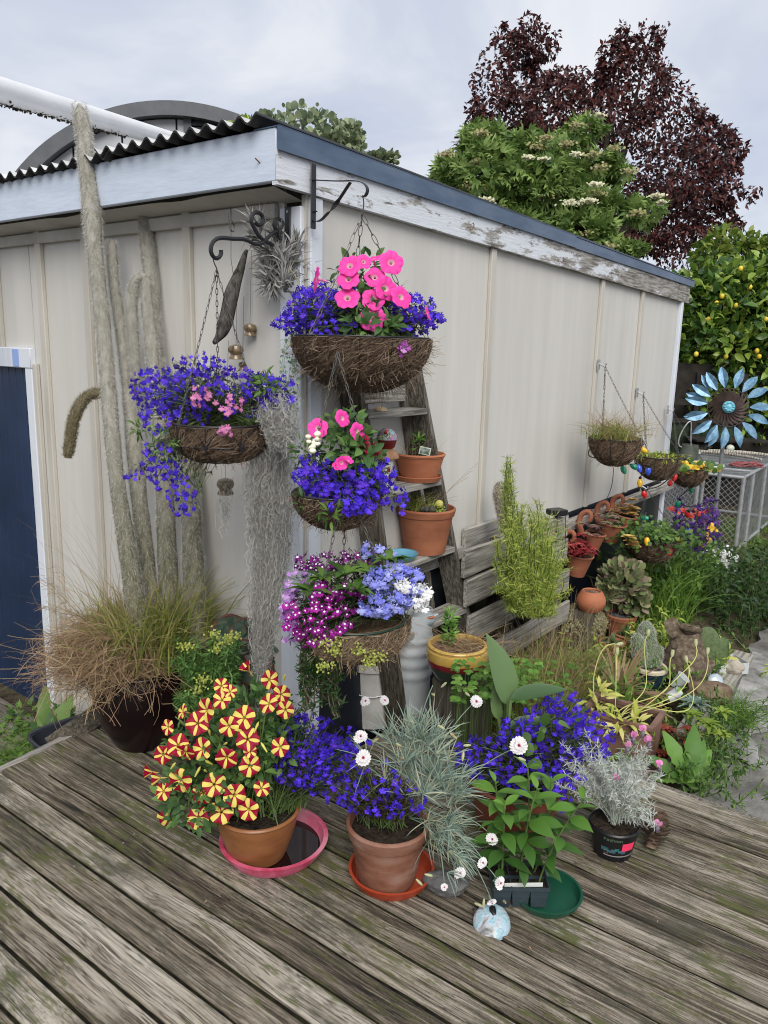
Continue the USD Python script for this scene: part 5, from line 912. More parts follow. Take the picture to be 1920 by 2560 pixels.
put('body', MB().lathe([(0, 0), (.030, 0), (.044, .02), (.046, .036), (.036, .052), (.034, .072), (.037, .074), (.034, .078), (.029, .074), (.028, .05), (0, .03)], p, 36, sx=1.12), 'duck_glaze', t)
put('wing', MB().ball(p + HR * .022 - FWD * .036 + Z * .042, (.026, .008, .007), 2, (unit(HR + Z * .15), HF, Z)), 'duck_orange', t); put('wing', MB().ball(p + HR * .016 - FWD * .040 + Z * .048, (.028, .008, .005), 2, (unit(HR + Z * .2), HF, Z)), 'duck_glaze', t)
put('tail', MB().tube([p + HR * .03 + Z * .035, p + HR * .062 + Z * .052], [.016, .005], 10), 'duck_glaze', t); put('soil', MB().lathe([(0, .066), (.031, .066)], p, 20), 'soil', t)
# buckets behind the ladder
plain('bucket_white', (0.36, 0.35, 0.33), (0.50, 0.49, 0.47), sc=8, rough=.5, bump=.15, bsc=10); plain('tub_white', (0.36, 0.385, 0.40), (0.46, 0.485, 0.50), sc=8, rough=.4)
p = np.array([2.30, 1.66, 0.0]); p[:2] = az(800, 1575)[:2] + HF[:2] * .10; p[2] = .001; t = thing('bucket', 'dirty white plastic bucket on the deck behind the ladder', 'bucket', p); hh = hz(p, 1412)
put('bucket_body', MB().lathe([(0, 0), (.105, 0), (.128, hh - .03), (.136, hh - .03), (.137, hh), (.127, hh), (.10, .01), (0, .01)], p, 44), 'bucket_white', t); a = np.linspace(0, np.pi, 16)
put('handle', MB().tube(p + np.stack([.137 * np.cos(a), 0 * a, hh - .04 - .12 * np.sin(a)], 1) @ np.stack([HR, HF, Z]) - FWD * (.13 * np.sin(a))[:, None], .0025, 5), 'zinc', t)
p = on(4, 893, .05) + [0, .02, .0]; t = thing('storage_tub', 'ribbed white plastic tub between the ladder steps', 'tub', p); zt_ = hz(p, 1355)
put('tub_body', MB().lathe([(0, 0), (.078, 0), (.08, zt_ * .3)] + sum([[(.080, zt_ * q), (.086, zt_ * (q + .02)), (.086, zt_ * (q + .06)), (.080, zt_ * (q + .08))] for q in (.34, .46, .58, .70)], []) + [(.081, zt_), (.075, zt_), (.07, .01), (0, .01)], p, 36), 'tub_white', t)

# ------------------------------------------------------------------ striped petunia pot
p = az(557, 1840, 0.014); p[2] = .015
saucer('saucer', 'big pink plastic saucer holding water under the striped petunia pot', az(592, 1832) * [1, 1, 0], 118 * .00136, .042, 'pink_plastic', water=.012, lip=.010)
h2 = hz(p, 1742) - p[2]
pot('terracotta_pot', 'glazed brown terracotta pot with the red and yellow petunias', p, .082, .122, h2, 'terracotta_glaze', fill=.90, rim=.003, rimh=.012, belly=.006)
ptop = p + Z * h2; mp_ = mpp(ptop)
def PP(X, Y, dd=0): return ad(X, Y, dep(ptop) + dd)
t = thing('petunia', 'red and yellow star striped petunia bush in the brown glazed pot', 'petunia', ptop)
foliage(t, [(PP(480, 1640, -.02), (125 * mp_, .14, 110 * mp_), 4), (PP(560, 1540, .04), (70 * mp_, .10, 60 * mp_), 1.5), (PP(430, 1720, -.06), (85 * mp_, .10, 55 * mp_), 1.5), (PP(610, 1610, .0), (40 * mp_, .08, 70 * mp_), .6)], 1250, L_OV, .034, 'leaf_petunia', up=.7)
b = MB()
for k in range(90): e = PP(rng.uniform(370, 640), rng.uniform(1480, 1760), rng.uniform(-.12, .08)); b.strips(bez(ptop + rng.normal(size=3) * [.04, .04, 0], (ptop + e) / 2 + Z * .05, e, 6)[None], .0018)
put('stems', b, 'stem_green', t, kind='stuff', smooth=False)
cc = PP(500, 1650, .05)
for x, y, r, *sd in [(720, 218, 50), (782, 300, 48), (708, 350, 50, -.3), (803, 385, 46, .4), (452, 252, 40, .0, .6), (450, 330, 54), (360, 388, 60), (572, 428, 58), (488, 478, 54), (318, 460, 56, .1), (595, 548, 58), (772, 592, 48, .6), (205, 580, 66), (250, 625, 50, .1, -.5), (340, 603, 56), (125, 635, 46, -.7), (478, 655, 58), (608, 695, 54), (610, 615, 36, .2, .7), (220, 778, 60), (412, 800, 56, .35), (350, 850, 60), (525, 858, 60), (675, 818, 44, .5), (125, 835, 54, -.4), (450, 950, 60), (598, 940, 60), (320, 980, 62), (150, 990, 52, -.6), (152, 482, 38, -.7), (500, 285, 34, .5, .5), (232, 395, 40, -.8, .2)]:
    X, Y = (350 + x / 2.212) / KD, (1600 + y / 2.212) / KD
    lat = (X - 495) / 150; vert = (1640 - Y) / 160; dd = -.155 + .10 * (lat ** 2 * .6 + vert ** 2 * .5); nx, nz = (sd + [None, None])[:2]
    nrm = unit(-FWD * 1.0 + HR * ((lat * .5 if nx is None else nx) + rng.normal() * .32) + Z * ((.30 + vert * .2 if nz is None else nz) + rng.normal() * .28))
    petunia(t, PP(X, Y, dd), nrm, r / 2.212 / KD * mp_ * rng.uniform(.95, 1.14), 'petunia_striped')
for x, y, nx, nz in [(598, 165, -.6, .8), (60, 730, -1, .1), (105, 765, -1, -.1)]:
    X, Y = (350 + x / 2.212) / KD, (1600 + y / 2.212) / KD; petunia(t, PP(X, Y, -.08), unit(HR * nx + Z * nz - FWD * .15), 38 / 2.212 / KD * mp_, 'petunia_striped', cup=.9)
b = MB()
for x, y in [(385, 515), (385, 680), (365, 725), (797, 215), (315, 735), (560, 500), (640, 490), (180, 700), (470, 575), (690, 600)]:
    q = PP((350 + x / 2.212) / KD, (1600 + y / 2.212) / KD, -.14); d = unit(rng.normal(size=3) * .5 + Z * .6 - FWD * .3); b.tube([q - d * .012, q, q + d * .012, q + d * .02], [.0018, .003, .0038, .001], 7)
put('buds', b, 'bud_yellow', t, kind='stuff'); plain('bud_yellow', (0.50, 0.44, 0.06), (0.60, 0.55, 0.14), sc=40, rough=.5)
t = thing('lobelia', 'blue lobelia tumbling from the brown pot over the pink saucer', 'lobelia', ptop + HR * .1)
lobelia(t, [(PP(660, 1605, .04), (75 * mp_, .10, 72 * mp_), 3), (PP(700, 1650, .0), (78 * mp_, .09, 62 * mp_), 2.5), (PP(640, 1660, -.02), (50 * mp_, .07, 50 * mp_), 1.2), (PP(625, 1560, .08), (40 * mp_, .05, 50 * mp_), .8), (PP(745, 1610, .06), (60 * mp_, .06, 40 * mp_), 1)], [ptop + HR * .06, ptop + HR * .10 + FWD * .03], 560, 620, fs=.0088, perst=12)

# ------------------------------------------------------------------ terracotta pot with lobelia and pinks
p = az(835, 1893, .012); p[2] = .012
saucer('saucer', 'orange plastic saucer under the old terracotta pot', az(845, 1893) * [1, 1, 0], 94 * .0013, .034, 'orange_plastic')
h3_ = hz(p, 1772) - p[2]
pot('terracotta_pot', 'old stained terracotta pot with blue lobelia and white pinks', p, .082, .112, h3_, 'terracotta_old', fill=.90, rim=.007, rimh=.040)
q3 = p + Z * h3_; mq = mpp(q3)
def PQ(X, Y, dd=0): return ad(X, Y, dep(q3) + dd)
t = thing('lobelia', 'straggly blue lobelia over the rim of the old terracotta pot', 'lobelia', q3 - HR * .05)
lobelia(t, [(PQ(810, 1700, -.02), (88 * mq, .10, 58 * mq), 3), (PQ(850, 1735, -.07), (75 * mq, .05, 32 * mq), 1.5), (PQ(745, 1690, .0), (50 * mq, .08, 55 * mq), 1.2)], [q3 - HR * .04, q3 + HR * .01 - FWD * .02], 330, 165, lm='leaf_bronze', fs=.0088, perst=12)
t = thing('dianthus', 'blue grey leaved pinks with white flowers beside the old terracotta pot', 'dianthus', q3 + HR * .07)
b = MB(); root = q3 + HR * .06 + FWD * .02
for n, cx, cy, dd, rx, ry, L in ((520, 900, 1650, .0, 75, 90, .09), (330, 955, 1700, -.03, 55, 60, .085), (260, 960, 1790, -.06, 40, 50, .07), (160, 895, 1590, .03, 50, 70, .08), (120, 985, 1850, -.08, 30, 40, .05)):
    c = np.array([PQ(cx + rng.normal() * rx * .5, cy + rng.normal() * ry * .45, dd + rng.normal() * .03) for _ in range(n // 12)]); c = np.repeat(c, 12, 0); n_ = len(c)
    ax0 = unit(c - root + Z * .04) ; d = unit(ax0 * .8 + rng.normal(size=(n_, 3)) * .6 + Z * .25); l = L * rng.uniform(.6, 1.2, (n_, 1)); b.strips(bez(c, c + d * l * .6, c + d * l + Z * -.018 + ax0 * .01, 5), .0014 * np.array([1, 1, .9, .6, .1]))
put('leaves', b, 'leaf_blue_grey', t, kind='stuff', smooth=False)
b = MB()
for X, Y, dd in [(905, 1560, .03), (950, 1620, 0), (980, 1690, -.03), (975, 1780, -.06), (1000, 1840, -.08), (1030, 1890, -.1), (940, 1760, -.08), (880, 1600, .02)]: b.tube(spline([root, (root + PQ(X, Y, dd)) / 2 + Z * .03, PQ(X, Y, dd)], 10), .0016, 5)
for X, Y, dd, X2, Y2 in [(1045, 1862, -.10, 985, 1800), (1078, 1905, -.11, 1000, 1830), (1062, 1945, -.11, 990, 1810), (995, 1885, -.1, 965, 1800), (960, 1915, -.1, 950, 1830), (1120, 1612, -.06, 985, 1700), (785, 1636, -.05, 880, 1680), (778, 1590, -.04, 880, 1650), (790, 1518, .05, 850, 1620), (828, 1515, .06, 860, 1600), (1028, 1515, .05, 960, 1600), (1065, 1810, -.04, 990, 1760), (935, 1480, .05, 905, 1570)]:
    b.tube(spline([PQ(X2, Y2, dd * .6), (PQ(X2, Y2, dd * .6) + PQ(X, Y, dd)) / 2 + Z * .012, PQ(X, Y, dd)], 10), .0013, 5)
put('stems', b, 'stem_bluegreen', t, kind='stuff'); plain('stem_bluegreen', (0.14, 0.22, 0.16), (0.22, 0.31, 0.23), sc=20, rough=.6)
mat('pink_white', {'tc': ('texture_coordinate', {}), 'sx': ('separate_xyz', {}), 'r': ('rgb_ramp', {'ramp': [(.0, (.30, .012, .06)), (.30, (.40, .03, .10)), (.42, (.78, .62, .66)), (.55, (.84, .82, .82)), (1, (.84, .82, .83))]}), 'p': ('principled_bsdf', {'roughness': .6}), 't': ('translucent_bsdf', {}), 'm': ('mix_closure', {'fac': .25})},
    [('tc.UV', 'sx.vector'), ('sx.y', 'r.fac'), ('r.color', 'p.base_color'), ('r.color', 't.color'), ('p.BSDF', 'm.closure1'), ('t.BSDF', 'm.closure2')], 'm.closure')
def pink(X, Y, dd, r, nx=0, nz=.2, P=PQ, parent=t):
    c = P(X, Y, dd); r = r * .88; n = unit(-FWD + HR * nx + Z * nz); s, d, w = frame(np.cross(n, RGT), n); w = n; s = unit(np.cross(d, w)); b = MB(); rr = r * mpp(c)
    for lay, (k, sc, z0) in enumerate(((5, 1.0, 0), (5, .9, .12), (4, .6, .28))):
        for j in range(k):
            a = (j + .5 * lay) / k * 2 * np.pi + rng.normal() * .22; lq = rng.uniform(.78, 1.1); th = np.linspace(-.78, .78, 9) * (5.0 / k); V, UV = [], []
            for q in (.05, .5, 1.0):
                for i, x in enumerate(th): R = rr * sc * q * lq * ((1 if q < 1 else 1 + .07 * (-1) ** i) - .12 * x * x); V.append(c + R * (math.cos(a + x * (.75 + .25 * q)) * s + math.sin(a + x * (.75 + .25 * q)) * d) + w * rr * (z0 + .12 * q * (1 if i % 2 else -.3) + rng.normal() * .02)); UV.append((.5, q * .9 + .05 * lay))
            F = [[r_ * 9 + i, r_ * 9 + i + 1, r_ * 9 + i + 10, r_ * 9 + i + 9] for r_ in (0, 1) for i in range(8)]; b.add(np.array(V), np.array(F), np.array(UV))
    fl = put('flower', b, 'pink_white', parent, smooth=False); put('calyx', MB().tube([c - w * rr * 1.3, c - w * rr * .6, c], [rr * .16, rr * .24, rr * .2], 8), 'stem_bluegreen', fl)
for a_ in [(1120, 1610, -.16, 22), (785, 1636, -.13, 20), (778, 1590, -.12, 17, .3), (1028, 1515, .02, 17, .2), (830, 1513, .06, 13, .6, .5), (790, 1515, .05, 13, -.3, .6), (1042, 1863, -.12, 14, .4), (993, 1885, -.12, 15, .2), (1079, 1907, -.13, 17, .7), (960, 1916, -.12, 9), (1063, 1812, -.08, 15), (1062, 1948, -.13, 13, .3, -.5)]: pink(*a_)
b = MB()
for X, Y, dd in [(1045, 1950, -.12), (1035, 1955, -.12), (1090, 1948, -.12), (925, 1890, -.1), (905, 1905, -.1), (952, 1570, -.08), (862, 1610, -.08), (935, 1500, .03), (1010, 1500, .03), (1000, 1635, -.1), (1010, 1610, -.1), (870, 1640, -.1), (810, 1600, -.1), (980, 1590, -.05), (1128, 1640, -.16), (958, 1480, .03)]:
    q = PQ(X, Y, dd); d = unit(rng.normal(size=3) * .6 + Z * (.6 if Y < 1700 else -.5)); b.tube([q - d * .011, q - d * .003, q + d * .008, q + d * .014], [.0018, .0036, .0038, .0012], 7)
put('buds', b, 'bud_tan', t, kind='stuff'); plain('bud_tan', (0.36, 0.33, 0.20), (0.42, 0.46, 0.26), c3=(0.36, 0.20, 0.10), sc=30, rough=.7)
plain('stone_grey', (0.075, 0.075, 0.075), (0.13, 0.13, 0.13), sc=12, rough=.65, bump=.3, bsc=40)
s_ = az(970, 1925); t = put('stone', MB().ball(s_ + Z * .026 - HR * .012, (.062, .040, .030), 4, (unit(HR - HF * .1), HF, Z), .22, 4), 'stone_grey', None, 'smooth dark grey stone under the drooping pinks', 'stone')
mat('paua_shell', {'g': ('geometry', {}), 'n': ('noise_texture', {'scale': 22.0, 'detail': 6.0, 'distortion': 1.2}), 'r': ('rgb_ramp', {'ramp': [(.32, (.12, .12, .12)), (.42, (.36, .37, .38)), (.52, (.36, .46, .52)), (.6, (.20, .36, .42)), (.70, (.46, .47, .46))]}), 'n2': ('noise_texture', {'scale': 140.0, 'detail': 4.0}), 'b': ('bump', {'strength': .8, 'distance': .004}), 'p': ('principled_bsdf', {'roughness': .35, 'coat_weight': .3})},
    [('g.position', 'n.vector'), ('g.position', 'n2.vector'), ('n.fac', 'r.fac'), ('r.color', 'p.base_color'), ('n2.fac', 'b.height'), ('b.normal', 'p.normal')], 'p.BSDF')
c_ = az(1062, 1998); t, fr_ = shell('paua_shell', 'iridescent blue paua shell with a broken hole on the deck', c_ + Z * .003, .064, 'paua_shell', tilt=unit(Z - HF * .35 - HR * .1), sx=.82)
b = MB(); o = c_ + fr_[1] * .026 + fr_[0] * .022
b.ball(o + fr_[1] * .002 + fr_[2] * .006, (.014, .006, .010), 2, (fr_[0], fr_[1], fr_[2]), .5, 2)
for k in range(5): b.ball(c_ + fr_[0] * (.046 - .002 * k) + fr_[2] * (-.010 - .010 * k) * .9 + fr_[1] * (.017 - .0012 * k), (.004, .003, .004), 1)
put('hole', b, 'black_plastic', t)
# seedling tray on a green saucer
gs = az(1178, 1938); saucer('saucer', 'dark green plastic saucer under the seedling tray', gs * [1, 1, 0], .100, .026, 'green_plastic', lip=.005)
t = thing('seedling_tray', 'dark grey plastic six cell seedling tray on the green saucer', 'seedling tray', gs)
fl_, fr2 = az(1062, 1965), az(1208, 1968); e1 = unit(fr2 - fl_); e2 = np.array([-e1[1], e1[0], 0]); W_, D_ = .150, .110; o = az(1064, 1968) * [1, 1, 0] + Z * .010; M_ = np.stack([e1, e2, Z]); b = MB(); Ht = .060
for i in range(3):
    for j in range(2):
        c = o + e1 * (W_ * (i + .5) / 3) + e2 * (D_ * (j + .5) / 2); q0, q1 = np.array([W_ / 3 * .40, D_ / 2 * .40]), np.array([W_ / 3 * .50, D_ / 2 * .50])
        V = [c + e1 * sx * q[0] + e2 * sy * q[1] + Z * z for q, z in ((q0, 0), (q1, Ht)) for sx, sy in ((-1, -1), (1, -1), (1, 1), (-1, 1))]; V += [c + e1 * sx * q1[0] * .93 + e2 * sy * q1[1] * .93 + Z * z for z in (Ht, Ht * .55) for sx, sy in ((-1, -1), (1, -1), (1, 1), (-1, 1))]
        F = [[3, 2, 1, 0]] + [[k, (k + 1) % 4, 4 + (k + 1) % 4, 4 + k] for k in range(4)] + [[4 + k, 4 + (k + 1) % 4, 8 + (k + 1) % 4, 8 + k] for k in range(4)] + [[8 + k, 8 + (k + 1) % 4, 12 + (k + 1) % 4, 12 + k] for k in range(4)]
        put('cell', MB().add(np.array(V), np.array(F)), 'dark_plastic', t, smooth=False); put('soil', MB().box(c + Z * Ht * .8, (W_ / 3 * .9, D_ / 2 * .9, .008), M_), 'soil', t)
put('rim', MB().box(o + e1 * W_ / 2 - e2 * .001 + Z * (Ht + .0), (W_ * 1.03, .004, .010), M_).box(o + e1 * W_ / 2 + e2 * (D_ + .001) + Z * Ht, (W_ * 1.03, .004, .010), M_).box(o - e1 * .002 + e2 * D_ / 2 + Z * Ht, (.004, D_, .010), M_).box(o + e1 * (W_ + .002) + e2 * D_ / 2 + Z * Ht, (.004, D_, .010), M_), 'dark_plastic', t, smooth=False)
put('label', MB().box(o + e1 * W_ * .55 + e2 * .012 + Z * (Ht + .004), (.105, .002, .012), (unit(e1 + Z * .04), e2, Z)), 'tag_white', t)
t = thing('seedlings', 'bright green lance leaved seedlings in the six cell tray', 'seedlings', o + Z * Ht)
for (i, j), (X, Y) in zip(((0, 0), (1, 0), (2, 0), (0, 1), (1, 1), (2, 1)), ((1090, 1740), (1160, 1705), (1260, 1728), (1070, 1690), (1140, 1660), (1190, 1690))):
    c = o + e1 * (W_ * (i + .5) / 3) + e2 * (D_ * (j + .5) / 2) + Z * Ht * .8; top_ = ad(X, Y, dep(c) - .02 + .03 * j)
    st = spline([c, (c + top_) / 2 + HR * rng.normal() * .01, top_], 10); put('stem', MB().tube(st, [.0028] * 5 + [.0024] * 5, 6), 'stem_green', t)
    for q in range(8):
        s = st[min(2 + q, 9)]; a0 = q * 1.75 + i * .7 + j
        for h in (0, np.pi):
            a = a0 + h + rng.normal() * .2; up = .1 + .10 * q + (0.9 if q == 7 else 0) + rng.normal() * .12; d = unit([math.cos(a), math.sin(a), up * .7]); L = (.070 + .022 * math.sin(q / 7 * 3.14)) * rng.uniform(.8, 1.15) * (.75 if q == 7 else 1)
            put('leaf', MB().scat(L_LEAF, [s], [d], Z * .9 + rng.normal(size=3) * .25, L, u=[.05 + .09 * q + rng.random() * .15], wid=1.3), 'leaf_seedling', t) if 'L_LEAF' in globals() else None
# black nursery pot with lavender, pine cone
p = az(1322, 1838); p[2] = .001; hb = hz(p, 1775); t = pot('nursery_pot', 'black plastic nursery pot with a bright pink sticker', p, .056, 53 * mpp(p), hb, 'black_plastic', fill=.92, rim=.002, rimh=.012, th=.003)
mat('sticker', {'g': ('geometry', {}), 'mp': ('mapping', {'scale': (1, 1, 260)}), 'w': ('noise_texture', {'scale': 1.0, 'detail': 2.0}), 'r': ('rgb_ramp', {'ramp': [(.56, (.86, .045, .13)), (.6, (.55, .03, .10))]}), 'p': ('principled_bsdf', {'roughness': .5})}, [('g.position', 'mp.vector'), ('mp.vector', 'w.vector'), ('w.fac', 'r.fac'), ('r.color', 'p.base_color')], 'p.BSDF')
def curved(c, r0, r1, h0, h1, a0, a1, m, name, parent, n=14, off=.0012, H=hb):
    V = []; k = 6
    for i in range(n):
        a = a0 + (a1 - a0) * i / (n - 1); dr = HR * math.sin(a) - HF * math.cos(a)
        for j in range(k): z = h0 + (h1 - h0) * j / (k - 1); V.append(c + dr * (r0 + (r1 - r0) * z / H + off) + Z * z)
    return put(name, MB().add(np.array(V), np.array([[k * i + j, k * i + k + j, k * i + k + j + 1, k * i + j + 1] for i in range(n - 1) for j in range(k - 1)])), m, parent, smooth=True)
rt_ = 53 * mpp(p); curved(p, .056, rt_, hb * .42, hb * .70, .10, .72, 'sticker', 'sticker', t)
plain('print_teal', (0.010, 0.05, 0.055), (0.03, 0.17, 0.16), c3=(0.10, 0.06, 0.16), sc=35, rough=.4); plain('print_grey', (0.30, 0.30, 0.30), rough=.4); plain('print_green', (0.10, 0.16, 0.10), rough=.4)
curved(p, .056, rt_, hb * .20, hb * .235, -.75, 1.2, 'print_grey', 'printed_band', t, off=.0009)
for k in range(7): curved(p, .056, rt_, hb * (.36 + .05 * math.sin(k * 1.9)), hb * (.47 + .05 * math.sin(k * 1.9 + .5)), -.85 + .16 * k, -.85 + .16 * k + .2, 'print_teal', 'printed_splash', t, n=4, off=.0006 + .0001 * (k % 3))
tm = meshkit.text_mesh('Fashion', .0085, .0004); v = np.array(tm.vertices); w_ = v[:, 0].max(); a = -.72 + (v[:, 0] / w_) * .78
rr = .056 + (rt_ - .056) * .78 + .0008 + v[:, 2]; v2 = p + np.outer(np.sin(a) * rr, HR) - np.outer(np.cos(a) * rr, HF) + np.outer(hb * .76 + v[:, 1], Z)
put('lettering', MB().add(v2, np.array(tm.faces)), 'print_green', t, smooth=False)
for (aa, z_) in ((-.62, .27),): curved(p, .056, rt_, hb * z_, hb * (z_ + .13), aa - .08, aa + .08, 'print_grey', 'printed_box', t, off=.0007, n=4); curved(p, .056, rt_, hb * (z_ + .015), hb * (z_ + .115), aa - .066, aa + .066, 'black_plastic', 'printed_box', t, off=.0011, n=4)
lt = p + Z * hb; t = thing('lavender', 'silver leaved lavender with pink flower heads in the black pot', 'lavender', lt); ml = mpp(lt)
def PL(X, Y, dd=0): return ad(X, Y, dep(lt) + dd)
b, b2 = MB(), MB()
for k in range(120):
    e = PL(rng.normal(1325, 50), rng.normal(1668, 36), rng.normal() * .06); 
    if k < 14: e = PL(rng.uniform(1370, 1425), rng.uniform(1700, 1790), -.05 + rng.normal() * .02)
    C = bez(lt + rng.normal(size=3) * [.01, .01, 0], (lt + e) / 2 + Z * .04, e, 14); b.tube(C, .0011, 4, cap=False); i = rng.integers(5, 14, 48); d = unit(rng.normal(size=(48, 3)) + Z * .35 + unit(e - lt) * .3); b2.scat(L_NAR, C[i], d, rng.normal(size=(48, 3)), .021, wid=.9)
put('stems', b, 'leaf_silver_stem', t, kind='stuff'); plain('leaf_silver_stem', (0.28, 0.31, 0.26), rough=.8); put('leaves', b2, 'leaf_silver', t, kind='stuff', smooth=False)
plain('lavender_head', (0.09, 0.06, 0.12), (0.20, 0.17, 0.20), sc=140, rough=.8)
for X, Y in [(1368, 1598), (1388, 1585), (1402, 1608), (1355, 1620), (1420, 1790), (1330, 1690), (1425, 1660)]:
    q = PL(X, Y, -.05); hd = put('flower', MB().ball(q, (.006, .006, .013), 2, None, .3), 'lavender_head', t); bb = MB().scat(L_ROUND, np.repeat([q + Z * .010], 5, 0), Z + rng.normal(size=(5, 3)) * .55, -FWD + rng.normal(size=(5, 3)) * .3, .019); put('bract', bb, 'flower_pink', hd); put('flower_stem', MB().tube(bez(q - Z * .012, (q + PL(1335, 1660)) / 2, PL(1335, 1665), 6), .0012, 5), 'leaf_silver_stem', t)
plain('cone_brown', (0.075, 0.045, 0.028), (0.17, 0.115, 0.08), sc=40, rough=.8)
p = az(1405, 1838); t = thing('pine_cone', 'large open brown pine cone beside the black nursery pot', 'pine cone', p); pa = unit(HR * .35 + Z * 1.0 + HF * .5); s, d, w = frame(pa)
put('core', MB().tube([p + Z * .01, p + pa * .085 + Z * .01], [.02, .008], 10), 'cone_brown', t)
CT = leaf([(0, .12), (.35, .22), (.72, .40), (.93, .30), (1, .05)], .10, -.25)
for k in range(48):
    q = k / 48; a = k * 2.39996; rr = .046 * math.sin(min(q * 1.25 + .30, 1) * np.pi * .5) * (1 - .55 * q ** 2); c = p + pa * (.006 + .09 * q) + Z * .012; d = unit(math.cos(a) * s + math.sin(a) * w + pa * (-.25 + 1.1 * q)); put('scale', MB().scat(CT, [c], [d], pa, rr * 1.35), 'cone_brown', t, smooth=False)
# ------------------------------------------------------------------ big lobelia pot, strelitzia and their neighbours
def gz_at(p): return float(ground_z(p[0], p[1]))
p = az(1118, 1822); p[2] = .001; p += HF * .10; hR = hz(p, 1678); pot('planter', 'wide brown planter nearly hidden under blue lobelia', p, .115, .150, hR, 'terracotta_bright_dark', fill=.9, rim=.004, rimh=.02, cat='planter')
plain('terracotta_bright_dark', (0.135, 0.036, 0.020), (0.20, 0.06, 0.034), sc=8, rough=.5)
tp = p + Z * hR; mR = mpp(tp)
def PR(X, Y, dd=0): return ad(X, Y, dep(tp) + dd)
t = thing('lobelia', 'broad mound of deep blue lobelia between the strelitzia and the silver lavender', 'lobelia', tp)
lobelia(t, [(PR(1180, 1600, .0), (110 * mR, .14, 72 * mR), 5), (PR(1060, 1635, -.05), (85 * mR, .10, 46 * mR), 2.5), (PR(1265, 1590, .0), (62 * mR, .10, 66 * mR), 2), (PR(1170, 1680, -.12), (90 * mR, .05, 40 * mR), 1.5), (PR(1215, 1525, .08), (60 * mR, .08, 36 * mR), 1), (PR(1215, 1735, -.13), (30 * mR, .02, 18 * mR), .2)], [tp + HR * x + HF * y for x in (-.08, 0, .08) for y in (-.04, .04)], 760, 900, fs=.0092, perst=11)
for X, Y in [(1150, 1610), (1240, 1560), (1130, 1640), (1170, 1580)]: foliage(t, [(PR(X, Y, -.12), (12 * mR, .01, 20 * mR), 1)], 3, L_ROUND, .045, 'leaf_mid', up=1.5, name='broad_leaves')
pink(1120, 1612, -.17, 22, 0, .3, P=PR, parent=thing('dianthus', 'single big white pink bloom before the blue lobelia mound', 'flower', PR(1120, 1612, -.17)))
t = thing('lobelia', 'lilac and magenta lobelia between the ladder and the strelitzia', 'lobelia', az(1010, 1560)); c_ = az(1005, 1600) + HF * .12; mL = mpp(c_)
def PM(X, Y, dd=0): return ad(X, Y, dep(c_) + dd)
lobelia(t, [(PM(1000, 1505), (62 * mL, .10, 55 * mL), 2), (PM(1040, 1470), (42 * mL, .08, 34 * mL), 1), (PM(985, 1570, -.03), (45 * mL, .07, 30 * mL), 1)], [c_, c_ + HR * .06], 260, 105, 'flower_magenta', lm='leaf_mid', fs=.0105)
t = thing('strelitzia', 'young strelitzia with two big upright paddle leaves', 'strelitzia', PR(1090, 1580, .1))
leafy('leaf_strelitzia', [(0.045, 0.095, 0.035), (0.075, 0.145, 0.05), (0.12, 0.19, 0.07)], trans=.12, rough=.38, spec=.5)
BL = leaf([(0, .015), (.04, .06), (.12, .15), (.28, .205), (.5, .20), (.7, .15), (.86, .08), (.95, .03), (1, .004)], .42, .12)
for (x0, y0), (x1, y1), d0, wid, u_, nr in [((1097, 1522), (1064, 1372), .10, 1.0, .75, -FWD + HR * .7), ((1103, 1512), (1222, 1480), .06, .85, .25, Z * 1 - FWD * .35), ((1098, 1572), (1182, 1548), .02, .8, .2, Z - FWD * .5), ((1078, 1555), (1066, 1480), .12, .7, .9, -FWD - HR * .3)]:
    a, b_ = PR(x0, y0, d0), PR(x1, y1, d0 - .02); put('leaf', MB().scat(BL, [a], [b_ - a], nr, np.linalg.norm(b_ - a) * 1.06, u=[u_], wid=wid), 'leaf_strelitzia', t)
    r_ = tp + HR * (-.03) + HF * .03 - Z * .02; put('stalk', MB().tube(spline([r_, (r_ + a) / 2 + Z * .01, a], 8), [.010] * 4 + [.006] * 4, 8), 'stem_green', t)
# yellow banded pot
p = ay(985, 1462, 1.42); mY = mpp(p); hY = hz(p, 1390) - p[2]; b = MB(); b.box((p[0] + .05, p[1] + .0, (p[2] - .08) / 2 - .002), (.20, .16, p[2] + .08), None, .01); put('block', b, 'dark_timber', None, 'rough timber block under the yellow banded pot', 'block')
mat('band_glaze', {'tc': ('texture_coordinate', {}), 'g': ('geometry', {}), 'sx': ('separate_xyz', {}), 'mr': ('map_range', {'from_min': p[2], 'from_max': p[2] + hY}), 'n': ('noise_texture', {'scale': 30.0, 'detail': 4.0}), 'na': ('map_range', {'to_min': -.03, 'to_max': .03}), 'a': ('math', {'math_type': 'add'}),
    'r': ('rgb_ramp', {'ramp': [(.44, (.022, .035, .025)), (.455, (.15, .012, .016)), (.60, (.17, .014, .018)), (.615, (.40, .25, .055)), (1, (.50, .33, .085))]}), 'p': ('principled_bsdf', {'roughness': .25})},
    [('g.position', 'sx.vector'), ('sx.z', 'mr.value'), ('g.position', 'n.vector'), ('n.fac', 'na.value'), ('mr.result', 'a.value1'), ('na.result', 'a.value2'), ('a.value', 'r.fac'), ('r.color', 'p.base_color')], 'p.BSDF')
pot('glazed_pot', 'yellow, red and green banded glazed pot right of the ladder', p, 44 * mY, 64 * mY, hY, 'band_glaze', fill=.85, belly=.018, th=.012, rim=.001, rimh=.015, soil='dry_soil')
plain('dry_soil', (0.10, 0.06, 0.04), (0.24, 0.16, 0.11), sc=50, rough=.95, bump=1, bsc=80, bd=.01)
yt = p + Z * hY * .85; t = thing('succulent', 'pale green upright shoot and dry litter in the yellow banded pot', 'plant', yt)
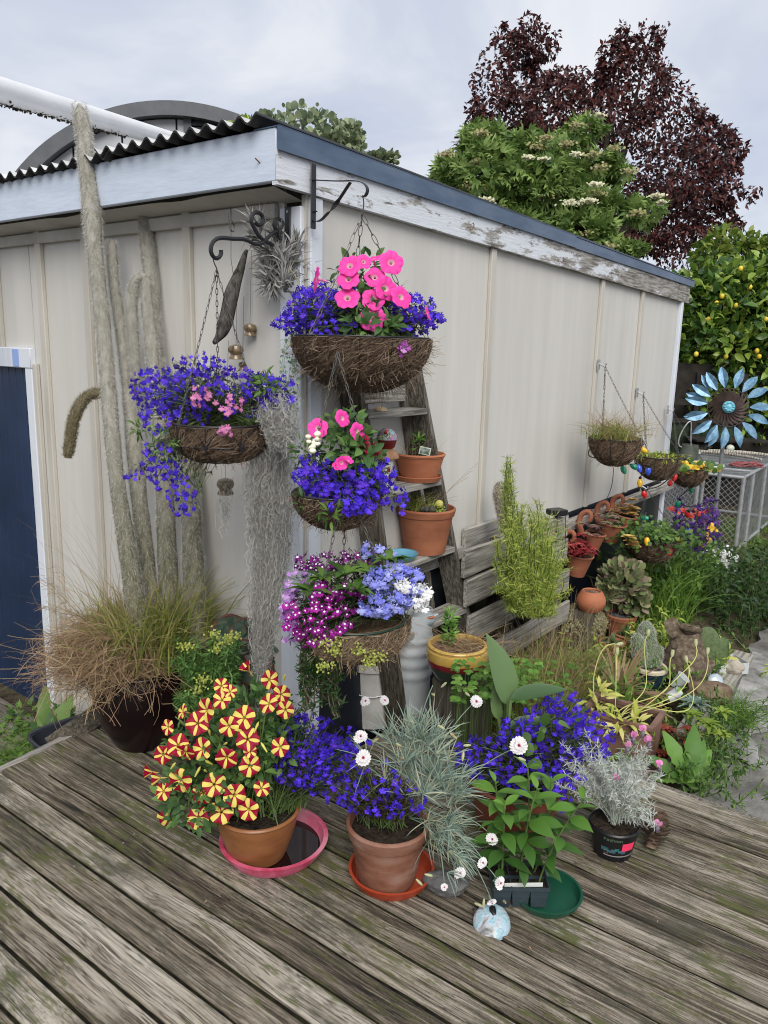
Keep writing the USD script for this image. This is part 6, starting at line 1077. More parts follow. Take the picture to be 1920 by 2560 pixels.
foliage(t, [(yt - HR * .035 + Z * .075, (.018, .018, .075), 1)], 120, L_LAN, .03, 'leaf_fresh', up=2); put('litter', tuft(MB(), yt + HR * .03, 220, .05, .12, .0012, droop=.8), 'dry_grass', t, kind='stuff', smooth=False)
# ------------------------------------------------------------------ pallet planter, rosemary and its neighbours on the wall
pal = thing('pallet_planter', 'weathered grey timber pallet standing against the shed as a planter', 'planter', ay(1110, 1330, 1.5))
def slat(y, X0, Y0, X1_, Y1_, w, seed):
    a, b_ = ay(X0, Y0, y), ay(X1_, Y1_, y); b_[2] = a[2] = (a[2] + b_[2]) / 2; b = MB(); plank(b, a + Z * 0, b_, w, .02, up=(0, -1, 0), ch=.004, jit=.004, seed=seed); put('slat', b, 'grey_timber_x', pal)
YP = 1.60; wS = .115
SL = []
for X0, Y0, X1_, Y1_ in ((1006, 1210, 1226, 1143), (1010, 1276, 1226, 1192), (1017, 1345, 1228, 1264), (1050, 1405, 1228, 1337)):
    slat(YP, X0, Y0, X1_, Y1_, wS, X0); SL.append(ay(X1_, Y1_, YP))
slat(1.755, 1006, 1168, 1130, 1122, .10, 33)
for x in (ay(1110, 1250, YP)[0], ay(1226, 1190, YP)[0] - .03):
    b = MB(); plank(b, (x, YP + .025, -.05), (x, YP + .025, SL[0][2] + .04), .05, .10, up=(0, -1, 0), jit=.003, seed=int(x * 9)); put('bearer', b, 'dark_timber', pal)
put('soil', MB().box(((ay(1006, 1250, YP)[0] + ay(1226, 1190, YP)[0]) / 2, 1.68, SL[0][2] - .04), (.92, .12, .02)), 'soil', pal)
rb = np.array([ay(1140, 1240, 1.57)[0], 1.57, SL[1][2]]); mr_ = mpp(rb)
def PB(X, Y, dd=0): return ay(X, Y, rb[1] + dd)
t = thing('rosemary', 'bright yellow green rosemary bush sprawling over the pallet', 'rosemary', rb); bs, bl_ = MB(), MB()
for k in range(250):
    if k < 14: e = PB(1098 + rng.normal() * 3, rng.uniform(975, 1080), -.06); r0 = PB(1110, 1200, -.06)
    elif k < 60: x = rng.uniform(1095, 1205); e = PB(x, 1062 + abs(x - 1140) * .9 + rng.uniform(0, 90), -.10 + rng.normal() * .03); r0 = PB(1140 + (x - 1140) * .5, 1270, -.12)
    else: x = np.clip(rng.normal(1150, 42), 1068, 1238); e = PB(x, np.clip(rng.normal(1225, 52), 1110, 1325), -.17 + rng.normal() * .05); r0 = PB(1145 + (x - 1145) * .45, min(e[2] * 0 + 1325, 1325), -.14)
    C = bez(r0 + rng.normal(size=3) * .012, (r0 + e) / 2 + Z * .03 - FWD * .02 + rng.normal(size=3) * .035, e, 24); bs.tube(C, .0014, 4, cap=False); n = 76; i = rng.integers(3, 24, n); tg = unit(np.gradient(C, axis=0))[i]; d = unit(tg * .55 + rng.normal(size=(n, 3)) * .7); bl_.scat(L_NAR, C[i] + rng.normal(size=(n, 3)) * .004, d, rng.normal(size=(n, 3)), .030, wid=.9)
put('stems', bs, 'stem_green', t, kind='stuff', smooth=False); put('leaves', bl_, 'leaf_rosemary', t, kind='stuff', smooth=False)
leafy('leaf_rosemary', [(0.15, 0.23, 0.035), (0.26, 0.35, 0.05), (0.40, 0.48, 0.09), (0.52, 0.54, 0.13)], trans=.3)
b = MB().scat(LOB, np.array([PB(1142 + rng.normal() * 7, 1170 + rng.normal() * 8, -.13) for _ in range(9)]), Z, -FWD, .022); put('flowers', b, 'flower_lilac_blue', t, kind='stuff', smooth=False); leafy('flower_lilac_blue', [(0.25, 0.20, 0.62), (0.33, 0.28, 0.70)])
oc = np.array([ay(1084, 1130, 1.62)[0], 1.62, SL[0][2] - .02]); t = thing('cactus', 'grey old man cactus in the pallet beside the rosemary tip', 'cactus', oc)
column(t, [(1092, 1150, 13), (1090, 1120, 15), (1085, 1090, 17), (1081, 1065, 17), (1080, 1048, 12), (1080, 1040, 3)], dep(oc), hairs=1500, core='cactus_core_olive')
sp = np.array([ay(1203, 1110, 1.60)[0], 1.60, SL[0][2]]); sp2 = ad(1203, 1106, dep(sp)); t = thing('solar_light', 'small black square solar light standing on the pallet', 'solar light', sp)
put('panel', MB().box(sp2, (.085, .075, .030), (unit(HR + HF * .5), unit(HF - HR * .5), Z), .004), 'black_plastic', t); put('stake', MB().tube([sp, sp2], .008, 8), 'black_plastic', t); put('cable', MB().tube(spline([sp2 + HR * .04, sp2 + HR * .05 - Z * .08, sp2 + HR * .045 - Z * .25], 8), .002, 5), 'black_plastic', t)
t = thing('succulent', 'reddish grassy succulent behind the solar light', 'plant', sp - HR * .08); put('blades', tuft(MB(), sp + HR * np.array([-.10, -.05])[:, None], 160, .07, .07, .0016), 'dry_grass', t, kind='stuff', smooth=False)
t = thing('dry_grass', 'straw coloured dead grass below the pallet planter', 'grass', ay(1120, 1420, 1.3), kind='stuff'); b = MB()
g0 = np.array([[x, y, float(ground_z(x, y))] for x, y in zip(rng.uniform(2.65, 3.3, 70), rng.uniform(1.15, 1.5, 70))]); tuft(b, g0, 1500, .30, .18, .0012, droop=.5, k=7); tuft(b, g0, 500, .16, .2, .0012, droop=.9)
put('blades', b, 'dry_grass', t, smooth=False); put('green_blades', tuft(MB(), g0, 520, .42, .16, .0014, droop=.4), 'green_grass', t, smooth=False); put('tall_stalks', tuft(MB(), g0, 160, .55, .18, .0011, droop=.3), 'dry_grass', t, smooth=False)
t = thing('clover', 'bright green clover patch around the yellow banded pot', 'clover', az(1120, 1470, -.05), kind='stuff'); b = MB()
for _ in range(520):
    c = az(rng.uniform(960, 1240), rng.uniform(1415, 1550), .13 * rng.random() ** 2); n = unit(Z + rng.normal(size=3) * .3); a0 = rng.random() * 6.28; d = np.array([[math.cos(a0 + k * 2.09), math.sin(a0 + k * 2.09), .15] for k in range(3)]); b.scat(L_ROUND, np.repeat([c], 3, 0), d, n, .020, u=rng.random())
put('leaves', b, 'leaf_fresh', t)
b = MB()
for _ in range(300):
    c = ay(np.clip(rng.normal(1100, 70), 985, 1235), 1515 - 90 * rng.random() ** 1.5, 1.15 + .25 * rng.random()); n = unit(Z + rng.normal(size=3) * .35 - FWD * .3); a0 = rng.random() * 6.28; d = np.array([[math.cos(a0 + k * 2.09), math.sin(a0 + k * 2.09), .15] for k in range(3)]); b.scat(L_ROUND, np.repeat([c], 3, 0), d, n, .021, u=rng.random())
put('leaves', b, 'leaf_fresh', t); C = []
for _ in range(160):
    c = ay(rng.uniform(985, 1215), rng.uniform(1440, 1520), 1.22 + .12 * rng.random()); C.append(bez(c * [1, 1, 0] + [0, 0, -.08], (c * [1, 1, .5]), c, 5))
put('stems', MB().strips(np.array(C), .0012), 'stem_green', t, smooth=False)
# terracotta wall pots with hooks
def wallpot(name_label, X, Y, w, h, plant):
    c = ay(X, Y, 1.60); m = mpp(c); t = pot('wall_pot', name_label, c - Z * h * m, w * m * .62, w * m, h * m, 'terracotta_wall', fill=.9, rim=.004, rimh=.012, th=.006, tilt=(0, -.12, 1), n=30)
    k = c + [0, .07, .0]; C = spline([k + [-.00, 0, -.02], k + [0, .02, .06], k + [0, .0, .10], k + [0, -.035, .11], k + [0, -.045, .075], k + [0, -.03, .06]], 16); V, F = [], []
    put('hook', MB().tube(C, np.linspace(.020, .011, 16), 8), 'terracotta_wall', t); return c, m
terra('terracotta_wall', (0.22, 0.072, 0.036), (0.30, 0.11, 0.06))
leafy('succ_red', [(0.16, 0.014, 0.018), (0.30, 0.028, 0.034), (0.42, 0.08, 0.075)], trans=.15); leafy('succ_dusk', [(0.17, 0.09, 0.08), (0.28, 0.17, 0.14), (0.23, 0.22, 0.12)], trans=.15); leafy('succ_gold', [(0.50, 0.34, 0.09), (0.64, 0.48, 0.15), (0.55, 0.28, 0.13)], trans=.2)
leafy('succ_jade', [(0.12, 0.19, 0.07), (0.20, 0.25, 0.12), (0.28, 0.21, 0.17), (0.27, 0.32, 0.13)], trans=.15, rough=.4, tip=(0.30, 0.17, 0.16), tipat=1.1)
def rosettes(t, cs, n, r, m, tpl=L_ROUND):
    b = MB()
    for c in cs: a = np.arange(n) * 2.39996; q = np.arange(n) / n; d = unit(np.stack([np.cos(a), np.sin(a), .25 + 1.4 * (1 - q)], 1)); b.scat(tpl, np.repeat([c], n, 0), d, Z, r * (.35 + .65 * q), u=np.clip(rng.random() + rng.normal(size=n) * .1, 0, 1))
    return put('leaves', b, m, t, kind='stuff')
for lab, X, Y, w, h, sm, pl_, nr in (('terracotta wall pot of dark red succulents beside the pallet', 1247, 1195, 30, 48, 'succ_red', 'red starry succulents crowding the wall pot nearest the pallet', 26),
                          ('terracotta wall pot with spiky aloe, second along the rail', 1283, 1150, 22, 34, 'succ_dusk', 'dusky spiky little succulents in the second wall pot', 12),
                          ('wide terracotta wall pot of brown succulents, third along the rail', 1320, 1128, 29, 42, 'succ_dusk', 'brown sprawling succulent in the third wall pot', 16),
                          ('terracotta wall pot of golden succulents, farthest along the rail', 1352, 1112, 24, 40, 'succ_gold', 'golden yellow succulents in the farthest wall pot', 14)):
    c, m = wallpot(lab, X, Y, w, h, None); t = thing('succulent', pl_, 'plant', c); cs = c + (rng.normal(size=(nr, 3)) * [w * m * .7, w * m * .55, .02]) + Z * .03 - FWD * .02; rosettes(t, cs, 24, .042 if nr < 20 else .050, sm, L_LAN if sm in ('succ_red', 'succ_dusk') else L_ROUND)
# round pot, jade plant, low bowls, sedum mound
p = ay(1275, 1318, 1.50); m_ = mpp(p); t = pot('round_pot', 'round bellied terracotta pot on a ledge by the black skirt', p, .052, 21 * m_, 44 * m_, 'terracotta_bright', fill=.9, belly=.026, th=.007, soil='dry_soil'); put('stand', MB().box((p[0], p[1] + .02, (p[2] + gz_at(p)) / 2), (.10, .10, p[2] - gz_at(p) - .004)), 'dark_timber', thing('block', 'dark timber block under the round terracotta pot', 'block', (p[0], p[1], gz_at(p))))
pj = az(1338, 1378, -.06); mj = mpp(pj); hj = hz(pj, 1326) - pj[2]; pot('terracotta_pot', 'rimmed terracotta pot of the jade plant by the black skirt', pj, 24 * mj, 31 * mj, hj, 'terracotta', fill=.93, rim=.006, rimh=.03, soil='gravel_dark'); plain('gravel_dark', (0.03, 0.032, 0.035), (0.10, 0.105, 0.11), sc=120, rough=.8, bump=1, bsc=150)
jt = pj + Z * hj; t = thing('jade_plant', 'dense jade plant with rounded red tinged leaves', 'jade plant', jt); PJ = lambda X, Y, dd=0: ad(X, Y, dep(jt) + dd)
P_j, D_j = lob_pts([(PJ(1345, 1258), (46 * mj, .13, 44 * mj), 3), (PJ(1375, 1300, -.03), (24 * mj, .06, 22 * mj), .8), (PJ(1312, 1285, -.02), (16 * mj, .05, 24 * mj), .5)], 640)
JL = leaf([(0, .12), (.3, .36), (.62, .44), (.88, .30), (1, .08)], -.18, -.12); put('leaves', MB().scat(JL, P_j, unit(D_j + Z * .5 + rng.normal(size=P_j.shape) * .35), D_j + rng.normal(size=P_j.shape) * .3, .046 * rng.uniform(.7, 1.15, len(P_j))), 'succ_jade', t, kind='stuff')
b = MB()
for k in range(12): e = PJ(rng.uniform(1315, 1380), rng.uniform(1240, 1300)); b.tube(bez(jt, (jt + e) / 2 + rng.normal(size=3) * .01, e, 6), .007, 6)
put('stems', b, 'stem_brown', t, kind='stuff')
for X, Y, w, lab in ((1320, 1412, 27, 'low terracotta bowl of tiny cacti before the jade plant'), (1352, 1395, 27, 'low terracotta bowl behind the hairy cactus')):
    c = az(X, Y, -.06); m = mpp(c); h_ = hz(c, Y - 27) - c[2]; pot('bowl', lab, c, w * m * .7, w * m, h_, 'terracotta', fill=.85, rim=.004, rimh=.014, soil='gravel_dark', cat='bowl'); t = thing('cactus', 'small green cactus and shoots in the ' + ('low bowl before the jade plant' if X == 1320 else 'bowl behind the hairy cactus'), 'cactus', c + Z * h_)
    rosettes(t, c + Z * h_ + rng.normal(size=(6, 3)) * [.03, .03, .004], 12, .03, 'leaf_mid', L_LAN); put('cactus', MB().ball(c + Z * (h_ + .02), (.014, .014, .03), 2, wob=.2), 'leaf_cactus', t)
plain('leaf_cactus', (0.05, 0.09, 0.03), (0.10, 0.15, 0.06), sc=60, rough=.7)
sm_ = az(1255, 1392, -.06); ms = mpp(sm_); t = thing('sedum', 'dry domed mound of pale sedum beside the pallet', 'sedum', sm_); PS = lambda X, Y, dd=0: ad(X, Y, dep(sm_) + dd)
put('core', MB().ball(PS(1245, 1355, .05), (46 * ms, .10, 38 * ms), 3, (HR, HF, Z), .25, 5), 'mound_brown', t); plain('mound_brown', (0.06, 0.05, 0.035), (0.16, 0.135, 0.10), sc=35, stretch=(3, 3, 1), rough=.95, bump=1, bsc=90, bd=.01)
P_s, D_s = lob_pts([(PS(1248, 1352, .03), (54 * ms, .12, 46 * ms), 1), (PS(1270, 1345, .0), (38 * ms, .10, 38 * ms), 1)], 2600); k_ = D_s[:, 2] + (P_s - sm_) @ HR * 2 > -.3; put('twigs', MB().strips(np.stack([P_s - D_s * .02, P_s + D_s * .004, P_s + D_s * .02 + rng.normal(size=P_s.shape) * .006], 1), .0013), 'dry_grass', t, kind='stuff', smooth=False)
put('rosettes', MB().scat(L_ROUND, np.repeat(P_s[k_], 3, 0) + rng.normal(size=(3 * k_.sum(), 3)) * .006, rng.normal(size=(3 * k_.sum(), 3)) + Z, -FWD, .011), 'sedum_pale', t, kind='stuff'); leafy('sedum_pale', [(0.24, 0.22, 0.13), (0.36, 0.34, 0.22), (0.30, 0.31, 0.17)])
rosettes(thing('succulent', 'dusty pink rosette on top of the pale sedum mound', 'plant', PS(1270, 1315, .0)), [PS(1268, 1318, .02)], 22, .07, 'succ_dusk', L_ROUND)
# hairy cactus in the blue pot
pb = az(1400, 1488, -.06); mb_ = mpp(pb); hb_ = hz(pb, 1440) - pb[2]; t = pot('glazed_pot', 'dark blue glazed pot with a cream rim, holding the hairy cactus', pb, 25 * mb_, 34 * mb_, hb_, 'blue_glaze', fill=.9, belly=.006, th=.010, soil='gravel_dark'); plain('blue_glaze', (0.008, 0.020, 0.035), (0.016, 0.035, 0.055), sc=10, rough=.2); plain('cream_rim', (0.50, 0.44, 0.32), (0.58, 0.52, 0.40), sc=12, rough=.3)
put('rim', MB().lathe([(34 * mb_ - .012, -.002), (34 * mb_ - .012, .004), (34 * mb_, .006), (34 * mb_ + .004, .0), (34 * mb_ + .003, -.014)], pb + Z * hb_, 40), 'cream_rim', t)
t = thing('hairy_cactus', 'pale green cactus bristling with white hair in the blue pot', 'cactus', pb + Z * hb_)
column(t, [(1399, 1440, 17), (1401, 1410, 19), (1400, 1380, 18), (1396, 1360, 17), (1394, 1348, 11), (1393, 1341, 2)], dep(pb) , core='leaf_cactus', hairs=1500, name='stem'); column(t, [(1384, 1440, 12), (1382, 1410, 16), (1378, 1385, 15), (1376, 1372, 9), (1376, 1366, 2)], dep(pb) - .03, core='leaf_cactus', hairs=900); column(t, [(1415, 1440, 10), (1420, 1420, 11), (1423, 1400, 9), (1424, 1394, 2)], dep(pb) - .02, core='leaf_cactus', hairs=500)
# stone fish
pf = az(1480, 1475, -.06); mf = mpp(pf); t = thing('stone_fish', 'brown stone fish sculpture with open mouth pointing upward', 'sculpture', pf); PF = lambda X, Y, dd=0: ad(X, Y, dep(pf) + dd)
mat('fish_stone', {'g': ('geometry', {}), 'v': ('voronoi_texture', {'scale': 26.0}), 'n': ('noise_texture', {'scale': 45.0, 'detail': 6.0}), 'r': ('rgb_ramp', {'ramp': [(.3, (.055, .040, .026)), (.55, (.13, .10, .072)), (.75, (.24, .20, .15))]}), 'x': ('mix_float', {'fac': .35}), 'b': ('bump', {'strength': .9, 'distance': .012, 'invert': True}), 'p': ('principled_bsdf', {'roughness': .9, 'specular_ior_level': .15})}, [('g.position', 'v.vector'), ('g.position', 'n.vector'), ('n.fac', 'r.fac'), ('r.color', 'p.base_color'), ('v.distance', 'x.a'), ('n.fac', 'x.b'), ('x.result', 'b.height'), ('b.normal', 'p.normal')], 'p.BSDF')
axis = unit(PF(1488, 1358) - PF(1470, 1465)); s, d, w = frame(axis, FWD); Lf = np.linalg.norm(PF(1488, 1350) - PF(1470, 1470)); R0 = 46 * mf
prof = [(.001, -.02), (R0 * .9, 0), (R0 * 1.05, Lf * .2), (R0 * 1.0, Lf * .4), (R0 * .82, Lf * .62), (R0 * .62, Lf * .80), (R0 * .50, Lf * .90), (R0 * .46, Lf * 1.0), (R0 * .34, Lf * 1.0), (R0 * .30, Lf * .85), (.001, Lf * .7)]
v, f, _ = MB().lathe(prof, PF(1470, 1470), 40, axis, sx=1.0).arrays(); v = v + (meshkit.fbm(v * 22, 3)[:, None] - .5) * .02; put('body', (v, f, None), 'fish_stone', t)
put('lip', MB().tube(np.array([PF(1490, 1358, -.02) + R0 * .47 * (math.cos(a) * s + .8 * math.sin(a) * w) for a in np.linspace(0, 6.28, 24)]), .012, 8), 'fish_stone', t); put('mouth', MB().ball(PF(1491, 1366, -.04), (R0 * .34, .02, R0 * .30), 2, (s, w, d)), 'mouth_dark', t); plain('mouth_dark', (0.02, 0.012, 0.01), rough=.9)
for X, Y, X2, Y2 in ((1462, 1375, 1450, 1345), (1505, 1425, 1535, 1440)): 
    a, b_ = PF(X, Y, -.03), PF(X2, Y2, -.03); put('fin', MB().scat(leaf([(0, .25), (.5, .4), (.9, .35), (1, .2)], .1, .1), [a], [b_ - a], -FWD, np.linalg.norm(b_ - a) * 1.3), 'fish_stone', t)
put('eye', MB().ball(PF(1457, 1395, -R0 * .95), .018, 2), 'fish_stone', t)
# prickly pear, box, shells, rocks, cup
po = az(1545, 1450, -.06); mo = mpp(po); t = thing('prickly_pear', 'two flat prickly pear pads right of the stone fish', 'prickly pear', po); PO = lambda X, Y, dd=0: ad(X, Y, dep(po) + dd)
plain('pad_green', (0.05, 0.085, 0.03), (0.10, 0.14, 0.05), sc=60, rough=.6, bump=.4, bsc=70)
for X, Y, rx, ry, dn in ((1527, 1392, 26, 40, (-.3, .1)), (1561, 1405, 22, 30, (.35, -.1)), (1545, 1430, 12, 22, (0, 0))):
    nn = unit(-FWD + HR * dn[0]); s2, d2, w2 = frame(Z, nn); put('pad', MB().ball(PO(X, Y, .05), (rx * mo, .012, ry * mo), 3, (s2, nn, np.cross(s2, nn) * (-1 if np.cross(s2, nn)[2] < 0 else 1)), .06, int(X)), 'pad_green', t)
pbx = az(1568, 1448, -.10); t = thing('plastic_box', 'shallow clear white plastic box below the prickly pear', 'box', pbx); e1 = unit(HR + HF * .25); M_ = np.stack([e1, np.cross(Z, e1), Z]); b = MB(); plain('plastic_clear', (0.42, 0.45, 0.45), (0.5, 0.53, 0.53), sc=10, rough=.3)
for c, s3 in (((0, -.06, .03), (.17, .003, .06)), ((0, .06, .03), (.17, .003, .06)), ((-.085, 0, .03), (.003, .12, .06)), ((.085, 0, .03), (.003, .12, .06)), ((0, 0, .002), (.17, .12, .004))): b.box(pbx + np.array(c) @ M_, s3, M_)
put('box_walls', b, 'plastic_clear', t, smooth=False); put('dead_pads', MB().ball(pbx + Z * .055, (.07, .04, .018), 2, M_, .3).ball(pbx + Z * .06 - HR * .03, (.04, .03, .012), 2, M_, .3, 3), 'cactus_yellow', t)
for X, Y, r_, lab in ((1522, 1462, .045, 'pale blue paua shell lying behind the brown rock'), (1545, 1472, .050, 'open paua shell right of another, behind the brown rock')): shell('paua_shell', lab, az(X, Y, -.075), r_, 'paua_inner', tilt=unit(Z * .6 - HF * .8), sx=.75)
plain('paua_inner', (0.30, 0.38, 0.44), (0.50, 0.54, 0.56), sc=35, rough=.25, coat=.4)
plain('rock_brown', (0.10, 0.065, 0.04), (0.22, 0.16, 0.11), sc=14, rough=.9, bump=.7, bsc=30); plain('rock_pale', (0.28, 0.25, 0.20), (0.42, 0.38, 0.32), sc=14, rough=.9, bump=.7, bsc=30)
def rock(X, Y, r, lab, m='rock_brown', s=1, z=-.08): c = az(X, Y, z); v, f, _ = MB().ball(c + Z * r[2] * .55, r, 3, (HR, HF, Z), .35, s).arrays(); put('rock', (v, f, None), m, None, lab, 'rock', smooth=25)
rock(1532, 1512, (.10, .07, .06), 'flat topped brown rock at the garden edge', s=2); rock(1450, 1515, (.06, .05, .04), 'small brown rock under the white cup', s=5); rock(1585, 1450, (.05, .04, .04), 'white pitted stone by the plastic box', 'rock_pale', 8); rock(1385, 1405, (.03, .03, .02), 'little stone between the bowl and the hairy cactus', 'rock_brown', 11)
for X, Y, tl, lab in ((1455, 1490, (.5, -.3, .8), 'translucent white plastic cup tipped against the brown rocks'), (1440, 1518, (.9, .2, .35), 'crumpled white plastic cup lying in the garden bed')):
    c = az(X, Y, -.05); t = put('plastic_cup', MB().lathe([(0, 0), (.022, 0), (.031, .066), (.033, .067), (.029, .066), (.020, .003), (0, .004)], c + Z * .02, 28, unit(HR * tl[0] + HF * tl[1] + Z * tl[2])), 'plastic_clear', None, lab, 'cup')
# red brown trough, chartreuse poppy, dracaena, red succulent, weeds at the deck's edge
pt = az(1352, 1648, -.06); e1 = unit(np.array([1, .18, 0])); e1 = unit(HR * .75 + HF * -.5); e2 = np.array([-e1[1], e1[0], 0]); M_ = np.stack([e1, e2, Z]); t = thing('trough', 'brown rectangular plastic trough behind the silver lavender', 'planter', pt); b = MB(); cT = pt + HF * .1 + e2 * .02
for c, s3 in (((0, -.08, .08), (.26, .008, .16)), ((0, .08, .08), (.26, .008, .16)), ((-.13, 0, .08), (.008, .152, .16)), ((.13, 0, .08), (.008, .152, .16)), ((0, -.083, .158), (.28, .022, .014)), ((0, .083, .158), (.28, .022, .014)), ((-.133, 0, .158), (.022, .145, .0135)), ((.133, 0, .158), (.022, .145, .0135))): b.box(cT + np.array(c) @ M_, s3, M_)
put('trough_walls', b, 'trough_brown', t, smooth=False); plain('trough_brown', (0.16, 0.085, 0.065), (0.22, 0.13, 0.10), sc=9, rough=.5); put('soil', MB().box(cT + Z * .13, (.25, .15, .01), M_), 'soil', t)
ct = cT + Z * .14; dC = dep(ct); t = thing('poppy', 'yellowing poppy with long bent pale stems and seed heads', 'poppy', ct); PC = lambda X, Y, dd=0: ad(X, Y, dC + dd); r_ = PC(1330, 1560, -.05); b, hd = MB(), MB()
for pts in ([(1420, 1505), (1480, 1448), (1503, 1420), (1503, 1392)], [(1440, 1520), (1500, 1490), (1518, 1470), (1528, 1410)], [(1440, 1535), (1490, 1530), (1497, 1515), (1488, 1450)], [(1420, 1520), (1480, 1480), (1488, 1460), (1483, 1428)], [(1400, 1510), (1445, 1480), (1447, 1450), (1452, 1415)], [(1365, 1520), (1392, 1490), (1395, 1440), (1400, 1370)], [(1330, 1500), (1331, 1440), (1333, 1410)], [(1283, 1500), (1290, 1430), (1305, 1400), (1335, 1392)]):
    P = [r_ + rng.normal(size=3) * .012] + [PC(X, Y, -.05 + .02 * k) for k, (X, Y) in enumerate(pts)]; b.tube(spline(P, 22), .0018, 6); q = P[-1]; dr = unit(P[-1] - P[-2]); hd.tube([q - dr * .008, q, q + dr * .012, q + dr * .018, q + dr * .021], [.003, .007, .008, .006, .007], 8)
put('stems', b, 'stem_pale', t, kind='stuff'); put('seed_heads', hd, 'seed_head', t, kind='stuff'); plain('seed_head', (0.30, 0.32, 0.16), (0.42, 0.40, 0.24), sc=50, rough=.7)
foliage(t, [(PC(1350, 1560, -.08), (40 * mpp(ct), .05, 16 * mpp(ct)), 1), (PC(1290, 1510, .0), (22 * mpp(ct), .03, 30 * mpp(ct)), .6)], 70, L_LAN, .065, 'leaf_yellowing', up=.3); leafy('leaf_yellowing', [(0.40, 0.45, 0.07), (0.52, 0.56, 0.11), (0.60, 0.56, 0.20)], trans=.3)
pd = az(1338, 1552, -.05) + HF * .05; md = mpp(pd); t = thing('cabbage_tree', 'young cabbage tree with long arching pink tinged leaves', 'cabbage tree', pd); n = 70; a = rng.random(n) * 6.28; el = rng.uniform(-.1, 1.1, n); d = np.stack([np.cos(a) * np.cos(el), np.sin(a) * np.cos(el), np.sin(el)], 1); c0 = ad(1336, 1505, dep(pd)); L = rng.uniform(.19, .30, (n, 1))
for i in range(n): put('leaf', MB().strips(bez(c0, c0 + d[i] * L[i] * .55 + Z * .02, c0 + d[i] * L[i] - Z * .05, 9)[None], .0072 * np.array([.7, .9, 1, 1, .95, .8, .6, .4, .05]), u=[rng.random()], up=np.array([[[-d[i][1], d[i][0], 0]]]) @ np.array([[0, -1, 0], [1, 0, 0], [0, 0, 1.0]]) * 0 + np.cross(d[i], Z)[None, None] * 0 + Z[None, None]), 'leaf_cabbage', t)
leafy('leaf_cabbage', [(0.22, 0.25, 0.08), (0.34, 0.25, 0.14), (0.42, 0.24, 0.18), (0.26, 0.32, 0.10)], tip=(0.36, 0.20, 0.14), tipat=.6, trans=.3); put('stem', MB().tube([pd, c0], .012, 8), 'stem_brown', t)
foliage(t, [(ad(1338, 1520, dep(pd) - .02), (20 * md, .03, 26 * md), 1)], 36, L_LAN, .11, 'leaf_fresh', up=1.2, name='lower_leaves')
prs = az(1455, 1628, -.08); mrs = mpp(prs); t = thing('succulent', 'dark red rosette succulent at the corner of the deck', 'plant', prs); PX = lambda X, Y, dd=0: ad(X, Y, dep(prs) + dd)
rosettes(t, np.array([PX(rng.uniform(1412, 1490), rng.uniform(1570, 1632), rng.normal() * .03) for _ in range(22)]), 20, .055, 'succ_rust', L_LAN); leafy('succ_rust', [(0.16, 0.025, 0.014), (0.28, 0.055, 0.03), (0.10, 0.06, 0.03)], trans=.12, rough=.4)
c = PX(1395, 1650, -.05); t = thing('pink_bowl', 'faded pink plastic bowl edge showing by the deck corner', 'bowl', c); put('bowl_body', MB().lathe([(.02, -.10), (.07, -.09), (.105, .02), (.112, .022), (.100, .02), (.066, -.085), (.02, -.092)], c + HF * .02, 44), 'pink_faded', t); plain('pink_faded', (0.40, 0.22, 0.24), (0.50, 0.32, 0.33), sc=14, rough=.6)
DL = leaf([(0, .03), (.12, .05), (.2, .085), (.26, .07), (.36, .125), (.42, .10), (.52, .155), (.58, .125), (.68, .165), (.76, .13), (.86, .10), (.95, .05), (1, .01)], .35, .55, .018)
t = thing('dandelion', 'big toothed dandelion leaves at the deck corner', 'weed', az(1475, 1690, -.1)); c = az(1478, 1690, -.08)
for a, L in ((-.3, .20), (.2, .22), (.7, .17), (-.9, .16), (1.3, .15), (-1.5, .13), (2.2, .12), (.45, .18)): put('leaf', MB().scat(DL, [c], [HR * math.sin(a) * .8 - HF * .15 * math.cos(a) + Z * (.75 * math.cos(a) + .2)], -FWD + Z * .6, L), 'leaf_fresh', t)
t = thing('leafy_weed', 'lime green leafy weed leaning over the concrete edge', 'weed', az(1525, 1640, -.1)); PW = lambda X, Y, dd=0: ad(X, Y, dep(az(1525, 1640, -.1)) + dd)
for X, Y, n in ((1530, 1565, 26), (1495, 1545, 22), (1555, 1590, 20), (1500, 1590, 14), (1560, 1540, 14)): rosettes(t, [PW(X, Y, rng.normal() * .03)], n, .075, 'leaf_lime', L_LAN)
b = MB()
for k in range(22): e = PW(rng.uniform(1480, 1570), rng.uniform(1540, 1660)); r0 = az(rng.uniform(1490, 1560), 1680, -.12); b.tube(bez(r0, (r0 + e) / 2 + rng.normal(size=3) * .02, e, 6), .002, 5)
put('stems', b, 'stem_green', t, kind='stuff')
def weed_patch(name, lab, cat, pts, n, tpl, size, m, hgt, stems=True):
    """Leaves on many thin stems standing on the ground around the given spots."""
    c0 = np.array([p for p in pts]); t = thing(name, lab, cat, c0.mean(0), kind='stuff'); b, s_ = MB(), MB(); k = max(n // 14, 1); B = c0[rng.integers(len(c0), size=k)] + rng.normal(size=(k, 3)) * [.07, .07, 0]; E_ = B + rng.normal(size=(k, 3)) * [.07, .07, 0] + Z * hgt * rng.uniform(.5, 1.15, (k, 1))
    C = bez(B, (B + E_) / 2 + rng.normal(size=(k, 3)) * .03, E_, 9); s_.strips(C, .0016); i = rng.integers(2, 9, (k, 14)); Q = C[np.arange(k)[:, None], i].reshape(-1, 3); b.scat(tpl, Q, unit(rng.normal(size=Q.shape) + Z * .35), Z + rng.normal(size=Q.shape) * .5, size * rng.uniform(.6, 1.3, len(Q)))
    put('leaves', b, m, t); put('stems', s_, 'stem_green', t, smooth=False); return t, E_
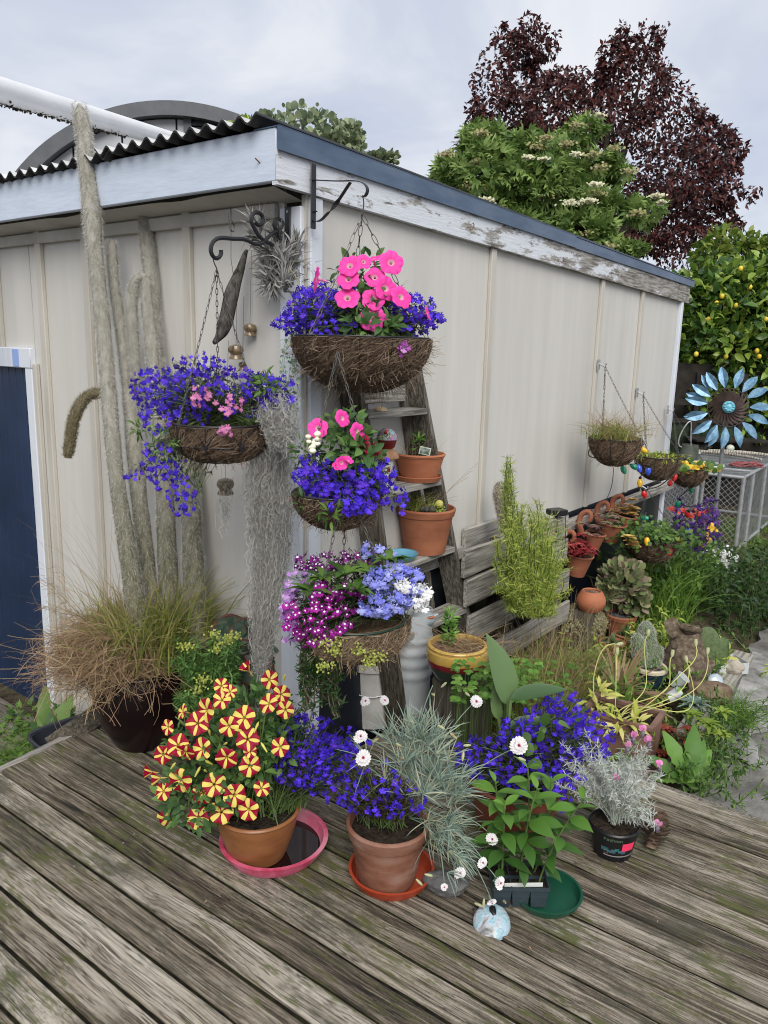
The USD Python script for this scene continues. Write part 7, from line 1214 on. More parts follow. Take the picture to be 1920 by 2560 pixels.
def spots(box, n, z=None):
    P = np.stack([rng.uniform(box[0], box[1], n), rng.uniform(box[2], box[3], n)], 1); return np.c_[P, ground_z(P[:, 0], P[:, 1]) if z is None else np.full(n, z)]
weed_patch('weeds', 'low green weeds along the edge of the concrete path', 'weeds', np.array([az(X, Y, -.13) for X, Y in ((1500, 1640), (1520, 1690), (1540, 1720), (1490, 1710), (1555, 1660), (1575, 1610), (1560, 1580))]), 1500, L_LAN, .030, 'leaf_mid', .17)
t = thing('grass_tuft', 'tuft of green grass over the concrete kerb', 'grass', az(1590, 1560, -.1), kind='stuff'); put('blades', tuft(MB(), np.array([az(X, Y, -.1) for X, Y in ((1580, 1560), (1600, 1545), (1615, 1570), (1570, 1530))]), 260, .13, .14, .0022, droop=.7), 'fresh_grass', t, smooth=False)
plank(b := MB(), az(1478, 1590, -.085), az(1606, 1408, -.085), .11, .06, jit=.006, ch=.008, seed=77); put('kerb_plank', b, 'kerb_wood', None, 'grey weathered kerb plank between garden and path', 'plank'); wood('kerb_wood', (0.05, 0.045, 0.035), (0.20, 0.185, 0.155), (0.33, 0.31, 0.27), axis=0, sc=70, along=4, bump=.6, wave=.1)
v = MB(); s_ = np.linspace(0, 1, 26); P0, P1_ = az(1572, 1640, -.132), az(1650, 1420, -.132); w_ = .09 + .03 * np.sin(s_ * 23) + .02 * np.sin(s_ * 51); d_ = unit(P1_ - P0); n_d = np.array([-d_[1], d_[0], 0]); A = P0 + (P1_ - P0) * s_[:, None]
put('kerb_cement', v.add(np.vstack([A + n_d * .08 + Z * .0, A + n_d * .06 + Z * .022, A - n_d * (w_ * .6)[:, None] + Z * .018, A - n_d * w_[:, None] + Z * -.004]), np.vstack([np.stack([i * 26 + np.arange(25), i * 26 + np.arange(1, 26), (i + 1) * 26 + np.arange(1, 26), (i + 1) * 26 + np.arange(25)], 1)[:, ::-1] for i in range(3)])), 'lichen_concrete', None, 'whitish lumpy cement strip edging the path', 'kerb')
# green plants further back in the bed
weed_patch('weeds', 'dense dark green weeds filling the bed before the dog run', 'weeds', spots((4.7, 6.6, .80, 1.55), 60), 6500, L_OV2, .042, 'leaf_dark', .38)
weed_patch('weeds', 'fresh green leafy weeds under the farthest low basket', 'weeds', spots((4.55, 5.5, 1.2, 1.62), 30), 2600, L_OV2, .05, 'leaf_mid', .42)
weed_patch('weeds', 'feathery green weeds with straw stems by the cage', 'weeds', spots((5.6, 7.6, .2, 1.3), 50), 4200, L_LAN, .045, 'leaf_mid', .34)
weed_patch('weeds', 'low weeds at the foot of the stone fish and pots', 'weeds', spots((3.2, 4.6, .92, 1.5), 40), 1400, L_LAN, .035, 'leaf_mid', .13)
t = thing('grass_clump', 'clump of fresh green grass below the low right basket', 'grass', (4.6, 1.45, -.1), kind='stuff'); put('blades', tuft(MB(), spots((4.35, 5.0, 1.25, 1.6), 12), 900, .42, .20, .0028, droop=.5), 'fresh_grass', t, smooth=False)
t = thing('dry_stalks', 'tangle of dry straw stalks beside the cage corner', 'grass', (6, 1.0, -.2), kind='stuff'); put('blades', tuft(MB(), spots((5.5, 7.0, .5, 1.4), 20), 240, .5, .5, .0018, droop=.5), 'dry_grass', t, smooth=False)
t = thing('salvia', 'purple salvia spikes standing in front of the dog run', 'salvia', (5.6, 1.4, -.2)); b, bs = MB(), MB()
for k in range(26):
    X, Y = rng.uniform(1440, 1545), rng.uniform(1070, 1190); e = ad(X, Y, 5.35 + rng.normal() * .2); r0 = e * [1, 1, 0] + [0, 0, -.25] + rng.normal(size=3) * [.05, .05, 0]; C = bez(r0, (r0 + e) / 2 + rng.normal(size=3) * .04, e, 16); bs.tube(C, .003, 5, cap=False); i = rng.integers(9, 16, 60); b.scat(L_LAN, C[i], rng.normal(size=(60, 3)) + Z * .3, rng.normal(size=(60, 3)), .045)
put('spikes', b, 'salvia_purple', t, kind='stuff'); put('stems', bs, 'stem_green', t, kind='stuff', smooth=False)
t = thing('red_flowers', 'coral red blooms among the purple salvia', 'flowers', (5.5, 1.4, .1)); put('blooms', MB().scat(L_ROUND, np.array([ad(X + rng.normal() * 5, Y + rng.normal() * 3, 5.5) for X, Y in ((1452, 1105), (1460, 1100), (1470, 1108), (1480, 1105), (1500, 1110), (1515, 1112), (1525, 1130), (1490, 1120), (1535, 1105)) for _ in range(5)]), rng.normal(size=(45, 3)) + Z, -FWD, .026), 'flower_red', t, kind='stuff')
t = thing('alyssum', 'white alyssum flower heads in front of the cage', 'flowers', (5.6, .9, .0)); put('blooms', MB().scat(L_ROUND, np.array([ad(X + rng.normal() * 9, Y + rng.normal() * 5, 5.2) for X, Y in ((1560, 1195), (1575, 1205), (1550, 1212), (1568, 1215), (1560, 1230), (1540, 1190), (1530, 1205)) for _ in range(46)]), rng.normal(size=(322, 3)) + Z, Z - FWD, .020), 'flower_white', t, kind='stuff')
t = thing('yellow_flowers', 'orange yellow nasturtium leaves beside the salvia', 'flowers', (5.4, 1.2, .0)); put('blooms', MB().scat(L_ROUND, np.array([ad(X + rng.normal() * 6, Y + rng.normal() * 6, 5.1) for X, Y in ((1535, 1150), (1530, 1165), (1525, 1175), (1540, 1140)) for _ in range(6)]), rng.normal(size=(24, 3)) + Z, -FWD, .028), 'flower_yellow', t, kind='stuff')
# ------------------------------------------------------------------ baskets on the long wall
def wallbasket(X, Y, w, h, hk, y, lab, grass=None, cat=None):
    c = ay(X, Y, y); m = mpp(c); hook = ay(*hk, 1.755) if hk else None
    if hook is not None: hook = hook - [0, .04, 0]
    t = basket('hanging_basket', lab, c, w * m, h * m, hook, nw=12, nfib=420, linkr=.006, chains=3)
    if hook is not None: put('wall_hook', MB().tube([hook + [0, .045, .02], hook + [0, .0, .0], hook + [0, -.005, .02]], .005, 6).box(hook + [0, .04, .01], (.02, .01, .06)), 'zinc', t)
    return c, m
B5 = wallbasket(1330, 946, 54, 60, (1293, 792), 1.53, 'coir basket of straw grass, first along the long wall')
t = thing('basket_grass', 'straw and green grass in the first basket on the long wall', 'grass', B5[0]); put('blades', tuft(MB(), B5[0] + rng.normal(size=(10, 3)) * [.07, .07, .0], 330, .11, .12, .0017, droop=.6), 'green_grass', t, kind='stuff', smooth=False); put('dry_blades', tuft(MB(), B5[0] + rng.normal(size=(10, 3)) * [.06, .06, .0], 170, .17, .10, .0010, droop=.3), 'dry_grass', t, kind='stuff', smooth=False)
B6 = wallbasket(1422, 985, 47, 52, (1376, 852), 1.45, 'shallow coir basket showing its soil, second on the long wall')
t = thing('basket_weeds', 'sparse seedlings on the soil of the second wall basket', 'plant', B6[0]); put('leaves', MB().scat(L_LAN, B6[0] + rng.normal(size=(200, 3)) * [.09, .09, .008], rng.normal(size=(200, 3)) + Z, Z, .03), 'leaf_lime', t, kind='stuff')
B7 = wallbasket(1488, 1010, 38, 42, (1442, 888), 1.36, 'coir basket with yellow nasturtiums at the shed far corner')
t = thing('basket_flowers', 'yellow leaves and flowers in the farthest wall basket', 'plant', B7[0]); put('leaves', MB().scat(L_ROUND, B7[0] + rng.normal(size=(60, 3)) * [.07, .07, .01], rng.normal(size=(60, 3)) + Z, Z - FWD, .04), 'flower_yellow', t, kind='stuff'); put('green_leaves', MB().scat(L_ROUND, B7[0] + rng.normal(size=(80, 3)) * [.08, .08, .01], rng.normal(size=(80, 3)) + Z, Z - FWD, .04), 'leaf_mid', t, kind='stuff')
B8 = wallbasket(1408, 1160, 58, 54, (1385, 1055), 1.38, 'low sagging coir basket in front of the black skirt')
t = thing('basket_weeds', 'green leafy weeds filling the low sagging basket', 'plant', B8[0]); put('leaves', MB().scat(L_ROUND, B8[0] + rng.normal(size=(620, 3)) * [.11, .11, .028] + Z * .015, rng.normal(size=(620, 3)) + Z, Z - FWD * .4, .028), 'leaf_mid', t, kind='stuff')
rosettes(thing('succulent', 'pink and yellow succulent hanging over the low basket rim', 'plant', ad(1362, 1175, dep(B8[0]) - .2)), [ad(1358 + 5 * k, 1162 + 9 * k, dep(B8[0]) - .2) for k in range(3)], 16, .05, 'succ_gold', L_ROUND)
# string of coloured lights
t = thing('string_lights', 'string of coloured bulb lights looped over the wall baskets', 'string lights', ad(1440, 1010, 4.9))
for nme, c in (('red', (0.55, 0.015, 0.02)), ('yellow', (0.72, 0.42, 0.015)), ('green', (0.008, 0.22, 0.12)), ('blue', (0.04, 0.09, 0.55))): plain('bulb_' + nme, c, rough=.2, spec=.6)
bul = [(487, 905, 'red', 4.55), (750, 945, 'yellow', 4.6), (607, 1088, 'green', 4.6), (687, 1068, 'green', 4.62), (720, 1078, 'blue', 4.62), (787, 1098, 'blue', 4.6), (727, 1183, 'yellow', 4.75), (757, 1265, 'red', 4.8), (980, 1143, 'red', 4.85), (945, 1188, 'red', 4.95), (1063, 1045, 'yellow', 5.0), (1173, 1118, 'blue', 5.0), (1202, 1120, 'red', 5.0), (1135, 1178, 'green', 5.05), (1098, 1228, 'green', 5.1), (1005, 1333, 'green', 5.15), (1120, 1385, 'red', 5.2), (1075, 1412, 'red', 5.1), (1075, 1533, 'blue', 4.85), (1010, 1597, 'yellow', 4.6), (943, 1680, 'red', 4.58), (898, 1610, 'blue', 4.7), (777, 1607, 'yellow', 4.52), (768, 1443, 'green', 4.8)]
BP = np.array([ad((1350 + x / 2.9105) / KD, (800 + y / 2.9105) / KD, d - .22) for x, y, _, d in bul])
for (x, y, c, d), q in zip(bul, BP):
    dn = unit(-Z + rng.normal(size=3) * (.3 if (x * 7 + y) % 3 else .8)); ln = .042
    bb = put('bulb', MB().lathe([(0, -.028), (.008, -.025), (.0155, -.010), (.0165, .002), (.013, .014), (.008, .020)], q, 14, -dn), 'bulb_' + c, t); put('socket', MB().lathe([(.0075, .017), (.0085, .019), (.0085, .034), (.004, .036), (0, .036)], q, 10, -dn), 'black_plastic', bb)
top_ = BP + Z * .035; C = spline(np.vstack([[ad(1293, 990, 4.5)], top_]), 320); sg = .02 * np.abs(np.sin(np.linspace(0, 24 * np.pi, 320))); C[:, 2] -= sg; put('wire', MB().tube(C, .0032, 5), 'black_plastic', t)
put('wire', MB().tube(spline([ay(1325, 1010, 1.72), ay(1318, 1060, 1.74), ay(1300, 1100, 1.72), ay(1290, 1150, 1.70)], 20), .0022, 5), 'black_plastic', t)

# small plants that crowd the bed between the bigger pots
weed_patch('weeds', 'lime green seedlings crowding between the pots in the bed', 'weeds', spots((2.75, 4.3, .90, 1.38), 50), 2600, L_LAN, .038, 'leaf_lime', .17)
weed_patch('weeds', 'rounded mid green weeds between strelitzia and brown trough', 'weeds', spots((2.6, 3.5, .95, 1.35), 30), 1500, L_OV2, .030, 'leaf_fresh', .20)
for k, (X, Y, lab) in enumerate(((1245, 1430, 'spiky green rosette left of the low terracotta bowl'), (1290, 1450, 'small spiky rosette above the cabbage tree leaves'), (1425, 1452, 'little red and green rosette right of the blue pot'), (1230, 1470, 'yellow green spiky rosette behind the blue lobelia mound'), (1390, 1525, 'red brown rosette before the white plastic cups'), (1500, 1525, 'pale spiky rosette by the flat topped rock'))):
    c = az(X, Y, -.03); t = thing('succulent', lab, 'plant', c); n = 26; a = np.arange(n) * 2.39996; q = np.arange(n) / n; d = unit(np.stack([np.cos(a), np.sin(a), .35 + 1.6 * (1 - q)], 1)); put('leaves', MB().scat(L_LAN, np.repeat([c], n, 0), d, Z, .105 * (.5 + .5 * q), u=np.clip(rng.random() * .8 + rng.normal(size=n) * .1, 0, 1), wid=.8), ['leaf_mid', 'leaf_fresh', 'succ_rust', 'leaf_lime', 'succ_rust', 'leaf_blue_grey'][k], t, kind='stuff')
# ------------------------------------------------------------------ wind spinner and dog run
cS = ad(1573, 880, 5.3); mS = mpp(cS); pole = cS + FWD * .02 * 0; gS = float(ground_z(cS[0], cS[1])); nS = unit(-FWD + HR * .18 * -1 + Z * .04)
t = thing('wind_spinner', 'blue petalled metal flower wind spinner on a grey pole', 'wind spinner', (cS[0], cS[1], gS)); back = cS - nS * .03
plain('petal_blue', (0.07, 0.17, 0.28), (0.24, 0.40, 0.53), sc=22, stretch=(1, 1, 1), rough=.45, metal=.35); plain('spinner_brown', (0.03, 0.02, 0.018), (0.085, 0.055, 0.045), sc=18, rough=.5, metal=.4); plain('hub_turquoise', (0.08, 0.32, 0.42), (0.18, 0.45, 0.55), sc=60, rough=.4)
put('pole', MB().tube([(back[0], back[1], gS - .1), (back[0], back[1], cS[2] - .10), back], .0135, 10), 'pole_grey', t); plain('pole_grey', (0.12, 0.13, 0.135), (0.19, 0.20, 0.205), sc=9, rough=.5)
s = unit(np.cross(Z, nS)); w = np.cross(nS, s); PT = leaf([(0, .03), (.12, .10), (.35, .20), (.6, .20), (.82, .12), (1, .008)], .55, .08)
k = 0
for ring, n, r0, L, off in ((0, 15, 44, 37, .0), (1, 12, 50, 33, .028)):
    for i in range(n):
        a = i / n * 2 * np.pi + .13 * ring + rng.normal() * .03 + .05; 
        if ring == 1 and not (1.4 < a < 4.6): continue
        d = math.cos(a) * s + math.sin(a) * w; c = cS + d * r0 * mS - nS * off; tw = unit(nS + 0.30 * np.cross(nS, d)); put('petal', MB().scat(PT, [c], [d], tw, L * mS * 1.28), 'petal_blue', t, smooth=False)
for i in range(24):
    a = i / 24 * 2 * np.pi; d = math.cos(a) * s + math.sin(a) * w; tn = np.cross(nS, d); q0, q1 = cS + d * 9 * mS + nS * .01, cS + (d * 40 + tn * 14) * mS; put('blade', MB().strips(bez(q0, cS + (d * 28 - tn * 3) * mS + nS * .012, q1, 7)[None], 4.2 * mS * np.array([.5, .9, 1, 1, .8, .5, .1]), up=(nS + .6 * tn)[None, None]), 'spinner_brown', t)
put('ring', MB().tube(np.array([cS + 42 * mS * (math.cos(a) * s + math.sin(a) * w) - nS * .004 for a in np.linspace(0, 6.28, 50)]), .003, 5), 'spinner_brown', t)
hb2 = MB(); hb2.lathe([(0, .022), (9 * mS, .018), (13 * mS, .006), (13 * mS, -.004), (0, -.006)], cS + nS * .012, 24, nS)
for i in range(10): a = i / 10 * 6.283; hb2.ball(cS + nS * .026 + 8.5 * mS * (math.cos(a) * s + math.sin(a) * w), (.012, .012, .008), 1)
put('hub', hb2, 'hub_turquoise', t)
zc = .38; A, B_, C_ = az(1607, 1032, zc), az(1418, 1012, zc), az(1659, 1003, zc); eb, ec = B_ - A, unit(C_ - A); Lc = 2.0; C_ = A + ec * Lc; D_ = B_ + ec * Lc
cage = thing('dog_run', 'chain link dog run with galvanised pipe frame', 'dog run', (A + B_) / 2 * [1, 1, 0] + [0, 0, -.37]); zg = -.38
def pipe(a, b, r=.017): put('rail', MB().tube([a, b], r, 10), 'zinc', cage)
for a, b in ((A, B_), (A, C_), (B_, D_), (C_, D_)): pipe(a, b); pipe(a * [1, 1, 0] + [0, 0, zg + .05], b * [1, 1, 0] + [0, 0, zg + .05])
for q in (A, B_, C_, D_, A + ec * .45, A + ec * 1.1, (A + B_) / 2): put('post', MB().tube([q, q * [1, 1, 0] + [0, 0, zg]], .019, 10), 'zinc', cage)
pipe(A + ec * .5, B_ + ec * .5, .012)
def chainlink(a, b, c, sp=.058):
    """Diamond wire net over the parallelogram a, b, c (b and c from a)."""
    u_, v_ = b - a, c - a; Lu, Lv = np.linalg.norm(u_), np.linalg.norm(v_); nn = unit(np.cross(u_, v_)); mb = MB(); nu = int(Lu / sp)
    for i in range(-int(Lv / sp), nu + 1):
        for sg in (1, -1):
            s0 = i * sp if sg > 0 else i * sp + Lv; t0, t1 = 0, Lv
            if sg > 0: t0, t1 = max(0, -s0), min(Lv, Lu - s0)
            else: t0, t1 = max(0, s0 - Lu), min(Lv, s0)
            if t1 - t0 < .02: continue
            P = [a + u_ / Lu * (s0 + sg * q) + v_ / Lv * q + nn * (.002 * sg) for q in (t0, t1)]; mb.tube(P, .0019, 3, cap=False)
    return mb
g = lambda q: q * [1, 1, 0] + [0, 0, zg + .05]
for a, b, c in ((A, B_, g(A)), (A, C_, g(A)), (A, B_, C_), (B_, D_, g(B_))): put('chain_link', chainlink(a, b, c), 'zinc', cage, kind='stuff', smooth=False)
for k, (x0, y0, x1, y1, r) in enumerate(((1500, 968, 1659, 958, .022), (1530, 975, 1659, 985, .018), (1470, 985, 1560, 955, .014), (1500, 975, 1620, 990, .015))):
    a, b = az(x0, y0, zc + .03), az(x1, y1, zc + .03); put('driftwood_stick', MB().tube(spline([a, (a + b) / 2 + rng.normal(size=3) * [.03, .03, .0] + Z * .015, b + (b - a) * .2], 14), np.linspace(r * 1.5, r * .9, 14), 8), 'pale_stick', None, ['long pale driftwood stick across the back of the dog run', 'second driftwood stick lying toward the front of the cage', 'short forked driftwood stick by the watering can', 'thin driftwood stick under the spinner'][k], 'stick', group=None)
c = az(1520, 1003, zc + .03); put('hoop', MB().tube(np.array([c + .19 * np.array([math.cos(a), math.sin(a), 0]) for a in np.linspace(0, 6.2832, 40)]), .011, 8), 'plastic_clear', None, 'white plastic hoop lying on the dog run', 'hoop')
put('egg_stone', MB().ball(az(1577, 972, zc + .05) + Z * .02, (.055, .045, .042), 3), 'stone_mint', None, 'pale green egg shaped stone on the dog run', 'stone'); plain('stone_mint', (0.42, 0.47, 0.36), (0.50, 0.54, 0.44), sc=10, rough=.5)
c = az(1610, 1005, zc + .03); put('red_rope', MB().tube(spline([c + HR * (.16 * math.sin(k * 1.7)) + HF * .05 * math.cos(k * 2.3) + Z * .012 * (k % 3) for k in range(14)], 90), .009, 6), 'rope_red', None, 'tangled red rope on top of the dog run', 'rope'); plain('rope_red', (0.16, 0.02, 0.03), (0.30, 0.12, 0.12), sc=60, rough=.9)
c = az(1488, 990, zc + .02) + Z * .0; t = thing('watering_can', 'dull green watering can with looped handle on the dog run', 'watering can', c); plain('can_green', (0.05, 0.06, 0.045), (0.09, 0.10, 0.08), sc=9, rough=.6); put('can_body', MB().lathe([(0, 0), (.10, 0), (.085, .15), (.078, .15), (.09, .01), (0, .01)], c, 30), 'can_green', t); put('handle', MB().tube(spline([c + HR * -.09 + Z * .12, c + HR * -.10 + Z * .30, c + HR * -.03 + Z * .40, c + HR * .0 + Z * .20, c + HR * .12 + Z * .06], 24), .007, 6), 'zinc', t)
# ------------------------------------------------------------------ cold frame, trees, buildings behind
c = ad(1500, 905, 9.4); t = thing('cold_frame', 'dark timber cold frame with mossy glass behind the dog run', 'cold frame', c * [1, 1, 0] + [0, 0, -.37]); M_ = np.stack([HR, HF, Z])
for dx, dz, sx, sz in ((-.35, 0, .06, 1.5), (.0, -.1, .06, 1.3), (.55, -.1, .06, 1.3), (.1, .20, 1.0, .07), (.1, -.02, 1.0, .05), (.1, -.62, 1.0, .06)): put('frame', MB().box(c + HR * dx + Z * dz, (sx, .06, sz), M_), 'frame_dark', t)
plain('frame_dark', (0.008, 0.007, 0.006), (0.03, 0.025, 0.018), sc=8, rough=.9); plain('glass_moss', (0.008, 0.014, 0.008), (0.04, 0.06, 0.03), sc=5, rough=.15); put('pane', MB().box(c - HR * .17 - Z * .3 + HF * .02, (.30, .006, .55), M_), 'glass_moss', t); put('pane', MB().box(c + HR * .28 - Z * .3 + HF * .02, (.50, .006, .55), M_), 'glass_moss', t); put('shelf', MB().box(c + HR * .35 - Z * .22 - HF * .2, (.9, .4, .02), M_), 'frame_dark', t)
put('back', MB().box(c + HR * .35 - Z * .65 + HF * .25, (2.6, .02, 2.6), M_), 'frame_dark', t)
def crown(t, ells, n, tpl, size, m, fn, name='crown', up=.5, rough_=.5, nz=.5):
    P, D = lob_pts([(fn(x, y, dd), (rx * mt, ry_d, ry * mt), rx * ry) for x, y, rx, ry, dd, ry_d, mt in ells], n); P = P + (meshkit.fbm(P * 1.6, 3)[:, None] - .5) * D * nz
    put(name, MB().scat(tpl, P, unit(D * .6 + Z * up + rng.normal(size=P.shape) * rough_), Z * .7 + rng.normal(size=P.shape) * .6, size * rng.uniform(.6, 1.3, len(P))), m, t, kind='stuff')
def zc3(x, y): return (1050 + x / 1.907) / KD, (y / 1.907) / KD
dP = 13.5; mP = dP * KD / FOC / 1.907 / KD * KD / 1.0 ; mP = dP / FOC / 1.907
F3 = lambda d: (lambda x, y, dd=0: ad(*zc3(x, y), d + dd))
leafy('leaf_plum', [(0.022, 0.010, 0.012), (0.045, 0.017, 0.019), (0.085, 0.028, 0.028), (0.15, 0.045, 0.036)], trans=.2, rough=.45)
base = ad(1290, 620, dP) * [1, 1, 0] + [0, 0, -.37]; t = thing('plum_tree', 'tall purple leaved plum tree behind the shed', 'tree', base)
EL = [(420, 500, 120, 120, 0, .9, mP), (560, 560, 150, 120, 0, 1, mP), (780, 600, 280, 120, .3, 1.2, mP), (1080, 560, 90, 110, 0, .7, mP), (1330, 720, 75, 80, 0, .8, mP), (1420, 800, 50, 70, 0, .6, mP), (1200, 920, 260, 200, .2, 1.2, mP), (1440, 970, 60, 120, 0, .6, mP), (1150, 1130, 240, 120, .2, 1, mP), (300, 600, 45, 60, 0, .4, mP), (270, 730, 60, 45, .2, .4, mP)]
for x, y0, y1, w in ((400, 95, 190, 16), (450, 120, 330, 38), (500, 90, 360, 40), (545, 140, 420, 42), (600, 145, 300, 20), (365, 170, 195, 22), (365, 240, 350, 22), (340, 370, 480, 26), (620, 300, 460, 26), (700, 275, 520, 26), (740, 290, 480, 26), (780, 360, 500, 20), (860, 225, 500, 34), (920, 160, 480, 26), (960, 95, 420, 28), (1010, 135, 420, 30), (1050, 250, 500, 30), (1085, 75, 330, 18), (1135, 90, 320, 16), (1110, 330, 500, 40), (1165, 370, 560, 34), (1195, 470, 560, 22), (1280, 500, 700, 36), (1345, 500, 700, 32), (1395, 540, 720, 26), (1450, 600, 800, 32), (1490, 600, 780, 18), (1505, 690, 900, 22), (1555, 850, 960, 14), (1580, 940, 975, 14), (270, 450, 640, 26), (1510, 1000, 1130, 30), (230, 690, 760, 20), (300, 350, 430, 14)):
    EL.append((x, (y0 + y1) / 2, w * 1.05, (y1 - y0) / 2, 0, w * mP * 1.6, mP))
crown(t, EL, 21000, L_FAR, .095, 'leaf_plum', F3(dP), up=-.25, rough_=.6, nz=1.3)
b = MB(); f3 = F3(dP); fork = f3(900, 1150); b.tube(spline([base, (base + fork) / 2 + HR * .1, fork], 10), np.linspace(.22, .14, 10), 10)
for x, y in ((500, 150), (960, 150), (1120, 100), (1340, 560), (1450, 750), (700, 330), (420, 480), (860, 300), (1200, 700), (1010, 200)): e = f3(x, y); b.tube(spline([fork, fork + (e - fork) * .5 + Z * -.2 + rng.normal(size=3) * .15, e], 14), np.linspace(.07, .008, 14), 6)
put('trunk', b, 'bark_dark', t); plain('bark_dark', (0.02, 0.015, 0.012), (0.06, 0.045, 0.035), sc=14, rough=.9)
dE = 9.2; mE = dE / FOC / 1.907; base = ad(1140, 640, dE) * [1, 1, 0] + [0, 0, -.37]; t = thing('elder_tree', 'light green elder tree with cream flower heads behind the shed', 'tree', base); fe = F3(dE)
EL = [(300, 680, 110, 90, 0, .5, mE), (250, 610, 50, 40, 0, .3, mE), (150, 820, 85, 90, 0, .4, mE), (330, 830, 170, 130, -.2, .7, mE), (460, 720, 120, 100, 0, .5, mE), (580, 730, 110, 90, 0, .5, mE), (560, 900, 220, 150, -.1, .7, mE), (720, 640, 70, 40, 0, .3, mE), (810, 590, 60, 40, 0, .2, mE), (780, 790, 150, 70, 0, .4, mE), (930, 800, 90, 50, 0, .3, mE), (900, 740, 60, 40, 0, .3, mE), (800, 950, 180, 90, -.1, .5, mE), (1030, 990, 130, 50, -.2, .3, mE), (750, 1080, 200, 110, -.2, .5, mE), (1000, 1170, 100, 60, -.3, .3, mE), (330, 960, 140, 80, -.3, .4, mE), (480, 1060, 150, 80, -.3, .4, mE)]
EL = [(x, y + 30, rx * .85, ry * .8, d_, q_, m_) for x, y, rx, ry, d_, q_, m_ in EL]
leafy('leaf_elder', [(0.095, 0.165, 0.04), (0.155, 0.245, 0.058), (0.25, 0.35, 0.10)], trans=.3)
# pinnate sprays: three to five leaflets from a shared point
EF = (np.vstack([L_LAN[0] @ np.array([[math.cos(a), math.sin(a), 0], [-math.sin(a), math.cos(a), 0], [0, 0, 1.0]]) * sc for a, sc in ((0, 1), (.6, .85), (-.6, .85), (1.25, .65), (-1.25, .65))]), np.vstack([L_LAN[1] + 12 * k for k in range(5)]), np.vstack([L_LAN[2]] * 5))
crown(t, EL, 6000, EF, .135, 'leaf_elder', fe, up=.5, rough_=.45)
b = MB(); fk = fe(620, 1150); b.tube([base, fk], [.12, .08], 8)
for x, y in ((250, 600), (150, 800), (450, 700), (830, 570), (930, 760), (1130, 970), (780, 900), (600, 680), (1000, 1130)): e = fe(x, y); b.tube(spline([fk, (fk + e) / 2 + rng.normal(size=3) * .08 - Z * .05, e], 10), np.linspace(.035, .006, 10), 6)
put('trunk', b, 'stem_brown', t)
b, b2 = MB(), MB()
for x, y, r in ((515, 755, 28), (590, 763, 20), (750, 738, 26), (720, 968, 46), (810, 960, 34), (1150, 968, 20), (860, 552, 22), (835, 880, 30), (320, 955, 32), (1130, 935, 28)):
    n = 90; o = rng.normal(size=(n, 3)) * .45 * r * mE * [1, 1, .22]; b.scat(L_ROUND, fe(x, y, -.75) + o, rng.normal(size=(n, 3)) + Z, Z - FWD, .030)
for x, y, r in ((290, 640, 40), (600, 660, 36), (560, 700, 50), (280, 780, 40), (700, 690, 40), (930, 710, 40), (830, 740, 40), (310, 920, 50), (620, 940, 50), (850, 930, 50), (1000, 820, 40), (900, 1180, 40), (250, 890, 50), (130, 740, 40), (740, 600, 40), (800, 1120, 50), (1040, 1020, 40), (860, 800, 40)):
    n = 60; o = rng.normal(size=(n, 3)) * .45 * r * mE * [1, 1, .3]; b2.scat(L_ROUND, fe(x, y, -.6) + o, rng.normal(size=(n, 3)) + Z, Z - FWD, .035)
put('flower_heads', b, 'flower_cream', t, kind='stuff'); put('bud_heads', b2, 'bud_olive', t, kind='stuff'); leafy('flower_cream', [(0.62, 0.60, 0.42), (0.72, 0.70, 0.52)]); leafy('bud_olive', [(0.30, 0.31, 0.12), (0.40, 0.38, 0.18), (0.28, 0.23, 0.12)])
dL = 9.9; mL_ = dL * KD / FOC; base = ad(1560, 900, dL) * [1, 1, 0] + [0, 0, -.37]; t = thing('lemon_tree', 'big glossy lemon tree with yellow fruit behind the cage', 'tree', base); fl = lambda x, y, dd=0: ad(x, y, dL + dd)
EL = [(1560, 720, 120, 150, 0, .8, mL_), (1500, 640, 80, 70, 0, .6, mL_), (1580, 600, 100, 50, 0, .6, mL_), (1660, 680, 100, 130, .1, .8, mL_), (1480, 760, 60, 110, 0, .5, mL_), (1620, 820, 120, 110, -.1, .7, mL_), (1520, 850, 90, 70, 0, .6, mL_), (1640, 900, 90, 60, 0, .6, mL_), (1720, 760, 100, 170, .1, .8, mL_), (1700, 600, 80, 60, .1, .6, mL_)]
leafy('leaf_lemon', [(0.03, 0.075, 0.014), (0.06, 0.13, 0.02), (0.12, 0.21, 0.03), (0.25, 0.34, 0.05)], trans=.2, rough=.38, spec=.5)
crown(t, EL, 10500, L_OV, .135, 'leaf_lemon', fl, up=.2, rough_=.6); b = MB(); fk = fl(1570, 830); b.tube([base, fk], [.10, .07], 8)
for x, y in ((1480, 700), (1560, 620), (1640, 640), (1660, 760), (1500, 800), (1600, 720)): b.tube(spline([fk, (fk + fl(x, y)) / 2 + rng.normal(size=3) * .06, fl(x, y)], 8), np.linspace(.035, .008, 8), 6)
put('trunk', b, 'stem_brown', t)
plain('lemon_yellow', (0.62, 0.42, 0.02), (0.72, 0.55, 0.06), sc=10, rough=.45)
for X, Y, c in ((1568, 770, 1), (1635, 758, 1), (1640, 770, 1), (1504, 765, 0), (1548, 655, 1), (1590, 660, 1), (1620, 620, 1), (1640, 705, 0), (1600, 580, 1), (1560, 640, 1), (1530, 690, 1), (1655, 690, 1)): put('lemon', MB().ball(fl(X, Y, -.66), (.027, .027, .032), 2), 'lemon_yellow', t)
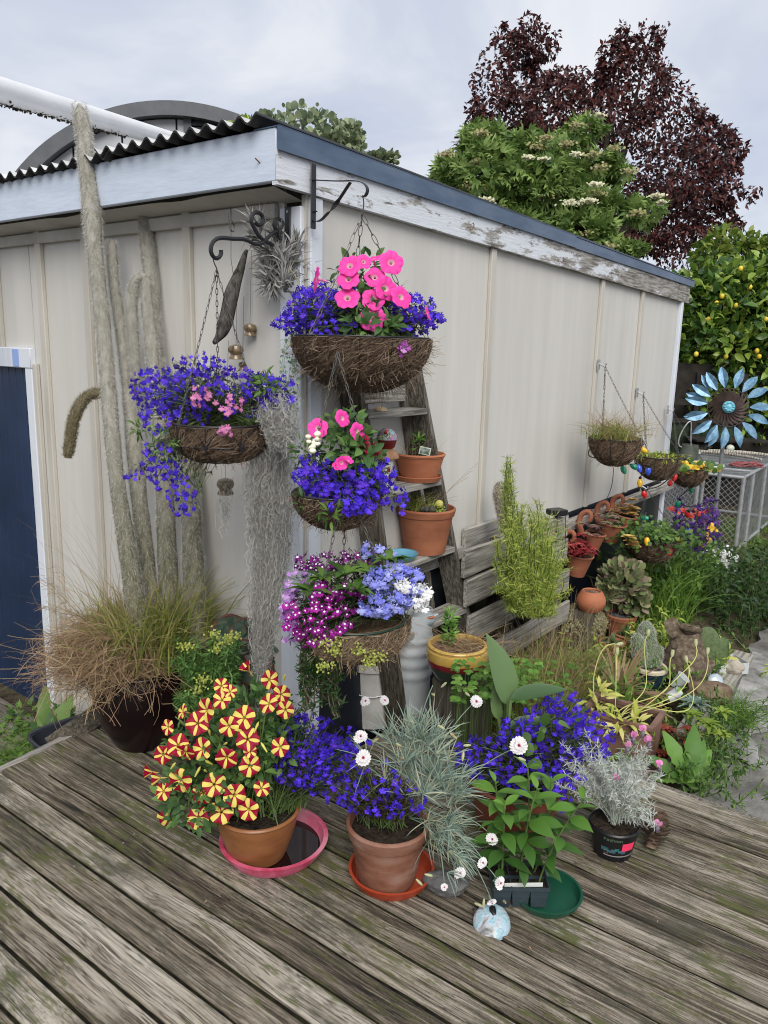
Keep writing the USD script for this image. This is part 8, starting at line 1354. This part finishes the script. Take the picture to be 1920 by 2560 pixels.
dV = 11.5; mV = dV * KD / FOC; base = ad(1620, 700, dV) * [1, 1, 0] + [0, 0, -.37]; t = thing('vine_thicket', 'yellow green leafy vine above the lemon tree', 'tree', base); fv = lambda x, y, dd=0: ad(x, y, dV + dd); EL = [(1560, 550, 40, 26, 0, .3, mV), (1620, 570, 70, 40, 0, .4, mV), (1600, 530, 50, 20, 0, .3, mV), (1680, 560, 60, 50, 0, .5, mV), (1530, 560, 20, 20, 0, .2, mV), (1640, 620, 90, 40, .2, .5, mV)]
crown(t, EL, 2600, L_OV, .13, 'leaf_vine', fv, up=.2, rough_=.6); leafy('leaf_vine', [(0.06, 0.12, 0.02), (0.13, 0.20, 0.03), (0.26, 0.32, 0.06)], trans=.3); put('trunk', MB().tube([base, fv(1620, 600)], [.08, .04], 8), 'stem_brown', t)
dT = 9.5; mT = dT * KD / FOC; base = ad(730, 640, dT) * [1, 1, 0] + [0, 0, -.37]; t = thing('griselinia_tree', 'pale grey green tree top showing over the shed roof', 'tree', base); ft = lambda x, y, dd=0: ad(x, y, dT + dd)
EL = [(650, 300, 50, 40, 0, .4, mT), (700, 310, 60, 40, 0, .5, mT), (755, 315, 50, 45, 0, .4, mT), (760, 285, 26, 16, 0, .3, mT), (820, 345, 45, 26, 0, .3, mT), (720, 350, 120, 50, 0, .5, mT), (615, 280, 20, 22, 0, .2, mT), (575, 300, 60, 30, 0, .3, mT)]
crown(t, EL, 2200, L_ROUND, .085, 'leaf_grey_green', ft, up=.8, rough_=.4); leafy('leaf_grey_green', [(0.12, 0.16, 0.09), (0.20, 0.25, 0.14), (0.30, 0.34, 0.19)], trans=.2); put('trunk', MB().tube([base, ft(720, 380)], [.12, .06], 8), 'stem_brown', t)
put('vent_pipe', MB().tube([ad(646, 330, 9.2), ad(646, 262, 9.2)], .03, 12).lathe([(.0, .05), (.035, .05), (.045, .0), (.0, .0)], ad(646, 262, 9.2), 14), 'white_trim', None, 'small white vent pipe poking out of the grey green tree', 'pipe')
t = thing('leafy_shoot', 'green leafy shoots behind the roof edge by the barn', 'plant', ad(525, 290, 8.0)); foliage(t, [(ad(522, 272, 8.0), (.08, .05, .05), 1)], 60, L_OV, .09, 'leaf_lime')
# barn with curved roof
dB = 17.0; mB = dB * KD / FOC; cB = ad(350, 612, dB); R_ = 4.287; nB = unit(-HF + HR * .12); sB = unit(np.cross(Z, nB)) * 1.0; sB = sB if sB @ HR > 0 else -sB; cB = cB + sB * .453 - Z * .666; bx = lambda X: (X - 350) * mB - .453
barn = thing('barn', 'grey barn with curved roof edge and louvred panel behind the shed', 'building', cB * [1, 1, 0] + [0, 0, -.37]); plain('barn_panel', (0.42, 0.435, 0.46), (0.47, 0.485, 0.51), sc=3, rough=.6); plain('barn_trim', (0.075, 0.08, 0.09), (0.10, 0.105, 0.115), sc=4, rough=.5); plain('barn_louvre', (0.045, 0.048, 0.055), (0.07, 0.075, 0.08), sc=6, rough=.5)
def ang(lo, hi, n): return np.linspace(lo, hi, n)
def arcpanel(x0, x1, gap=.02):
    xs_ = np.linspace(x0 + gap, x1 - gap, 10); Rr = R_ * .93; top = np.stack([xs_, np.sqrt(np.maximum(Rr ** 2 - xs_ ** 2, .01))], 1); V = np.vstack([cB + sB * x + Z * y for x, y in top] + [cB + sB * x - Z * (cB[2] + .37) for x in xs_]); k = np.arange(9); put('wall_panel', MB().add(V, np.stack([k + 10, k + 11, k + 1, k], 1)), 'barn_panel', barn, smooth=False)
xv = [-R_ * .92] + [bx(X) for X in (90, 180, 279, 390)] + [bx(412)]
for a, b in zip(xv[:-1], xv[1:]): arcpanel(a, b)
put('wall_backing', MB().add(np.vstack([[cB + nB * -.15]] + [cB - nB * .15 + R_ * .96 * (math.cos(a) * sB + math.sin(a) * Z) for a in ang(-.05, np.pi + .05, 40)]), [[0, i, i + 1] for i in range(1, 40)]), 'barn_trim', barn, smooth=False)
A_ = ang(.0, np.pi, 60); V = []; 
for rr, off in ((R_, .25), (R_, -9.0), (R_ * .935, -9), (R_ * .935, .25)): V.append(cB + nB * off + rr * (np.outer(np.cos(A_), sB) + np.outer(np.sin(A_), Z)))
V = np.vstack(V); k = np.arange(59); put('roof', MB().add(V, np.vstack([np.stack([i * 60 + k, i * 60 + k + 1, ((i + 1) % 4) * 60 + k + 1, ((i + 1) % 4) * 60 + k], 1) for i in range(4)])), 'barn_trim', barn, smooth=30)
for i in range(16):
    z = (612 - 372) * mB + .5 - .13 * 0 + i * .13 ; z = 2.2 + i * .115; x0, x1 = bx(418), math.sqrt(max((R_ * .93) ** 2 - z ** 2, 0)); 
    if x1 > x0 + .1: put('louvre', MB().box(cB + sB * (x0 + x1) / 2 + Z * z + nB * .03, (x1 - x0, .012, .10), (sB, unit(nB + Z * .5), unit(Z - nB * .5))), 'barn_louvre', barn)
put('mullion', MB().box(cB + sB * bx(413) + Z * R_ * .70 + nB * .03, (.16, .08, R_ * .48), (sB, nB, Z)), 'barn_trim', barn)
# white mast over the roof
a, b = ad(0, 195, 3.75), ad(200, 253, 4.75); d = b - a; b2 = a + d * 3.2; t = thing('white_mast', 'long white mast running over the shed roof toward the barn', 'mast', a - d * .8)
put('tube', MB().tube([a - d * .9, a + d * .5, b, b2], .0605, 28), 'mast_white', t); plain('mast_white', (0.66, 0.67, 0.68), (0.72, 0.73, 0.74), sc=3, rough=.35)
n = 420; q = rng.random(n) * 1.6 - .1; u_ = np.clip(rng.normal(0, .22, n), -.8, .8); sd = unit(np.cross(d, Z)); dn = np.cross(unit(d), sd); dn = dn if dn[2] < 0 else -dn; P = a + d * q[:, None] + .0605 * (np.cos(u_)[:, None] * dn + np.sin(u_)[:, None] * sd); put('moss', MB().scat(L_ROUND, P, rng.normal(size=(n, 3)), rng.normal(size=(n, 3)), .016), 'leaf_bronze', t, kind='stuff')
put('post', MB().tube([b2, b2 * [1, 1, 0] + [0, 0, -.3]], .06, 12), 'mast_white', t); put('post', MB().tube([a - d * .9, (a - d * .9) * [1, 1, 0] + [0, 0, -.4]], .06, 12), 'mast_white', t)
# hedge far behind, so that the yard is closed
t = thing('hedge', 'dark hedge closing the yard behind the lemon tree', 'hedge', ad(1560, 760, 14) * [1, 1, 0] + [0, 0, -.37], kind='stuff'); c = ad(1660, 760, 14.5) * [1, 1, 0] + [0, 0, .5]; P = c + (rng.random((9000, 3)) - .5) * [6.5, 1.4, 2.6] @ np.stack([HR, HF, Z]); put('leaves', MB().scat(L_OV2, P, rng.normal(size=P.shape), rng.normal(size=P.shape) + Z, .15), 'leaf_dark', t)
# ------------------------------------------------------------------ left corner by the door
t = thing('grey_tub', 'dark grey plastic tub wedged between deck and shed', 'tub', az(165, 1585, -.3)); c = (az(120, 1590, -.12) + az(215, 1555, -.12)) / 2; e1 = unit((az(215, 1553, -.12) - az(118, 1585, -.12)) * [1, 1, 0]); e2 = np.array([-e1[1], e1[0], 0]); b = MB(); th = np.linspace(0, 2 * np.pi, 33)[:-1]; sup = lambda a, rx, ry: np.sign(np.cos(a))[:, None] * (np.abs(np.cos(a)) ** .5)[:, None] * rx * e1 + np.sign(np.sin(a))[:, None] * (np.abs(np.sin(a)) ** .5)[:, None] * ry * e2
R = [c + sup(th, .19, .10) + Z * z_ for z_ in ()]; rings = [c + sup(th, .15, .075) - Z * .2, c + sup(th, .185, .10), c + sup(th, .195, .11) + Z * .004, c + sup(th, .195, .11) - Z * .006, c + sup(th, .178, .094) - Z * .004, c + sup(th, .145, .07) - Z * .19]; V = np.vstack(rings); k = np.arange(32); F = np.vstack([np.stack([i * 32 + k, i * 32 + (k + 1) % 32, (i + 1) * 32 + (k + 1) % 32, (i + 1) * 32 + k], 1) for i in range(5)]); b.add(V, F); b.sheet(rings[-1]); put('tub_body', b, 'tub_grey', t); plain('tub_grey', (0.022, 0.026, 0.036), (0.034, 0.038, 0.05), sc=9, rough=.4)
plank(b := MB(), az(112, 1612, -.02), ad(232, 1528, dep(az(225, 1560, 0))), .09, .022, up=-FWD + Z * .6, jit=.002, seed=55); put('leaning_board', b, 'dark_timber', None, 'leaning grey board between the grey tub and dark pot', 'board')
for k, (x0, y0, x1, y1) in enumerate(((-60, 1500, 100, 1600), (-60, 1560, 60, 1640))):
    plank(b := MB(), az(x0, y0, -.31), az(x1, y1, -.31), .16, .05, jit=.006, seed=60 + k); put('ground_board', b, 'dark_timber_y', None, ['weathered sleeper on the ground nearest the blue door', 'weathered sleeper half under grass, beyond the one at the door'][k], 'board'); 
wood('dark_timber_y', (0.03, 0.026, 0.02), (0.12, 0.105, 0.085), (0.20, 0.18, 0.15), axis=1, sc=70, along=4, bump=.6, wave=.1)
t = thing('grass', 'tufts of grass and clover on the ground left of the deck', 'grass', (1.5, 3.2, -.33), kind='stuff'); P = np.array([az(rng.uniform(-40, 110), rng.uniform(1570, 1660), -.34) for _ in range(40)]); put('blades', tuft(MB(), P, 900, .08, .10, .0022, droop=.7), 'fresh_grass', t, smooth=False); put('leaves', MB().scat(L_ROUND, P[rng.integers(40, size=240)] + rng.normal(size=(240, 3)) * [.06, .06, .01] + Z * .03, rng.normal(size=(240, 3)) + Z * .3, Z, .03), 'leaf_mid', t)
t = thing('dandelion', 'toothed dandelion weed growing beside the door frame', 'weed', az(130, 1580, -.3)); c = az(120, 1600, -.3)
for a, L in ((-.2, .22), (.3, .24), (-.7, .18), (.9, .18), (0, .16), (-1.2, .15), (1.3, .14)): put('leaf', MB().scat(DL, [c + rng.normal(size=3) * .02], [HR * math.sin(a) + Z * (math.cos(a) + .2) - HF * .2], -FWD + Z * .3, L), 'leaf_mid', t)
foliage(t, [(az(75, 1545, -.28), (.12, .05, .06), 1), (az(130, 1560, -.25), (.08, .05, .08), 1)], 150, L_OV2, .045, 'leaf_mid')
# sedum and crested echeveria between the dark pot and the striped petunias
cs_ = az(440, 1650) + HF * .25; dS = dep(az(455, 1655)) - .05; PD = lambda X, Y, dd=0: ad(X, Y, dS + dd); t = thing('sedum', 'tall green sedum with lime flower tips behind the striped petunias', 'sedum', PD(440, 1620) * [1, 1, 0]); bs, bl_, bf = MB(), MB(), MB(); mS_ = dS * KD / FOC
for k in range(64):
    X = rng.uniform(372, 525); e = PD(X, rng.uniform(1378, 1520), rng.normal() * .06); r0 = PD(445 + rng.normal() * 20, 1560, .02); C = bez(r0, (r0 + e) / 2 + rng.normal(size=3) * .02, e, 30); bs.tube(C, .0024, 5); n = 150; i = np.sort(rng.integers(8, 30, n)); d = unit(rng.normal(size=(n, 3)) * [1, 1, .35] + Z * .55); bl_.scat(L_NAR, C[i], d, Z, .033, wid=1.5)
for X, Y in ((463, 1372), (490, 1385), (400, 1398), (437, 1468), (505, 1375), (470, 1400), (425, 1490)):
    q = PD(X, Y, -.08); n = 44; bf.scat(L_ROUND, q + rng.normal(size=(n, 3)) * [.013, .013, .008], rng.normal(size=(n, 3)) + Z, -FWD, .008); bs.tube(bez(q, q - Z * .05, PD(X - 10, Y + 90), 6), .0022, 5)
put('stems', bs, 'stem_green', t, kind='stuff'); put('leaves', bl_, 'leaf_sedum', t, kind='stuff', smooth=False); put('flower_tips', bf, 'flower_yellow_green', t, kind='stuff'); leafy('leaf_sedum', [(0.05, 0.125, 0.03), (0.095, 0.205, 0.05), (0.18, 0.32, 0.09)], trans=.2)
pot('hidden_pot', 'dark pot hidden behind the striped petunias, holding green sedum', PD(450, 1655, .0) * [1, 1, 0], .07, .09, .17, 'black_plastic', fill=.95)
t = thing('echeveria', 'ruffled grey green echeveria with red frilled edges under the moss', 'succulent', PD(520, 1420, .15)); leafy('leaf_echeveria', [(0.05, 0.085, 0.06), (0.085, 0.13, 0.095), (0.12, 0.16, 0.11)], tip=(0.13, 0.04, 0.035), tipat=1.05, trans=.15, rough=.45)
FR = leaf([(0, .12), (.2, .30), (.4, .42), (.55, .50), (.7, .52), (.82, .50), (.92, .42), (1, .25)], .25, .15, .05)
for X, Y, n, r in ((505, 1370, 9, .085), (540, 1430, 9, .095), (570, 1400, 7, .075), (535, 1375, 7, .08), (575, 1440, 6, .06)):
    c = PD(X, Y, .12); a = np.arange(n) / n * 6.28 + rng.random()
    for i in range(n): put('leaf', MB().scat(FR, [c], [HR * math.cos(a[i]) + Z * math.sin(a[i]) - FWD * .5], -FWD + rng.normal(size=3) * .3, r * rng.uniform(.8, 1.15)), 'leaf_echeveria', t)
put('stem', MB().tube([PD(540, 1430, .15), PD(545, 1560, .15) * [1, 1, 0]], .012, 7), 'stem_brown', t)

t = thing('lawn_grass', 'rough grass growing inside and around the dog run', 'grass', (7.5, .8, -.37), kind='stuff'); put('blades', tuft(MB(), spots((5.6, 9.5, -.8, 2.2), 420), 3800, .13, .12, .004, droop=.5, k=4), 'fresh_grass', t, smooth=False)

# ------------------------------------------------------------------ dress every mesh in its material
for path, m in _bind:
    lk = UsdShade.Material.Get(stage, '/World/Looks/' + m)
    if not lk: print('NO MATERIAL', m, path); continue
    UsdShade.MaterialBindingAPI.Apply(stage.GetPrimAtPath(path)).Bind(lk)
